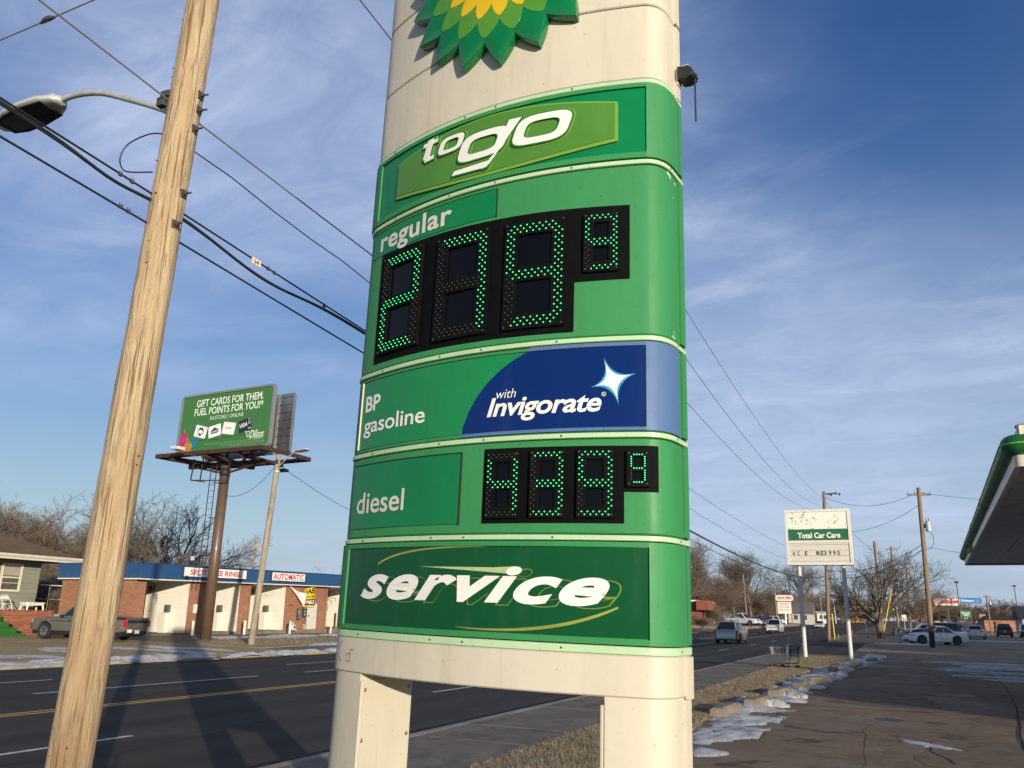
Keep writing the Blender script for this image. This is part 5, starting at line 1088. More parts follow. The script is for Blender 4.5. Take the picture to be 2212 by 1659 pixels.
# bollards
BOLW = pm('bollard_white', (.70, .67, .58), .6, var=.2, scale=9)
for y, h, r_, lb in ((33.05, .72, .075, 'white steel bollard at the corner of the car wash, by the pickup'), (36.22, .78, .08, 'white bollard in front of the first brick pier, left of the billboard post'), (40.38, .82, .085, 'white bollard in front of the second brick pier'), (41.37, .80, .05, 'thin white bollard in the third wash bay'), (44.6, .80, .07, 'white bollard beside the gas meter'), (48.98, .76, .06, 'white bollard at the last wash bay, next to the price sign')):
    b = MB().lathe([(r_, 0), (r_, h-.04), (r_*.8, h-.01), (r_*.3, h)], 12, (-35.8, y, gz(-35.8, y)+.05)); b.thing('bollard', BOLW, lb, 'bollard', 'white bollards at the car wash', smooth=False)
GM = thing('gas_meter', 'white gas meter with bent pipe beside the car wash office', 'gas meter', (-36.2, 45.3, .3))
b = MB(); b.path([(-36.3, 45.05, .3), (-36.3, 45.05, .98), (-36.3, 45.5, .98), (-36.3, 45.5, .85)], .04, 8); b.build('pipe', BOLW, GM); MB().box((-36.3, 45.5, .68), (.24, .34, .36)).build('meter_body', BOLW, GM, bevel=.05); MB().tube((-36.3, 45.7, .50), (-36.3, 45.95, .50), .035, n=8).build('outlet', BOLW, GM); MB().lathe([(.08, 0), (.08, .03)], 12, (-36.18, 45.5, .70), 'X').build('dial', DSTEEL, GM)
# ================================================================ bare winter trees
BARK = {k: pm('bark_'+k, c, .9, var=.35, scale=3, col2=c2) for k, c, c2 in (('grey', (.140, .115, .090), (.085, .070, .055)), ('brown', (.185, .140, .100), (.110, .082, .058)), ('red', (.205, .140, .100), (.125, .085, .062)), ('pale', (.21, .165, .12), (.12, .09, .065)))}
def tube3(V, F, pts, rad, n):
    k0 = len(V); t0 = (pts[1]-pts[0]).normalized(); x = t0.cross(Vector((.31, .77, .56))).normalized()
    for i, p in enumerate(pts):
        t = (pts[min(i+1, len(pts)-1)]-pts[max(i-1, 0)]).normalized(); x = (x-t*x.dot(t)).normalized(); y = t.cross(x)
        for j in range(n): a = 6.2832*j/n; V.append(tuple(p+(x*math.cos(a)+y*math.sin(a))*rad[i]))
    for i in range(len(pts)-1):
        for j in range(n): F.append((k0+i*n+j, k0+i*n+(j+1) % n, k0+(i+1)*n+(j+1) % n, k0+(i+1)*n+j))
def tree_mesh(seed, H, trunk, r0, kids, ang, ratio, up, rmin, wob=.16, first=.45, levels=5):
    """recursive branching; returns (trunk verts/faces, crown verts/faces)"""
    rnd = random.Random(seed); T = ([], []); C = ([], [])
    def grow(p, d, L_, r_, lev):
        ns = 5 if lev < 2 else (4 if lev == 2 else 3); pts = [p]; rad = [r_]; dd = d.copy(); dirs = []
        for i in range(ns):
            dd = (dd+Vector((rnd.gauss(0, 1), rnd.gauss(0, 1), rnd.gauss(0, 1)))*wob*(1 if lev else .35)+Vector((0, 0, up[min(lev, len(up)-1)]))).normalized(); dirs.append(dd.copy())
            pts.append(pts[-1]+dd*(L_/ns)); rad.append(max(rmin*.6, r_*(1-.62*(i+1)/ns) if lev else r_*(1-.45*(i+1)/ns)))
        V, F = T if lev < 2 else C
        tube3(V, F, pts, rad, 8 if lev == 0 else (5 if lev == 1 else 3))
        if lev >= levels: return
        n = kids[lev]
        for k in range(n):
            t = (first if lev == 0 else .22)+(1-(first if lev == 0 else .22))*(k+rnd.random()*.9)/n; t = min(t, .99); f = t*ns; i = min(int(f), ns-1); q = pts[i].lerp(pts[i+1], f-i); b = dirs[i]
            ax = b.cross(Vector((rnd.gauss(0, 1), rnd.gauss(0, 1), rnd.gauss(0, 1)))).normalized(); a = R(rnd.uniform(*ang[min(lev, len(ang)-1)]))
            if lev == 0: ax = Matrix.Rotation(6.283*(k*.382+rnd.random()*.1), 3, 'Z') @ Vector((1, 0, 0)); ax = b.cross(ax).normalized()
            nd = Matrix.Rotation(a, 3, ax) @ b; ll = L_*ratio[min(lev, len(ratio)-1)]*rnd.uniform(.75, 1.2)*(1.15-.35*t)
            grow(q, nd, ll, max(rmin, rad[i]*.62*(1 if lev else .8)), lev+1)
    grow(Vector((0, 0, -.1)), Vector((0, 0, 1)), trunk, r0, 0)
    zs = max(v[2] for v in C[0]); k = H/zs
    for S_ in (T, C): S_[0][:] = [(x*k, y*k, z*k) for x, y, z in S_[0]]
    return T, C
TREES = {}
def proto(name, *a, **k):
    (tv, tf), (cv, cf) = tree_mesh(*a, **k); m1 = bpy.data.meshes.new('trunk'); m1.from_pydata(tv, [], tf); m2 = bpy.data.meshes.new('crown'); m2.from_pydata(cv, [], cf)
    m1.polygons.foreach_set('use_smooth', [True]*len(m1.polygons)); TREES[name] = (m1, m2)
proto('vase', 3, 10, 5.2, .24, (9, 7, 6, 4, 3), ((18, 42), (22, 42), (22, 48), (25, 50)), (.95, .60, .56, .55), (.0, .05, .045, .03), .010, wob=.085)
proto('spread', 8, 9, 2.4, .30, (10, 8, 6, 4, 3), ((30, 66), (22, 42), (22, 48), (25, 52)), (2.1, .55, .55, .52), (.0, .04, .035, .025), .009, first=.55, wob=.085)
proto('tall', 21, 12, 7.5, .27, (11, 7, 6, 4, 3), ((18, 42), (22, 46), (25, 50), (28, 52)), (.60, .58, .56, .55), (.0, .06, .045, .03), .011, first=.30, wob=.09)
proto('thicket', 34, 7, 2.0, .10, (14, 8, 7, 5, 3), ((12, 55), (18, 42), (20, 48), (25, 52)), (1.9, .62, .58, .55), (.0, .05, .035, .015), .008, first=.10, wob=.11)
def tree(kind, x, y, h, bark, rz, label, group=None, wx=1.0, z=None, name='bare_tree'):
    m1, m2 = TREES[kind]; base = max(v.co.z for v in m2.vertices) if kind not in _TH else _TH[kind]; _TH[kind] = base; s = h/base
    r_ = thing(name, label, 'tree', (x, y, gz(x, y)-.05 if z is None else z), (0, 0, rz), group); r_.scale = (s*wx, s*wx, s)
    for nm, me in (('trunk', m1), ('crown', m2)):
        o = bpy.data.objects.new(nm, me); COL.objects.link(o); o.parent = r_
        if not me.materials: me.materials.append(BARK['grey'])
        o.material_slots[0].link = 'OBJECT'; o.material_slots[0].material = BARK[bark]
    return r_
_TH = {}
# left, behind the house and the car wash
tree('spread', -50.8, 47.2, 10.9, 'grey', .4, 'broad bare tree with spreading limbs behind the car wash roof', None, 1.0)
LG = 'bare trees behind the house'
tree('thicket', -66, 44, 12.5, 'brown', 0, 'tall dense brown bare tree behind the house chimney side', LG, 1.1); tree('thicket', -63, 50, 11.0, 'brown', 2, 'dense brown bare tree right behind the hip of the house roof', LG, 1.15); 
tree('thicket', -70, 62, 11, 'brown', 3, 'bare brown tree rising farthest back behind the house', LG, 1.3); tree('thicket', -50.5, 40.5, 4.6, 'grey', 1, 'dark leafless thicket in the gap between house and car wash', None, 1.1, name='shrub'); tree('thicket', -53, 44.5, 5.6, 'brown', 5, 'taller leafless thicket behind the gap between house and car wash', None, 1.2, name='shrub')
for i, (x, y, h, k) in enumerate(((-78, 112, 9.0, 'thicket'), (-74, 116, 10.2, 'vase'), (-71, 121, 9.6, 'thicket'), (-68, 126, 10.3, 'vase'), (-64, 128, 9.4, 'thicket'), (-82, 108, 8.6, 'thicket'))): tree(k, x, y, h, 'brown', i*1.1, ('small far treetop directly behind the automatic sign', 'small far bare treetop second left of the price sign edge over the car wash', 'rounded far treetop over the car wash office', 'pointed far treetop over the last car wash bay', 'far brown treetop touching the price sign edge above the blue fascia', 'small far treetop behind the grey timber lamp pole')[i], 'far trees over the car wash roof', 1.2)
tree('vase', -46, 88, 11, 'grey', 1.7, 'bare tree beyond the car wash, hidden behind the price sign', None, 1.1); tree('tall', -40, 104, 12, 'grey', .7, 'bare tree between car wash and brick block, behind the price sign', None, 1.1); tree('thicket', -56, 100, 8, 'brown', 1.7, 'brown thicket beyond the car wash, behind the price sign', None, 1.6, name='shrub')
# right, along the far side of the street
tree('tall', -29.5, 128, 14.5, 'grey', .3, 'tall dark bare tree rising right beside the price sign edge', None, 1.0); tree('tall', -32, 152, 15.5, 'grey', 1.9, 'upright bare tree second from the price sign above the red brick block', None, 1.1); tree('thicket', -31, 150, 9.5, 'red', 2.2, 'rusty brown thicket behind the silver wagon', None, 1.5, name='shrub'); tree('thicket', -33, 166, 12.5, 'red', .2, 'rounded rusty brown bare tree above the white pickup', None, 1.3); tree('thicket', -27.5, 141, 5.2, 'brown', 1.2, 'low brown bush beside the red brick block', None, 1.2, name='shrub'); tree('thicket', -24.4, 118, 2.6, 'pale', 1.2, 'pale low shrub on the verge by the red brick block', None, 1.6, name='shrub')
tree('vase', -27.5, 182, 16.5, 'grey', 2.6, 'large vase shaped bare tree behind the dealer car lot', None, 1.25); tree('vase', -21.8, 226, 18.5, 'grey', .8, 'bare tree framed between the posts of the car care sign', None, 1.05, z=1.0); tree('tall', -35, 205, 17, 'grey', 3.6, 'bare tree standing behind the vase shaped one', None, 1.1); tree('thicket', -30, 216, 11, 'brown', .6, 'dark brown thicket behind the dealer cars', None, 1.8, name='shrub')
tree('spread', -1.5, 89.0, 9.4, 'grey', 2.0, 'wide spreading bare tree on the grass island behind the car care sign', None, 1.0); tree('spread', 3.3, 140, 7.8, 'red', .9, 'reddish bare tree behind the white sedan and the lone pole', None, 1.0)

tree('thicket', -49.2, 37.6, 3.6, 'brown', 2.4, 'low tangled shrub beside the end wall of the car wash', None, 1.3, name='shrub'); tree('thicket', -55.5, 41.5, 5.2, 'grey', .4, 'grey leafless shrub behind the porch of the house', None, 1.4, name='shrub'); tree('thicket', -58, 47, 6.5, 'brown', 3.3, 'wide brown shrub behind the gap beside the house', None, 1.5, name='shrub')
# far wood that reads as one mass
def far_wood(name, spots, bark, label, seed):
    V = []; F = []; protos = []
    for sd_ in range(4):
        (tv, tf), (cv, cf) = tree_mesh(seed+sd_, 10, 3.4, .16, (9, 6, 5, 4), ((15, 50), (20, 45), (22, 50), (25, 52)), (1.2, .62, .6, .6), (.0, .05, .04, .02), .030, first=.04, wob=.10, levels=4); k = len(tv); protos.append((tv+cv, tf+[tuple(i+k for i in f) for f in cf]))
    rnd = random.Random(seed)
    for x, y, h in spots:
        v, f = protos[rnd.randrange(4)]; a = rnd.random()*6.28; c, s_ = math.cos(a)*h/10*1.35, math.sin(a)*h/10*1.35; k = len(V); g = gz(x, y)-.2; hz_ = h/10
        V += [(x+c*p[0]-s_*p[1], y+s_*p[0]+c*p[1], g+p[2]*hz_) for p in v]; F += [tuple(i+k for i in q) for q in f]
    me = bpy.data.meshes.new(name); me.from_pydata(V, [], F); me.materials.append(BARK[bark]); o = bpy.data.objects.new(name, me); COL.objects.link(o); tag(o, label, None, kind='stuff')
rw = random.Random(77)
far_wood('far_wood', [(-52+i*2.1+rw.uniform(-1, 1), 300+rw.uniform(-15, 40)+i*6, rw.uniform(10, 15)) for i in range(22)]+[(-70+i*4, 520+rw.uniform(-20, 30), rw.uniform(10, 15)) for i in range(16)]+[(-110+i*4.2, 150+rw.uniform(-8, 8), rw.uniform(6, 9)) for i in range(15)]+[(-82+i*3.0, 236+rw.uniform(-10, 14), rw.uniform(5, 8)) for i in range(18)], 'brown', 'brown leafless wood far down the street', 51)
far_wood('far_wood', [(-95+i*5.2+rw.uniform(-2, 2), 640+rw.uniform(-20, 20), rw.uniform(8, 12)) for i in range(62)], 'grey', 'lowest grey strip of wood closing the horizon', 71)
far_wood('far_wood', [(13+i*4.3+rw.uniform(-2, 2), 330+rw.uniform(-30, 60), rw.uniform(8, 14)) for i in range(20)]+[(7+i*3.2, 300+rw.uniform(-8, 8), rw.uniform(4.5, 7)) for i in range(20)]+[(6+i*5, 470+rw.uniform(-20, 30), rw.uniform(9, 14)) for i in range(22)], 'red', 'reddish leafless wood behind the roadside store signs', 61)
# ================================================================ vehicles
GLASSD = pm('car_glass', (.012, .014, .016), .06, var=.2, coat=.2); TYRE = pm('tyre_rubber', (.016, .016, .016), .8, var=.2); RIMS = pm('alloy_rim', (.34, .34, .35), .3, .8, var=.15); RIMD = pm('dark_rim', (.10, .10, .11), .35, .8); BLKP = pm('black_trim', (.015, .015, .016), .5, var=.2); CHROME = pm('car_chrome', (.55, .55, .56), .15, 1)
TAILR = pm('tail_lamp_red', (.55, .012, .015), .15, coat=.5, var=.2); HEADL = pm('head_lamp_clear', (.55, .56, .58), .1, coat=.5, var=.3, scale=30); PLATE = pm('licence_plate', (.60, .60, .56), .5, var=.25, scale=30); AMBER = pm('amber_lamp', (.5, .2, .03), .2)
def paint(name, c, metal=.0, rough=.28): return pm('paint_'+name, c, rough, metal, var=.06, scale=1.2, coat=.6)
def vehicle(name, label, kind, pt, loc, heading, L_=4.6, W_=1.8, H_=1.46, group=None, rim=None, wr=.33, far=False, stripe=False, plate=True, rails=False):
    """car of the given kind, front towards local +y, standing on its wheels"""
    root = thing(name, label, 'pickup' if kind == 'pickup' else 'car', loc, (0, 0, heading), group); hl, hw = L_/2, W_/2
    def kb(mb, nm, m, par=None, **k): return mb.build(nm, m, par or root, world=False, **k)
    P = {'sedan': dict(belt=.90, hood=.90, nose=.66, deck=1.02, tail=.96, ws=(.20, .02), rg=(-.30, -.62), fo=.19, ro=.22), 'suv': dict(belt=1.02, hood=1.06, nose=.86, deck=1.06, tail=1.02, ws=(.22, .06), rg=(-.86, -.97), fo=.19, ro=.19), 'hatch': dict(belt=.94, hood=.94, nose=.70, deck=1.0, tail=.96, ws=(.24, .02), rg=(-.66, -.96), fo=.19, ro=.17), 'wagon': dict(belt=.93, hood=.96, nose=.74, deck=1.0, tail=.96, ws=(.32, .08), rg=(-.70, -.975), fo=.19, ro=.18), 'pickup': dict(belt=1.02, hood=1.04, nose=.90, deck=1.02, tail=1.02, ws=(.30, .13), rg=(-.17, -.22), fo=.18, ro=.24)}[kind]
    sc = H_/{'sedan': 1.46, 'suv': 1.68, 'hatch': 1.47, 'wagon': 1.6, 'pickup': 1.72}[kind]
    belt, hood, nose, deck, tail = [P[k]*sc for k in ('belt', 'hood', 'nose', 'deck', 'tail')]; y_ws = P['ws'][0]*hl*2*.5+.12*hl; y_rf = P['ws'][1]*hl; y_rr = P['rg'][0]*hl; y_rg = P['rg'][1]*hl
    yf, yr = hl-P['fo']*L_, -hl+P['ro']*L_; ar = wr+.065; sill = .20*sc if kind != 'pickup' else .34
    N_ = 25 if far else 57; ys = [-hl+L_*i/(N_-1) for i in range(N_)]
    for c in (yf, yr): ys += [c+ar*math.cos(math.pi*k/8) for k in range(9)]
    ys = sorted(set(round(y, 4) for y in ys)); V = []; F = []
    for y in ys:
        t = y/hl
        zt = belt if -.62*hl < y < y_ws else (belt+(hood-belt)*sm(y_ws, y_ws+.1, y) if y >= y_ws else belt+(deck-belt)*sm(-.55*hl, -.7*hl, y))
        if y > y_ws: zt = hood+(nose-hood)*((y-y_ws)/(hl-y_ws))**2.4
        if y > hl-.16: zt -= .22*sc*((y-hl+.16)/.16)**2
        if y < -hl+.10: zt -= (deck-tail+.06)*((-hl+.10-y)/.10)**2
        w_ = hw*(1-.10*max(0, (abs(t)-.55)/.45)**2-.10*max(0, (abs(t)-.9)/.1)**2)
        zb = sill+.10*max(0, (abs(t)-.86)/.14)
        for c in (yf, yr):
            if abs(y-c) < ar: zb = max(zb, wr+math.sqrt(max(0, ar*ar-(y-c)**2)))
        zb = min(zb, zt-.12); zm = max(zb+.03, sill+(belt-sill)*.55)
        half = [(w_*.90, zb), (w_*.985, min(zb+.05, zm)), (w_, zm), (w_*.985, max(zm+.01, zt-.09)), (w_*.93, zt-.02), (w_*.80, zt), (w_*.4, zt+.018), (0, zt+.022)]
        V += [(x, y, z) for x, z in half]+[(-x, y, z) for x, z in reversed(half[:-1])]
    m = 15
    for i in range(len(ys)-1):
        for j in range(m-1): F.append((i*m+j, (i+1)*m+j, (i+1)*m+j+1, i*m+j+1))
        F.append((i*m+m-1, (i+1)*m+m-1, (i+1)*m, i*m))
    F += [tuple(range(m)), tuple((len(ys)-1)*m+j for j in range(m))[::-1]]
    body = kb(MB().add(V, F), 'body', pt, fix=True); autosmooth(body, 42)
    # dark core so that the arches are not see-through
    kb(MB().box2((-hw*.80, -hl*.93, .20), (hw*.80, hl*.93, belt-.12)), 'underbody', BLKP)
    # greenhouse
    bw, tw = hw*.90, hw*(.64 if kind in ('wagon', 'hatch') else .70); zr = H_-.03
    B = [Vector((-bw, y_ws, belt-.02)), Vector((bw, y_ws, belt-.02)), Vector((bw, y_rg, belt-.02)), Vector((-bw, y_rg, belt-.02))]; T_ = [Vector((-tw, y_rf, zr)), Vector((tw, y_rf, zr)), Vector((tw, y_rr, zr)), Vector((-tw, y_rr, zr))]
    g = MB(); mid = [(T_[0]+T_[1])/2+Vector((0, -.12, .045)), (T_[2]+T_[3])/2+Vector((0, .12, .045))]
    g.add(B+T_+mid, [(0, 1, 5, 4), (1, 2, 6, 5), (2, 3, 7, 6), (3, 0, 4, 7), (4, 5, 8), (5, 6, 9, 8), (6, 7, 9), (7, 4, 8, 9), (3, 2, 1, 0)]); cab = kb(g, 'cabin', pt, bevel=.05)
    def quad(a, b_, c, d, s0, s1, t0, t1, off, nm, mt=GLASSD):
        f = lambda s, t: (a.lerp(b_, s)).lerp(d.lerp(c, s), t); nn = (b_-a).cross(d-a).normalized()
        if nn.dot((a+b_+c+d)/4-Vector((0, (y_ws+y_rg)/2, belt))) < 0: nn = -nn
        vs = [f(s, t)+nn*o_ for o_ in (off, off-.02) for s, t in ((s0, t0), (s1, t0), (s1, t1), (s0, t1))]
        return kb(MB().add(vs, [(0, 1, 2, 3), (0, 4, 5, 1), (1, 5, 6, 2), (2, 6, 7, 3), (3, 7, 4, 0)]), nm, mt, cab)
    quad(B[1], B[0], T_[0], T_[1], .05, .95, .10, .93, .012, 'windscreen'); quad(B[3], B[2], T_[2], T_[3], .07, .93, .12, .88, .012, 'rear_window')
    div = {'sedan': (.10, .50, .53, .88), 'suv': (.14, .45, .48, .74), 'hatch': (.12, .52, .55, .86), 'wagon': (.18, .46, .49, .74), 'pickup': (.12, .64, .68, .94)}[kind]
    for a, b_, c, d, fl in ((B[1], B[2], T_[2], T_[1], 0), (B[3], B[0], T_[0], T_[3], 1)):
        segs = [(div[0], div[1]), (div[2], div[3])]+([(.77, .95)] if kind in ('suv', 'wagon') else [])
        for s0, s1 in segs:
            if fl: s0, s1 = 1-s1, 1-s0
            quad(a, b_, c, d, s0, s1, .13, .88, .010, 'side_window')
    # wheels
    for x in (-1, 1):
        for y in (yf, yr):
            w_ = MB().lathe([(wr*.60, -.10), (wr*.93, -.11), (wr, -.06), (wr, .06), (wr*.93, .11), (wr*.60, .10)], 14 if far else 24, (x*(hw-.115), y, wr), 'X'); o = kb(w_, 'wheel', TYRE)
            rm = MB(); rm.lathe([(wr*.62, 0), (wr*.62, .012*x), (wr*.55, .02*x), (wr*.2, .006*x), (.03, .012*x)], 14, (x*(hw-.010), y, wr), 'X'); rr = kb(rm, 'rim', rim or RIMS, o, fix=True)
            if not far:
                hb = MB()
                for k in range(5):
                    a = 2*math.pi*k/5+.3; hb.bar((x*(hw+.006), y+wr*.10*math.cos(a+.63), wr+wr*.10*math.sin(a+.63)), (x*(hw+.006), y+wr*.52*math.cos(a+.63), wr+wr*.52*math.sin(a+.63)), .012, wr*.24, up=(1, 0, 0))
                kb(hb, 'rim_gap', BLKP, rr)
    # lamps, bumpers, plate, mirrors, handles
    zh = nose-.08*sc
    for x in (-1, 1):
        kb(MB().box((x*hw*.66, hl-.16, zh), (hw*.44, .22, .13*sc), rz=-x*.30), 'headlight', HEADL, bevel=.03)
        if kind in ('suv', 'wagon', 'pickup'): kb(MB().box((x*hw*.90, -hl+.05, tail-.22*sc), (.17 if kind == 'wagon' else .12, .16, (.42 if kind == 'wagon' else .30)*sc)), 'tail_light', TAILR, bevel=.02)
        else: kb(MB().box((x*hw*.74, -hl+.07, tail-.14*sc), (hw*.36, .14, .14*sc), rz=x*.25), 'tail_light', TAILR, bevel=.025)
        mr = kb(MB().box((x*(hw+.06), y_ws-.28*hl*.5, belt+.06), (.17, .10, .13)), 'mirror', BLKP if kind == 'pickup' else pt, bevel=.03)
        if not far:
            for yy in ((y_ws+y_rr)/2+.02, (y_rr*.6+y_ws*.1)-.15): kb(MB().box((x*(hw-.004), yy, belt-.13), (.025, .17, .03)), 'door_handle', BLKP if kind == 'pickup' else CHROME, bevel=.006)
            for yy in ((y_ws-.10), (y_ws+y_rr)/2-.13, y_rr*.80): kb(MB().box((x*(hw*.992), yy, (sill+belt)/2+.03), (.006, .010, (belt-sill)*.80)), 'door_seam', BLKP)
    kb(MB().box((0, hl-.055, nose-.19*sc), (hw*.95, .10, .14*sc)), 'grille', BLKP, bevel=.02); kb(MB().box((0, hl-.035, .34*sc), (hw*1.25, .08, .13*sc)), 'front_intake', BLKP, bevel=.02)
    rb = kb(MB().box((0, -hl+.035, .36*sc), (hw*1.6, .10, .16*sc)), 'rear_bumper', BLKP if kind in ('pickup', 'suv') else pt, bevel=.04)
    if plate: kb(MB().box((0, -hl-.012 if kind == 'pickup' else -hl-.004, .42*sc if kind == 'pickup' else tail-.36*sc), (.31, .02, .155)), 'licence_plate', PLATE); kb(MB().box((0, hl+.005, .46*sc), (.31, .02, .15)), 'licence_plate', PLATE)
    if kind == 'pickup':
        bd = kb(MB().box2((-hw*.80, -hl+.10, deck-.3), (hw*.80, y_rg-.10, deck+.026)), 'bed', BLKP); 
        for x in (-1, 1): kb(MB().box2((x*hw*.80, -hl+.06, deck-.02), (x*hw*.96, y_rg-.06, deck+.05)), 'bed_rail', BLKP if stripe else pt, bevel=.015)
        kb(MB().box2((-hw*.82, -hl-.012, deck-.44*sc), (hw*.82, -hl+.07, deck+.04)), 'tailgate', pt, bevel=.02)
        if stripe:
            kb(MB().box2((-hw*.79, -hl-.018, deck-.20*sc), (hw*.79, -hl-.010, deck-.06*sc)), 'tailgate_stripe', BLKP); kb(MB().box((0, -hl-.025, deck-.13*sc), (.16, .02, .04)), 'tailgate_handle', CHROME)
            kb(MB().box((-.50, -hl-.016, .46*sc), (.30, .02, .14)), 'bumper_sticker', SIGNW); kb(MB().box((0, hl*.0-.1, deck+.12), (hw*1.2, .38, .20)), 'tool_box', BLKP, bevel=.02)
            for x in (-1, 1): kb(MB().box((x*(hw+.002), .6, belt-.17), (.012, 1.6, .03)), 'side_moulding', BLKP)
    if rails:
        for x in (-1, 1): kb(MB().bar((x*tw*.95, y_rf-.2, H_+.035), (x*tw*.95, y_rr+.1, H_+.035), .03, .03), 'roof_rail', BLKP)
    return root
WHITEC = paint('white', (.62, .62, .61)); SILV = paint('silver', (.36, .36, .36), .7, .35); GREYC = paint('warm_grey', (.135, .130, .112), .3, .4); NAVYC = paint('navy', (.012, .018, .045), .2); BLACKC = paint('black', (.012, .012, .013)); DGREY = paint('graphite', (.045, .047, .05), .4); PEARL = paint('pearl', (.55, .53, .47))
vehicle('pickup_truck', 'warm grey compact pickup parked on the lawn behind the timber pole', 'pickup', GREYC, (-35.2, 29.0, gz(-35.2, 29)+.07), R(99), 5.45, 1.78, 1.66, wr=.36, stripe=True)
vehicle('station_wagon', 'silver estate car driving away beside the price sign', 'wagon', SILV, (-11.75, 67.6, gz(-12, 67.6)+.0), R(-1.5), 4.55, 1.82, 1.64, rails=True)
vehicle('suv', 'white sport utility car driving towards the viewer on the road', 'suv', PEARL, (-14.3, 113.5, gz(-14, 113.5)), R(180), 4.5, 1.85, 1.72, far=True)
vehicle('sedan', 'small far white saloon car driving towards the viewer', 'sedan', WHITEC, (-14.2, 181.5, gz(-14, 181.5)), R(180), 4.6, 1.8, 1.45, far=True)
vehicle('sedan', 'white saloon car parked behind the lone wooden pole', 'sedan', WHITEC, (2.75, 79.6, gz(3, 79.6)+.045), R(114), 4.86, 1.85, 1.48, rim=RIMD, wr=.34)
vehicle('hatchback', 'white hatchback seen from behind in the parking lot', 'hatch', WHITEC, (8.1, 111.2, gz(8, 111)+.045), R(-6), 4.36, 1.82, 1.48)
vehicle('suv', 'dark navy sport utility car seen from behind in the lot', 'suv', NAVYC, (12.9, 131.5, gz(12, 131)+.045), R(-4), 4.6, 1.88, 1.68, far=True)
vehicle('suv', 'dark grey sport utility car at the very edge of the picture', 'suv', DGREY, (15.7, 132, gz(15, 132)+.045), R(178), 4.6, 1.88, 1.66, far=True)
vehicle('suv', 'black sport utility car parked behind the white saloon, seen from the rear corner', 'suv', BLACKC, (5.3, 108, gz(5, 108)+.045), R(-18), 4.6, 1.85, 1.62, far=True)
vehicle('suv', 'dark green-grey van roof showing over the white saloon', 'suv', DGREY, (3.4, 97, gz(3, 97)+.045), R(95), 4.7, 1.85, 1.74, far=True)
vehicle('sedan', 'silver saloon hidden behind the white saloon, only its roof showing', 'sedan', SILV, (2.4, 104, gz(2, 104)+.045), R(100), 4.6, 1.8, 1.55, far=True)
vehicle('sedan', 'black saloon farther back between black car and white hatchback', 'sedan', BLACKC, (7.6, 134, gz(7, 134)+.045), R(-10), 4.6, 1.8, 1.45, far=True)
DG = 'cars on the dealer lot'; DZ = .50
vehicle('pickup_truck', 'large white crew cab pickup at the front of the dealer lot', 'pickup', WHITEC, (-23.9, 148.0, gz(-24, 148)+DZ), R(-112), 6.1, 2.0, 2.02, DG, wr=.42, far=True)
for i, (x, y, pt, kd, lb) in enumerate(((-22.9, 152.5, PEARL, 'sedan', 'white saloon next to the crew cab pickup on the dealer lot'), (-22.6, 157, BLACKC, 'sedan', 'dark saloon second beside the crew cab pickup on the dealer lot'), (-22.5, 162, DGREY, 'hatch', 'dark hatchback third along the dealer lot'), (-22.4, 167.5, SILV, 'sedan', 'silver saloon fourth along the dealer lot'), (-22.9, 175, DGREY, 'suv', 'dark sport utility car behind the approaching white one'), (-22.6, 184, WHITEC, 'suv', 'white sport utility car at the end of the dealer lot'))):
    vehicle('parked_car', lb, kd, pt, (x-.6, y, gz(x, y)+DZ), R(-122), 4.6, 1.8, 1.7 if kd == 'suv' else 1.46, DG, far=True)
# ================================================================ signs, poles and buildings up the street
sheet('dealer_bank', [-60, -36, -30, -24.5, -22.5], [132, 150, 200, 240], DZ-.01, FORECM, 'raised pale lot of the car dealer across the road', skirt=.6)
# --- Total Car Care sign
CC = thing('car_care_sign', 'white and green car care sign with letter board on two posts', 'sign', (-3.2, 43.8, .1)); CCW = pm('car_care_white', (.70, .66, .56), .55, var=.12, scale=4); CCG = pm('car_care_green', (.012, .135, .055), .5, var=.12, scale=6); CCL = pm('letter_board_white', (.62, .59, .52), .5, var=.1)
xl, xr, zb, zt, yc = -4.70, -1.66, 4.45, 7.17, 43.8
cn = MB().box2((xl, yc-.02, zb), (xr, yc+.52, zt)).build('cabinet', CCW, CC, bevel=.02)
cf = plane_fn((xl, yc-.02, zb), (1, 0, 0), (0, 0, 1)); cw, chh = xr-xl, zt-zb
for a, b_, c, d in ((0, cw, 0, .10), (0, cw, chh-.12, chh), (0, .10, .10, chh-.12), (cw-.12, cw, .10, chh-.12), (.10, cw-.12, 1.07, 1.19)): MB().prism([(a, c), (b_, c), (b_, d), (a, d)], cf, .001, .05).build('frame', CCW, cn)
def peel_mat():
    n = NB('peeling_green_on_white', .6); nz = n.noise(5.5, detail=9, rough=.7, lo=.555, hi=.575, dist=.6); nz2 = n.noise(1.1, detail=3, lo=.42, hi=.54); return n.done(n.mix(n.math('MULTIPLY', nz, nz2), (.74, .72, .64), (.03, .25, .11)))
MB().prism([(.11, 1.75), (cw-.13, 1.75), (cw-.13, chh-.13), (.11, chh-.13)], cf, .002, .012).build('peeling_panel', peel_mat(), cn)
MB().prism([(.11, 1.20), (cw-.13, 1.20), (cw-.13, 1.745), (.11, 1.745)], cf, .002, .012).build('green_panel', CCG, cn)
lettering('Total Car Care', cf, .56, 2.55, 1.30, 1.58, .016, 0, .03).build('name_lettering', SIGNW, cn)
lb = MB().prism([(.11, .11), (cw-.13, .11), (cw-.13, 1.06), (.11, 1.06)], cf, .002, .010).build('letter_board', CCL, cn)
for z in (.18, .44, .70, .97): MB().prism([(.14, z), (cw-.16, z), (cw-.16, z+.018), (.14, z+.018)], cf, .010, .022).build('letter_rail', pm('rail_grey', (.30, .28, .25), .6), lb)
LB = pm('changeable_letter_black', (.015, .013, .013), .6)
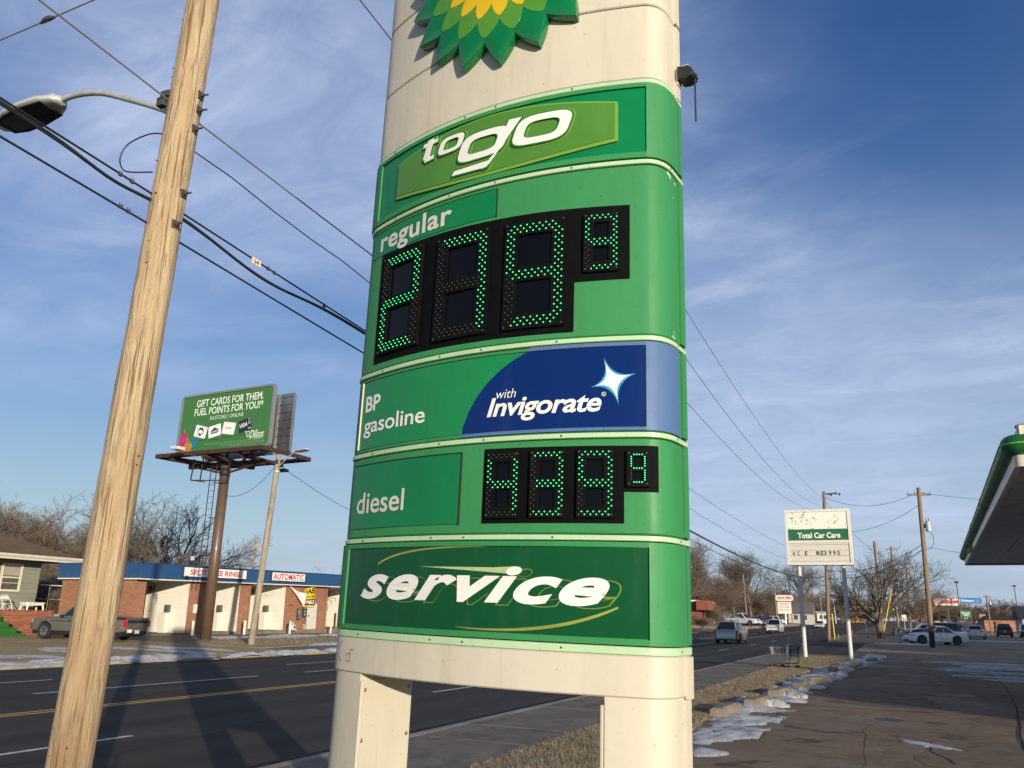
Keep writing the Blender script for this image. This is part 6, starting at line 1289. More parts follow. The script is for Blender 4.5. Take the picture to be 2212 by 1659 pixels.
for ch_, x in (('A', .26), ('C', .48), ('E', .84), ('W', 1.36), ('R', 1.42), ('E', 1.58), ('3', 1.72), ('9', 1.95), ('9', 2.15), ('5', 2.34)): lettering(ch_, cf, x, x+(.13 if ch_ != 'W' else .10), .47, .67, .018+(.004 if ch_ == 'R' else 0), 0, .02).build('letter', LB, lb)
MB().box2((xr, yc+.06, zb+.1), (xr+.012, yc+.48, zt-.1)).build('side_panel', CCW, cn)
POSTW = pm('post_white', (.60, .58, .52), .5, var=.15, scale=3, stretch=(1, 1, .3))
for x in (-4.21, -2.15): p = MB().tube((x, yc+.25, -.02), (x, yc+.25, zb+.02), .10, n=16).build('post', POSTW, CC, smooth=False); autosmooth(p); MB().lathe([(.16, 0), (.16, .02)], 12, (x, yc+.25, .10)).build('base_plate', GALV, p)
# --- timber poles
WOODB = wood_mat('brown_pole_wood', (.26, .175, .105), (.185, .120, .070), (.32, .23, .15), (.09, .055, .032))
def upole(x, y, h, lean, label, arm=None, r_=.15, mat=None, group='timber poles along the street', dark=False, name='utility_pole', z=None):
    g = gz(x, y)-.05 if z is None else z; o = thing(name, label, 'utility pole', (x, y, g), (0, 0, 0), group)
    timber(MB(), (x, y, g), (x+lean, y, g+h), r_, r_*.78, 14, 12, .006, x+y).build('shaft', mat or WOODB, o, smooth=True)
    if dark: MB().tube((x, y, g), (x+lean*.10, y, g+1.25), r_+.008, r_+.004, 16).build('tarred_base', pm('tar', (.022, .016, .012), .7), o)
    if arm:
        for dz, w_, ax, ayy in arm:
            t = (h-dz)/h; c = Vector((x+lean*t, y, g+h-dz)); d = Vector((ax, ayy, 0)).normalized(); a = MB().bar(c-d*w_/2, c+d*w_/2, .10, .12).build('crossarm', mat or WOODB, o)
            for k in (-.46, -.2, .2, .46): MB().lathe([(.035, 0), (.05, .05), (.03, .10), (.045, .14), (.02, .19)], 8, c+d*w_*k+Vector((0, 0, .06))).build('insulator', pm('porcelain', (.28, .27, .26), .3), a)
    return o
p1 = upole(-5.35, 76.5, 12.7, .55, 'brown timber pole rising behind the car care sign', r_=.165)
b = MB(); top = Vector((-4.8, 76.5, 12.6))
for k, (dx, dz) in enumerate(((.55, -.1), (.95, .05), (1.25, -.05))): b.tube(top, top+Vector((dx, .2, dz)), .035, n=6); b.lathe([(.05, -.1), (.09, 0), (.05, .1)], 8, top+Vector((dx, .2, dz)))
b.build('switch_bracket', DSTEEL, p1); b = MB(); b.tube(top+Vector((0, 0, -1.6)), top+Vector((1.1, .2, -1.4)), .035, n=6); b.lathe([(.05, -.1), (.09, 0), (.05, .1)], 8, top+Vector((1.1, .2, -1.4))); b.build('switch_bracket', DSTEEL, p1)
rp = upole(2.2, 70.6, 11.9, .25, 'lone timber pole with transformer and tarred foot in front of the white saloon', [(.55, 1.7, 1, .25)], .185, dark=True)
tr = MB().lathe([(.10, -.42), (.20, -.40), (.21, .30), (.18, .36), (.05, .40)], 16, (2.82, 70.5, 9.0)).build('transformer', pm('transformer_grey', (.42, .44, .45), .4, .2), rp, smooth=False); autosmooth(tr)
for dx in (-.08, .08): MB().lathe([(.04, 0), (.06, .06), (.03, .12), (.05, .18), (.02, .24)], 8, (2.82+dx, 70.5, 9.4)).build('bushing', MATS['porcelain'], tr)
MB().bar((2.4, 70.6, 9.0), (2.65, 70.5, 9.0), .06, .3).build('mount', DSTEEL, tr); MB().path(smooth_pts([(2.95, 70.5, 8.6), (3.1, 70.5, 8.0), (2.9, 70.5, 7.4), (2.45, 70.55, 7.2)], 4), .02, 6).build('lead', CABLE, tr)
TRI = [(1.1, 0, 1, 0)]
def brackets(o, x, y, zs):
    for z in zs:
        b = MB(); b.path([(x, y, z), (x-.55, y, z+.14), (x-.62, y, z-.08), (x-.02, y, z-.22)], .02, 5); b.build('wire_bracket', DSTEEL, o)
o = upole(-1.5, 100, 10.3, .0, 'timber pole rising behind the spreading bare tree', None, .17); brackets(o, -1.6, 100, (9.9, 7.6, 5.4))
upole(.05, 127, 11.8, .1, 'timber pole just right of the spreading bare tree', [(.4, 1.4, 1, 0)], .16); upole(2.1, 168, 12.2, .3, 'timber pole third beyond the spreading bare tree', [(.4, 1.6, 1, 0)], .16); upole(4.4, 240, 12, .3, 'timber pole fourth beyond the spreading bare tree', [(.4, 1.6, 1, 0)], .16)
for i, (x, y) in enumerate(((6.0, 290), (7.6, 335), (9.5, 390), (11.4, 450))): upole(x, y, 12, .2, 'tiny far timber pole, %s of the last four in the row down the street' % ('first', 'second', 'third', 'fourth')[i], [(.4, 1.8, 1, 0)], .17)
for x, y, h, ln, lb in ((-27.4, 176, 10.2, -.4, 'slim pale timber pole behind the white crew cab pickup'), (-25.8, 210, 11.2, -.2, 'slim timber pole beside the now open sign'), (-24.6, 231, 11.6, -.3, 'slim timber pole behind the now open board'), (-22.6, 300, 12, .0, 'far timber pole left of the orange shop')): upole(x, y, h, ln, lb, None, .15, WOODG, 'slim poles across the street')
upole(-64, 72.5, 8.6, .1, 'pale timber pole standing behind the car wash roof', [(.3, 1.2, 1, .8)], .13, WOODN, None); MB().box2((0, 0, 0), (.1, .1, .1))
vp = thing('vent_pipe', 'small mast with cables on the car wash roof', 'mast', (-41, 47.5, 3.9)); MB().tube((-41, 47.5, 3.7), (-41, 47.5, 5.0), .06, n=8).build('mast', GALV, vp); MB().path(smooth_pts([(-41, 47.5, 4.9), (-41.3, 46.9, 4.6), (-41.8, 46.2, 4.1), (-42.4, 45.2, 4.15)], 4), .03, 6).build('cable', CABLE, vp)
# wires between the street poles
for i, (A, B, s) in enumerate((((-4.8, 76.5, 12.3), (2.3, 70.6, 11.6), .9), ((-5.0, 76.5, 9.4), (2.3, 70.6, 10.6), .8), ((-5.2, 76.5, 6.1), (2.2, 70.6, 7.6), .8), ((-5.2, 76.5, 5.4), (2.2, 70.6, 7.2), .7))):
    cable([(span(A, B, s, 24), .016 if i < 2 else .022)], [CABLE], ['topmost wire from the pole behind the car care sign to the lone pole', 'second wire from the car care pole to the lone pole', 'thick cable sagging in front of the spreading bare tree', 'lowest thick cable sagging to the lone pole'][i], group='wires between car care pole and lone pole')
for i, (z0, z1) in enumerate(((12.4, 9.9), (9.2, 7.6), (6.9, 5.4))): cable([(span((-5.0, 76.5, z0), (-2.1, 100, z1), .4, 20)+span((-2.1, 100, z1), (-.4, 127, z1+1.4), .5, 14)[1:], .016)], [CABLE], ['highest wire running on behind the spreading bare tree', 'middle wire running on behind the spreading bare tree', 'lowest wire running on behind the spreading bare tree'][i], group='wires running up the street')
for i, (z0, z1) in enumerate(((11.6, 11.7), (7.5, 7.0))): cable([(span((2.3, 70.6, z0), (22, 72, z1), 1.0, 20), .014)], [CABLE], ['high wire from the lone pole to beyond the canopy', 'low wire from the lone pole to beyond the canopy'][i], group='wires to the right of the lone pole')
cable([(span((-.4, 127, 11.6), (2.3, 168, 12.2), .6, 14)+span((2.3, 168, 12.2), (4.6, 240, 12.4), 1.0, 14)[1:], .02)], [CABLE], 'wire along the row of far poles', group='wires running up the street')
cable([(span((-27.6, 176, 10.4), (-5.2, 76.6, 6.9), 1.5, 30), .016)], [CABLE], 'wire crossing the road from the dealer side to the car care pole', group='wires running up the street')
# yellow guy guards, hydrant, rods, signs
YGU = pm('guard_yellow', (.62, .42, .03), .5, var=.15)
def guy(x, y, x2, z2, hg, lb):
    g = gz(x, y)+.1; o = thing('guy_wire_guard', lb, 'guy guard', (x, y, g), (0, 0, 0), 'yellow guy wire guards'); A, B = Vector((x, y, g)), Vector((x2, y, z2)); MB().path([A, A+(B-A)*hg], .055, 8).build('guard', YGU, o); MB().path([A+(B-A)*hg, B], .012, 5).build('wire', WIRE, o)
guy(-1.42, 85.7, 1.0, 9.4, .50, 'long yellow guy wire guard leaning beside the spreading tree'); guy(-5.05, 79.3, -5.35, 9.0, .26, 'short upright yellow guard beside the pole behind the car care sign')
hy = thing('fire_hydrant', 'dark red fire hydrant on the grass island', 'hydrant', (-4.3, 93, gz(-4, 93)+.2)); HYR = pm('hydrant_red', (.19, .025, .025), .5, var=.2)
MB().lathe([(.16, 0), (.16, .05), (.11, .07), (.11, .55), (.15, .57), (.15, .62), (.11, .68), (.05, .75), (.03, .82)], 14, (-4.3, 93, gz(-4, 93)+.18)).build('barrel', HYR, hy)
for d in ((1, 0), (-1, 0), (0, -1)): MB().tube((-4.3, 93, gz(-4, 93)+.63), (-4.3+.2*d[0], 93+.2*d[1], gz(-4, 93)+.63), .06, n=10).build('outlet', HYR, hy)
MB().path([(-2.6, 86, gz(-3, 86)+.1), (-2.75, 86, gz(-3, 86)+1.9)], .03, 6).thing('marker_rod', DSTEEL, 'thin dark leaning rod left of the spreading tree', 'rod')
MB().lathe([(.06, 0), (.06, .5), (.03, .55)], 8, (-4.75, 79.2, gz(-5, 79)+.1)).thing('pipe_stub', pm('stub_green', (.25, .26, .14), .7), 'short olive pipe stub beside the upright yellow guard', 'pipe')
sp = thing('road_sign', 'small white speed sign on a thin post beyond the tree', 'road sign', (1.1, 158, gz(1, 158))); MB().tube((1.1, 158, gz(1, 158)), (1.1, 158, gz(1, 158)+2.4), .035, n=6).build('post', GALV, sp); MB().box((1.1, 157.95, gz(1, 158)+2.3), (.75, .03, .95)).build('plate', SIGNW, sp)
def board_sign(name, label, cx_, y, z0, z1, w_, facem, posts, cat='sign', dep=.5, postm=None, zb=None):
    o = thing(name, label, cat, (cx_, y, gz(cx_, y))); MB().box2((cx_-w_/2, y, z0), (cx_+w_/2, y+dep, z1)).build('cabinet', facem, o, bevel=.03)
    for x in posts: MB().tube((x, y+dep/2, (gz(cx_, y) if zb is None else zb)-.1), (x, y+dep/2, z0+.05), .16, n=10).build('post', postm or DSTEEL, o)
    return o, plane_fn((cx_-w_/2, y, z0), (1, 0, 0), (0, 0, 1))
RIM = pm('sign_rim_dark', (.03, .025, .025), .5)
o, f = board_sign('auto_parts_sign', 'white roadside sign with red slanted AutoZone lettering', 9.9, 200, 5.75, 7.35, 4.95, RIM, [9.85]); MB().prism([(.08, .42), (4.87, .42), (4.87, 1.52), (.08, 1.52)], f, .001, .02).build('face', SIGNW, o); MB().prism([(.15, .10), (4.5, .10), (4.5, .36), (.15, .36)], f, .001, .02).build('strapline', SIGNW, o)
lettering('AutoZone', f, .98, 4.72, .52, 1.42, .03, .35, .07).build('lettering', pm('auto_red', (.50, .02, .03), .5), o)
for k, c in enumerate(((.45, .02, .03), (.50, .10, .02), (.55, .20, .03), (.30, .03, .04))): MB().prism([(.15+k*.22, .50), (.27+k*.22, .50), (.47+k*.22, 1.42), (.35+k*.22, 1.42)], f, .02, .028).build('stripe', pm('auto_stripe%d' % k, c, .5), o)
o, f = board_sign('supermarket_sign', 'blue roadside sign with white Walmart lettering behind the auto parts sign', 18.5, 260, 7.75, 9.2, 5.4, pm('market_blue', (.035, .20, .50), .5), [18.2]); lettering('Walmart', f, .4, 3.6, .40, 1.05, .01, 0, .03).build('lettering', SIGNW, o)
for k in range(6): a = R(60*k+90); MB().bar(f(4.4+.16*math.cos(a), .72+.16*math.sin(a), .015), f(4.4+.42*math.cos(a), .72+.42*math.sin(a), .015), .15, .02, up=(0, -1, 0)).build('spark_ray', pm('spark_grey', (.45, .42, .33), .5), o)
o, f = board_sign('dollar_shop_sign', 'green roadside sign reading DOLLAR TREE on a pale post', 14.4, 220, 3.65, 5.25, 1.95, pm('dollar_green', (.02, .22, .075), .5), [14.6, 14.1], postm=POSTW); lettering('DOLLAR', f, .10, 1.85, .85, 1.25, .01, 0, .03).build('lettering', SIGNW, o); lettering('TREE', f, .45, 1.6, .35, .75, .01, 0, .03).build('lettering', SIGNW, o)
o, f = board_sign('yellow_sale_sign', 'small yellow and black sign low behind the parked cars', 7.7, 200, 2.1, 2.7, .95, YGU, [7.7]); lettering('SALE', f, .1, .85, .15, .45, .01).build('lettering', LB, o)
board_sign('white_notice_board', 'small white notice board beside the auto parts sign post', 9.25, 205, 1.8, 2.5, .85, SIGNW, [9.25]); board_sign('faded_board', 'faded cream board above the orange brick shop', 19.3, 240, 3.7, 4.75, 1.35, pm('faded_cream', (.30, .26, .19), .7), [19.3])
def lampost(x, y, h, lb):
    g = gz(x, y); o = thing('parking_lamp', lb, 'lamp post', (x, y, g), (0, 0, 0), 'parking lot lamps'); MB().tube((x, y, g), (x-.05, y, g+h), .10, .08, 10).build('post', DSTEEL, o); MB().box((x-.05, y, g+h+.14), (.62, .62, .28)).build('lamp_box', pm('lamp_brown', (.05, .04, .035), .5), o, bevel=.03)
lampost(9.1, 150, 7.7, 'dark parking lot lamp with square head beside the auto parts sign'); lampost(21.4, 190, 8.6, 'slim parking lot lamp at the right edge above the brick shop')
o = upole(13.9, 160, 6.2, -.1, 'timber pole with transformer beside the orange brick shop', [(.25, 1.0, 1, 0)], .13); MB().lathe([(.16, -.3), (.17, .3), (.1, .38)], 12, (14.25, 160, 5.5)).build('transformer', MATS['transformer_grey'], o)
# now open sign
o = thing('dealer_sign', 'white dealer sign with red NOW OPEN oval on top', 'sign', (-22.75, 200, 1.3)); f = plane_fn((-24.6, 200, 3.6), (1, 0, 0), (0, 0, 1))
MB().tube((-22.75, 200.1, .8), (-22.75, 200.1, 3.7), .2, n=10).build('post', SIGNW, o); MB().prism([(.28, 0), (3.2, 0), (3.2, 2.55), (.28, 2.55)], f, -.2, 0).build('board', SIGNW, o); MB().prism(rrect(-.05, 3.75, 2.75, 4.05, .62, 8), f, -.25, .02).build('oval', SIGNW, o)
lettering('NOW OPEN', f, .35, 3.35, 3.08, 3.75, .03, 0, .04).build('lettering', REDP, o); lettering('CALIFORNIA ST', f, .5, 2.95, 1.95, 2.3, .01, 0, .02).build('lettering', REDP, o); lettering('AUTO SALES', f, .65, 2.75, 1.30, 1.62, .01, 0, .02).build('lettering', pm('dealer_grey', (.2, .2, .2), .6), o); lettering('785-215-6141', f, .55, 2.9, .68, 1.0, .01, 0, .02).build('lettering', REDP, o)
# buildings up the street
RB = thing('brick_office', 'low red brick block with flat white parapet beside the price sign', 'building', (-34, 140, .7)); RBM = brick_mat('office_brick', (.27, .060, .040), (.22, .050, .034), (.25, .12, .09))
MB().box2((-48, 136, .3), (-28.7, 150, 4.55)).build('wall', RBM, RB); MB().box2((-48.1, 135.9, 4.55), (-28.6, 150.1, 4.85)).build('parapet', SIGNW, RB); MB().box2((-28.71, 134.6, 3.3), (-27.0, 140, 4.78)).build('porch_block', RBM, RB); MB().box2((-28.5, 139, .3), (-28.2, 139.3, 3.3)).build('porch_post', DSTEEL, RB)
for x in (-31.2, -34.5, -38): wv_ = MB().box2((x, 135.93, 1.5), (x+.5, 135.99, 3.1)).build('window', PANE, RB); MB().box2((x-.06, 135.90, 1.42), (x+.56, 135.96, 1.50)).build('sill', SIGNW, wv_)
def gable(name, label, x0, x1, y0, y1, zb_, ze, zr, wm, rm):
    o = thing(name, label, 'building', ((x0+x1)/2, y0, zb_)); MB().box2((x0, y0, zb_-.5), (x1, y1, ze)).build('wall', wm, o); ym = (y0+y1)/2; MB().add([(x0-.5, y0-.5, ze), (x1+.5, y0-.5, ze), (x1+.5, y1+.5, ze), (x0-.5, y1+.5, ze), (x0-.5, ym, zr), (x1+.5, ym, zr)], [(0, 1, 5, 4), (2, 3, 4, 5), (1, 2, 5), (3, 0, 4), (3, 2, 1, 0)]).build('roof', rm, o)
    for k in range(2): xx = x0+(x1-x0)*(.25+.4*k); w2 = MB().box2((xx, y0-.05, zb_+1), (xx+1.1, y0-.01, zb_+2.4)).build('window', PANE, o); MB().box2((xx-.08, y0-.09, zb_+.9), (xx+1.18, y0-.04, zb_+1.0)).build('sill', SIGNW, w2)
    MB().add([(x1+.02, y0, ze), (x1+.02, y1, ze), (x1+.02, ym, zr-.15)], [(0, 1, 2)]).build('gable_end', wm, o); return o
gable('bungalow', 'grey roofed bungalow behind the now open sign', -31, -24.2, 280, 292, 1.6, 4.4, 8.0, pm('bungalow_wall', (.5, .48, .44), .7), pm('grey_shingle', (.14, .135, .115), .9)); gable('white_shop', 'small white shop right of the bungalow', -26.5, -23.0, 330, 338, 2.2, 5.2, 5.9, SIGNW, SIGNW); gable('orange_shop', 'orange painted shop far down the street', -24.5, -16.6, 520, 532, 2.0, 5.4, 7.4, pm('orange_wall', (.55, .27, .05), .7), pm('dark_red_roof', (.16, .05, .04), .8))
o, f = board_sign('red_shop_sign', 'small dark red sign beside the orange shop', -16.2, 510, 6.4, 8.4, 1.6, pm('shop_red', (.25, .02, .025), .5), [-16.2])
BS = thing('brick_shop', 'long orange brick shop with dark roof behind the parked cars', 'building', (24, 212, 1.2)); OB = brick_mat('shop_brick', (.42, .17, .09), (.36, .14, .075), (.42, .26, .18)); MB().box2((17.2, 211, .6), (32, 226, 3.2)).build('wall', OB, BS); MB().box2((17.15, 210.94, 2.05), (32.05, 210.99, 2.17)).build('stone_band', pm('stone_band', (.5, .36, .26), .7), BS)
MB().add([(17.0, 210.6, 3.2), (32.2, 210.6, 3.2), (32.2, 226.4, 3.2), (17.0, 226.4, 3.2), (18.2, 212.5, 4.1), (31, 212.5, 4.1), (31, 225, 4.1), (18.2, 225, 4.1)], [(0, 1, 5, 4), (1, 2, 6, 5), (2, 3, 7, 6), (3, 0, 4, 7), (4, 5, 6, 7), (3, 2, 1, 0)]).build('roof', pm('shop_roof', (.035, .024, .020), .8), BS)
for x in (19.2, 23.6, 27.6): MB().box2((x, 210.7, .9), (x+.22, 210.95, 2.9)).build('downpipe', DSTEEL, BS)
GH = gable('grey_garage', 'pale grey gabled shop at the far edge behind the dark car', 19.6, 29, 170, 180, .7, 3.2, 5.4, pm('pale_grey_wall', (.38, .39, .40), .7), pm('dark_slate', (.03, .032, .036), .8))
# traffic signals far down the street
TS = thing('traffic_signal', 'traffic signal mast with yellow heads hanging over the road', 'traffic signal', (-22.4, 367, 1.7)); MB().tube((-22.4, 367, 1.2), (-23.0, 367, 14.5), .22, .16, 8).build('mast', POSTW, TS); MB().tube((-22.6, 367, 8.4), (-6.5, 367, 8.1), .11, .07, 8).build('arm', GALV, TS)
for x in (-16.5, -11.5, -8.0): h_ = MB().box((x, 366.7, 7.7), (.5, .4, 1.3)).build('signal_head', pm('signal_yellow', (.45, .30, .03), .5), TS); MB().lathe([(.17, 0), (.17, -.08)], 10, (x, 366.48, 7.3), 'Y').build('lens', pm('signal_dark', (.02, .05, .04), .3), h_)
TG = thing('traffic_signal', 'traffic signal showing green behind the spreading tree', 'traffic signal', (-.5, 230, 1.0)); MB().tube((2.6, 230, .9), (2.6, 230, 6.4), .10, n=8).build('mast', DSTEEL, TG); MB().tube((2.6, 230, 6.2), (-3, 230, 6.2), .06, n=8).build('arm', DSTEEL, TG); h_ = MB().box((-.54, 229.9, 5.65), (.36, .25, 1.0)).build('signal_head', BLKP, TG)
for k, c in enumerate(((.05, 1, .55), (.03, .02, .0), (.04, 0, 0))): MB().lathe([(.13, 0), (.13, -.05)], 10, (-.54, 229.76, 5.33+.32*k), 'Y').build('lens', pm('signal_lens%d' % k, c, .3, emis=2.5 if k == 0 else 0, var=0), h_)
upole(-23.6, 438, 12.5, .0, 'far slim signal pole beside the traffic signal mast', None, .2, WOODG, 'slim poles across the street', z=1.8)
# shopping trolleys on the verge
TRG = pm('trolley_steel', (.13, .14, .15), .45, .6); TRB = pm('trolley_blue', (.03, .13, .38), .45)
def trolley(x, y, rz, lb, hm):
    o = thing('shopping_trolley', lb, 'shopping trolley', (x, y, .10), (0, 0, rz), 'shopping trolleys on the verge')
    def k(mb, n, m, **q): return mb.build(n, m, o, world=False, **q)
    def cage(w0, w1, l0, l1, z0, z1, n, m, nv):
        b = MB(); T0 = [(-w1/2, l0, z1), (w1/2, l0, z1), (w1/2*.85, l1, z1-.06), (-w1/2*.85, l1, z1-.06)]; B0_ = [(-w0/2, l0+.08, z0), (w0/2, l0+.08, z0), (w0/2*.8, l1-.06, z0+.05), (-w0/2*.8, l1-.06, z0+.05)]
        for i in range(4):
            a, c, d, e = [Vector(p) for p in (T0[i], T0[(i+1) % 4], B0_[(i+1) % 4], B0_[i])]
            for t in range(nv+1): b.tube(a.lerp(c, t/nv), e.lerp(d, t/nv), .006, n=4)
            for t in (0, .25, .5, .75, 1): b.tube(a.lerp(e, t), c.lerp(d, t), .008 if t in (0, 1) else .005, n=4)
        for t in range(7): b.tube(Vector(B0_[0]).lerp(Vector(B0_[3]), t/6), Vector(B0_[1]).lerp(Vector(B0_[2]), t/6), .005, n=4)
        k(b, n, m)
    cage(.44, .54, -.42, .42, .52, .98, 'basket', TRG, 9)
    for s in (-1, 1): k(MB().path([(s*.25, -.52, 1.03), (s*.24, -.40, .55), (s*.22, -.30, .20), (s*.20, .46, .14)], .022, 6), 'side_frame', TRG)
    k(MB().tube((-.27, -.52, 1.03), (.27, -.52, 1.03), .018, n=8), 'handle', hm); k(MB().box((0, -.36, .80), (.42, .02, .26)), 'child_seat', TRB); k(MB().box((0, .42, .86), (.30, .015, .12)), 'sign_plate', TRB)
    o.scale = (.78, .78, .80)
    for sx_ in (-.2, .2):
        for sy in (-.28, .44): k(MB().lathe([(.06, -.015), (.06, .015)], 10, (sx_, sy, .06), 'X'), 'caster', BLKP)
trolley(-4.05, 33.2, R(70), 'grey wire shopping trolley nearest the road, abandoned on the grass', TRG); trolley(-3.72, 33.5, R(84), 'shopping trolley with blue seat nested beside the grey one', TRB)
# ================================================================ filling station canopy and added shade blocks to the right
CAN = thing('station_canopy', 'filling station canopy with green rounded fascia and dark soffit', 'canopy', (2.2, 17.1, 0), (0, 0, R(-2.0)))
def cbk(mb, name, m, par=None, **k): return mb.build(name, m, par or CAN, world=False, **k)
CGRN = sign_paint('canopy_green', (.014, .125, .040), (.10, .09, .05), .35, .5); CANW = sign_paint('canopy_cream', (.68, .62, .50), (.4, .33, .24), .4, .4); SOFF = pm('soffit_grey', (.66, .65, .62), .55, var=.25, scale=2)
LW, LL = 9.4, 28.3
cbk(MB().box2((.16, .16, 4.68), (LW-.16, LL-.16, 5.02)), 'deck', SOFF)
np_ = 12
for i in range(np_):      # soffit panels
    for j in range(8):
        a, b_ = .14+(LW-.28)*j/8, .14+(LW-.28)*(j+1)/8; c, d = .14+(LL-.28)*i/np_, .14+(LL-.28)*(i+1)/np_; cbk(MB().box2((a+.008, c+.008, 4.60), (b_-.008, d-.008, 4.679)), 'soffit_panel', SOFF)
for x in (2.4, 7.0):
    for y in (4, 10, 16, 22): l_ = cbk(MB().box2((x-.3, y-.3, 4.55), (x+.3, y+.3, 4.60)), 'canopy_light', pm('light_frame', (.4, .4, .38), .5)); cbk(MB().box2((x-.24, y-.24, 4.54), (x+.24, y+.24, 4.552)), 'lens', pm('light_lens', (.35, .34, .30), .3), l_)
def rim(prof, name, m, smooth=True):
    """band swept round the canopy edge: prof = (outwards, z)"""
    mb = MB(); cs = [(0, 0), (LW, 0), (LW, LL), (0, LL)]; V = []; F = []; n = len(prof); ring = []
    for k, (cx_, cy_) in enumerate(cs):
        sx_, sy = (-1 if cx_ == 0 else 1), (-1 if cy_ == 0 else 1)
        a0 = {(-1, -1): 180, (1, -1): 270, (1, 1): 0, (-1, 1): 90}[(sx_, sy)]
        for t in range(7): ring.append((cx_-sx_*.12, cy_-sy*.12, math.cos(R(a0+15*t)), math.sin(R(a0+15*t))))
    for x, y, c, s in ring: V += [(x+c*(.12+o), y+s*(.12+o), z) for o, z in prof]
    for i in range(len(ring)):
        j = (i+1) % len(ring)
        for q in range(n-1): F.append((i*n+q, j*n+q, j*n+q+1, i*n+q+1))
    o = cbk(mb.add(V, F), name, m, fix=False); return autosmooth(o, 40) if smooth else o
rim([(-.10, 4.50), (0, 4.50), (0, 4.71), (-.10, 4.71)], 'lower_fascia', CANW)
rim([(-.02, 4.712)]+[(.19*math.sin(R(a)), 4.90-.185*math.cos(R(a))) for a in range(15, 180, 15)]+[(-.02, 5.086)], 'green_fascia', CGRN)
rim([(.188, 4.885), (.205, 4.89), (.205, 4.915), (.188, 4.92)], 'light_strip', pm('lime_strip', (.16, .42, .05), .4))
rim([(-.22, 5.08), (-.16, 5.08), (-.16, 5.30), (-.22, 5.30), (-.5, 5.30)], 'upper_fascia', CANW)
for y in (8, 14.5, 20.8): cbk(MB().lathe([(.2, -.02), (.205, 0), (.2, .02)], 20, (-.0, y, 4.90), 'Y'), 'joint_band', CGRN)
cbk(MB().tube((-.02, 19.0, 4.60), (-.10, 20.6, 4.52), .12, .05, 10), 'torn_flap', MATS['lime_strip'])
for y in (6, 20):
    cbk(MB().box2((5.0, y-.22, -.1), (5.4, y+.22, 4.60)), 'column', CANW, bevel=.03)
# unseen shop blocks added on the right to shade forecourt and parking lot
SHADE_SHOP = thing('shade_shop_block', 'low cream shop block with glazed front, unseen and added to shade the forecourt', 'shop', (33, 12, 0)); SHW = pm('shop_cream', (.5, .46, .38), .7)
MB().box2((26.5, -4.2, -.1), (40, 30, 5.0)).build('wall', SHW, SHADE_SHOP); MB().box2((26.2, -4.5, 5.0), (40.3, 30.3, 5.45)).build('roof_edge', CGRN, SHADE_SHOP)
for k in range(7): y = 1+k*3.6; w_ = MB().box2((26.42, y, .9), (26.49, y+2.8, 3.0)).build('window', PANE, SHADE_SHOP); MB().box2((26.38, y-.08, .82), (26.48, y+2.88, .90)).build('sill', SHW, w_)
SHADE_ROW = thing('shade_row_block', 'long flat roofed shop block, unseen and added to shade the parking lot', 'shop', (36, 70, .2))  # out of view, added so that the parked cars stand in shade
MB().box2((29, 34, -.1), (44, 104, 6.2)).build('wall', BRICKW, SHADE_ROW); MB().box2((28.7, 33.7, 6.2), (44.3, 104.3, 6.7)).build('roof_edge', SHW, SHADE_ROW)
for k in range(12): y = 36+k*5.6; w_ = MB().box2((28.92, y, .6), (28.99, y+4.2, 3.0)).build('window', PANE, SHADE_ROW); MB().box2((28.88, y-.08, .5), (28.98, y+4.3, .6)).build('sill', SHW, w_)
# ================================================================ snow, wheel stops, grass blades
SN = 'old snow lying along the grass verge and wheel stops'
snow_field(lambda y: -2.72+.012*(y-11)+.9*sm(28, 50, y), .72, 10.5, 54, .05, .08, .075, .055, 4.3, SN, .17, 1.1, .7)
for i in range(30):    # hard lumps of ploughed snow
    rnd = random.Random(60+i); y = 16+34*rnd.random(); x = -2.55+.045*(y-16)+rnd.gauss(0, .22)
    snow(x, y, .10+.14*rnd.random(), .10+.2*rnd.random(), rnd.random()*3, 300+i, .05+.09*rnd.random(), .07, SN, .7, 12)
FS = 'thin snow and ice left on the shaded forecourt'
snow_field(lambda y: 4.2, 3.4, 29.5, 48.5, .09, .12, .010, .050, 8.1, FS, .22, .35, .75)
snow(.2, 14.2, .18, .5, .7, 95, .012, .048, 'small icy puddle patch on the near forecourt', .7)
snow(.0, 77.2, 2.6, 1.6, .1, 120, .06, .05, 'snow patch at the edge of the entrance by the grass island')
for i, (x, y, rx, ry) in enumerate([(12, 100, 8, 1.6), (22, 104, 7, 1.2), (17, 96, 5, 1.0)]): snow(x, y, rx, ry, 0, 130+i, .015, .05, 'thin snow sheet among the parked cars')
FK = 'grey ploughed snow along the far kerb'
snow_field(lambda y: -22.75, .7, 8, 40, .07, .12, .13, .05, 2.2, FK, .02, 1.2, .6)
FL = 'snow patch on the lawn across the road'
snow_field(lambda y: -27.5, 4.5, 13, 29.5, .12, .14, .05, .075, 6.6, FL, .46, .28, .8)
WF = 'long snow bank along the apron of the car wash'
snow_field(lambda y: -33.0-.02*(y-40), 1.3, 33.5, 52, .08, .12, .06, .085, 9.4, WF, -.02, .6, .35)
snow_field(lambda y: -26.4, .9, 32, 44, .08, .12, .06, .09, 3.7, 'snow rim round the foot of the grey lamp pole', .12, .8, .5)
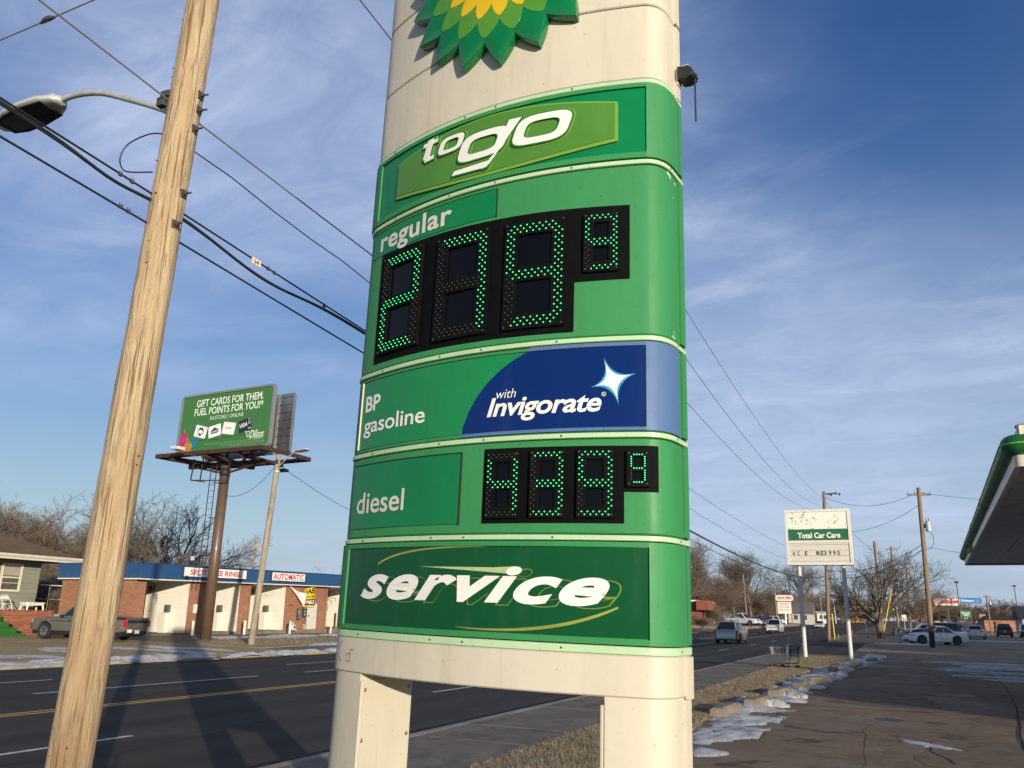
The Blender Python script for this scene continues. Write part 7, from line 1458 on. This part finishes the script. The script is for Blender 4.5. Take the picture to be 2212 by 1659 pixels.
# concrete wheel stops
STOPM = concrete_mat('wheel_stop_concrete', (.21, .175, .13), (.27, .225, .17), (.12, .10, .075))
def stop(x, y, l, rz, label, seed):
    rnd = random.Random(seed); mb = MB(); n = 9; vs = []; fs = []
    for i in range(n):
        t = (i/(n-1)-.5)*l; j = lambda: rnd.uniform(-.003, .003); e = .03 if i in (0, n-1) else 0
        sec = [(-.13, -.05), (-.13, .09), (-.085, .135-e*.5), (.085, .135-e*.5), (.13, .09), (.13, -.05)]
        vs += [(a+j(), t+j(), b+j()*.6) for a, b in sec]
    for i in range(n-1):
        for k in range(5): fs.append((i*6+k, i*6+k+1, (i+1)*6+k+1, (i+1)*6+k))
    fs += [tuple(range(6))[::-1], tuple((n-1)*6+k for k in range(6))]
    o = mb.add(vs, fs).build('wheel_stop', STOPM, world=False); o.location = (x+.08, y, .10); o.rotation_euler = (rnd.uniform(-.02, .02), rnd.uniform(-.06, .06), rz)
    return tag(o, label, 'wheel stop', 'concrete wheel stops along the grass')
for i, (x, y, l, rz, lb) in enumerate([(-3.08, 16.3, 1.35, -.05, 'concrete wheel stop nearest the tall fuel price sign'), (-2.8, 18.3, 1.4, -.07, 'second concrete wheel stop from the fuel price sign, snow at its foot'),
        (-2.7, 21.1, 1.45, -.09, 'third concrete wheel stop from the fuel price sign'), (-2.52, 23.9, 1.3, -.02, 'fourth concrete wheel stop from the fuel price sign'),
        (-2.35, 26.0, 1.1, -.35, 'skewed concrete wheel stop, fifth from the fuel price sign'), (-2.15, 32.8, 1.7, -.16, 'sixth concrete wheel stop from the fuel price sign, standing apart'),
        (-1.75, 37.2, 1.7, -.1, 'seventh concrete wheel stop, half buried in snow'), (-1.3, 42.5, 1.7, -.1, 'farthest concrete wheel stop beside the car care sign')]): stop(x, y, l, rz, lb, 40+i)
# grass blades on the verge
def blades(name, n, x0, x1, y0, y1, h, z, seed, label, edge=True, bias=1.7):
    rnd = random.Random(seed); V = []; F = []
    for i in range(n):
        y = y0+(y1-y0)*rnd.random()**bias; x = x0+(x1-x0)*rnd.random()
        if edge: x += .9*sm(30, 46, y)*sm(x0, x1, x)
        if mnoise.noise((x*1.6, y*1.1, 2))+rnd.random()*.5 < -.05: continue
        a = rnd.random()*6.283; hh = h*(.35+rnd.random()*.9); ww = .0028+.0006*y/4; b = rnd.uniform(.6, 2.2)*hh; k = len(V); g = gz(x, y)+z
        V += [(x+ww*math.cos(a), y+ww*math.sin(a), g), (x-ww*math.cos(a), y-ww*math.sin(a), g), (x-b*math.sin(a), y+b*math.cos(a), g+hh)]; F.append((k, k+1, k+2))
    me = bpy.data.meshes.new(name); me.from_pydata(V, [], F); me.materials.append(pm('straw_blades', (.37, .30, .195), .9, col2=(.21, .165, .10), scale=3, detail=8)); o = bpy.data.objects.new(name, me); COL.objects.link(o)
    return tag(o, label, None, kind='stuff')
blades('grass', 110000, -4.4, -3.05, 3, 46, .050, .10, 3, 'dry grass blades on the verge')
blades('grass', 5000, -31.0, -26.5, 30.5, 43, .14, .10, 4, 'dry grass blades under the billboard', False, 1)
blades('grass', 5000, -42, -22.6, 14, 31, .07, .07, 5, 'dry grass blades on the far lawn', False, 1)
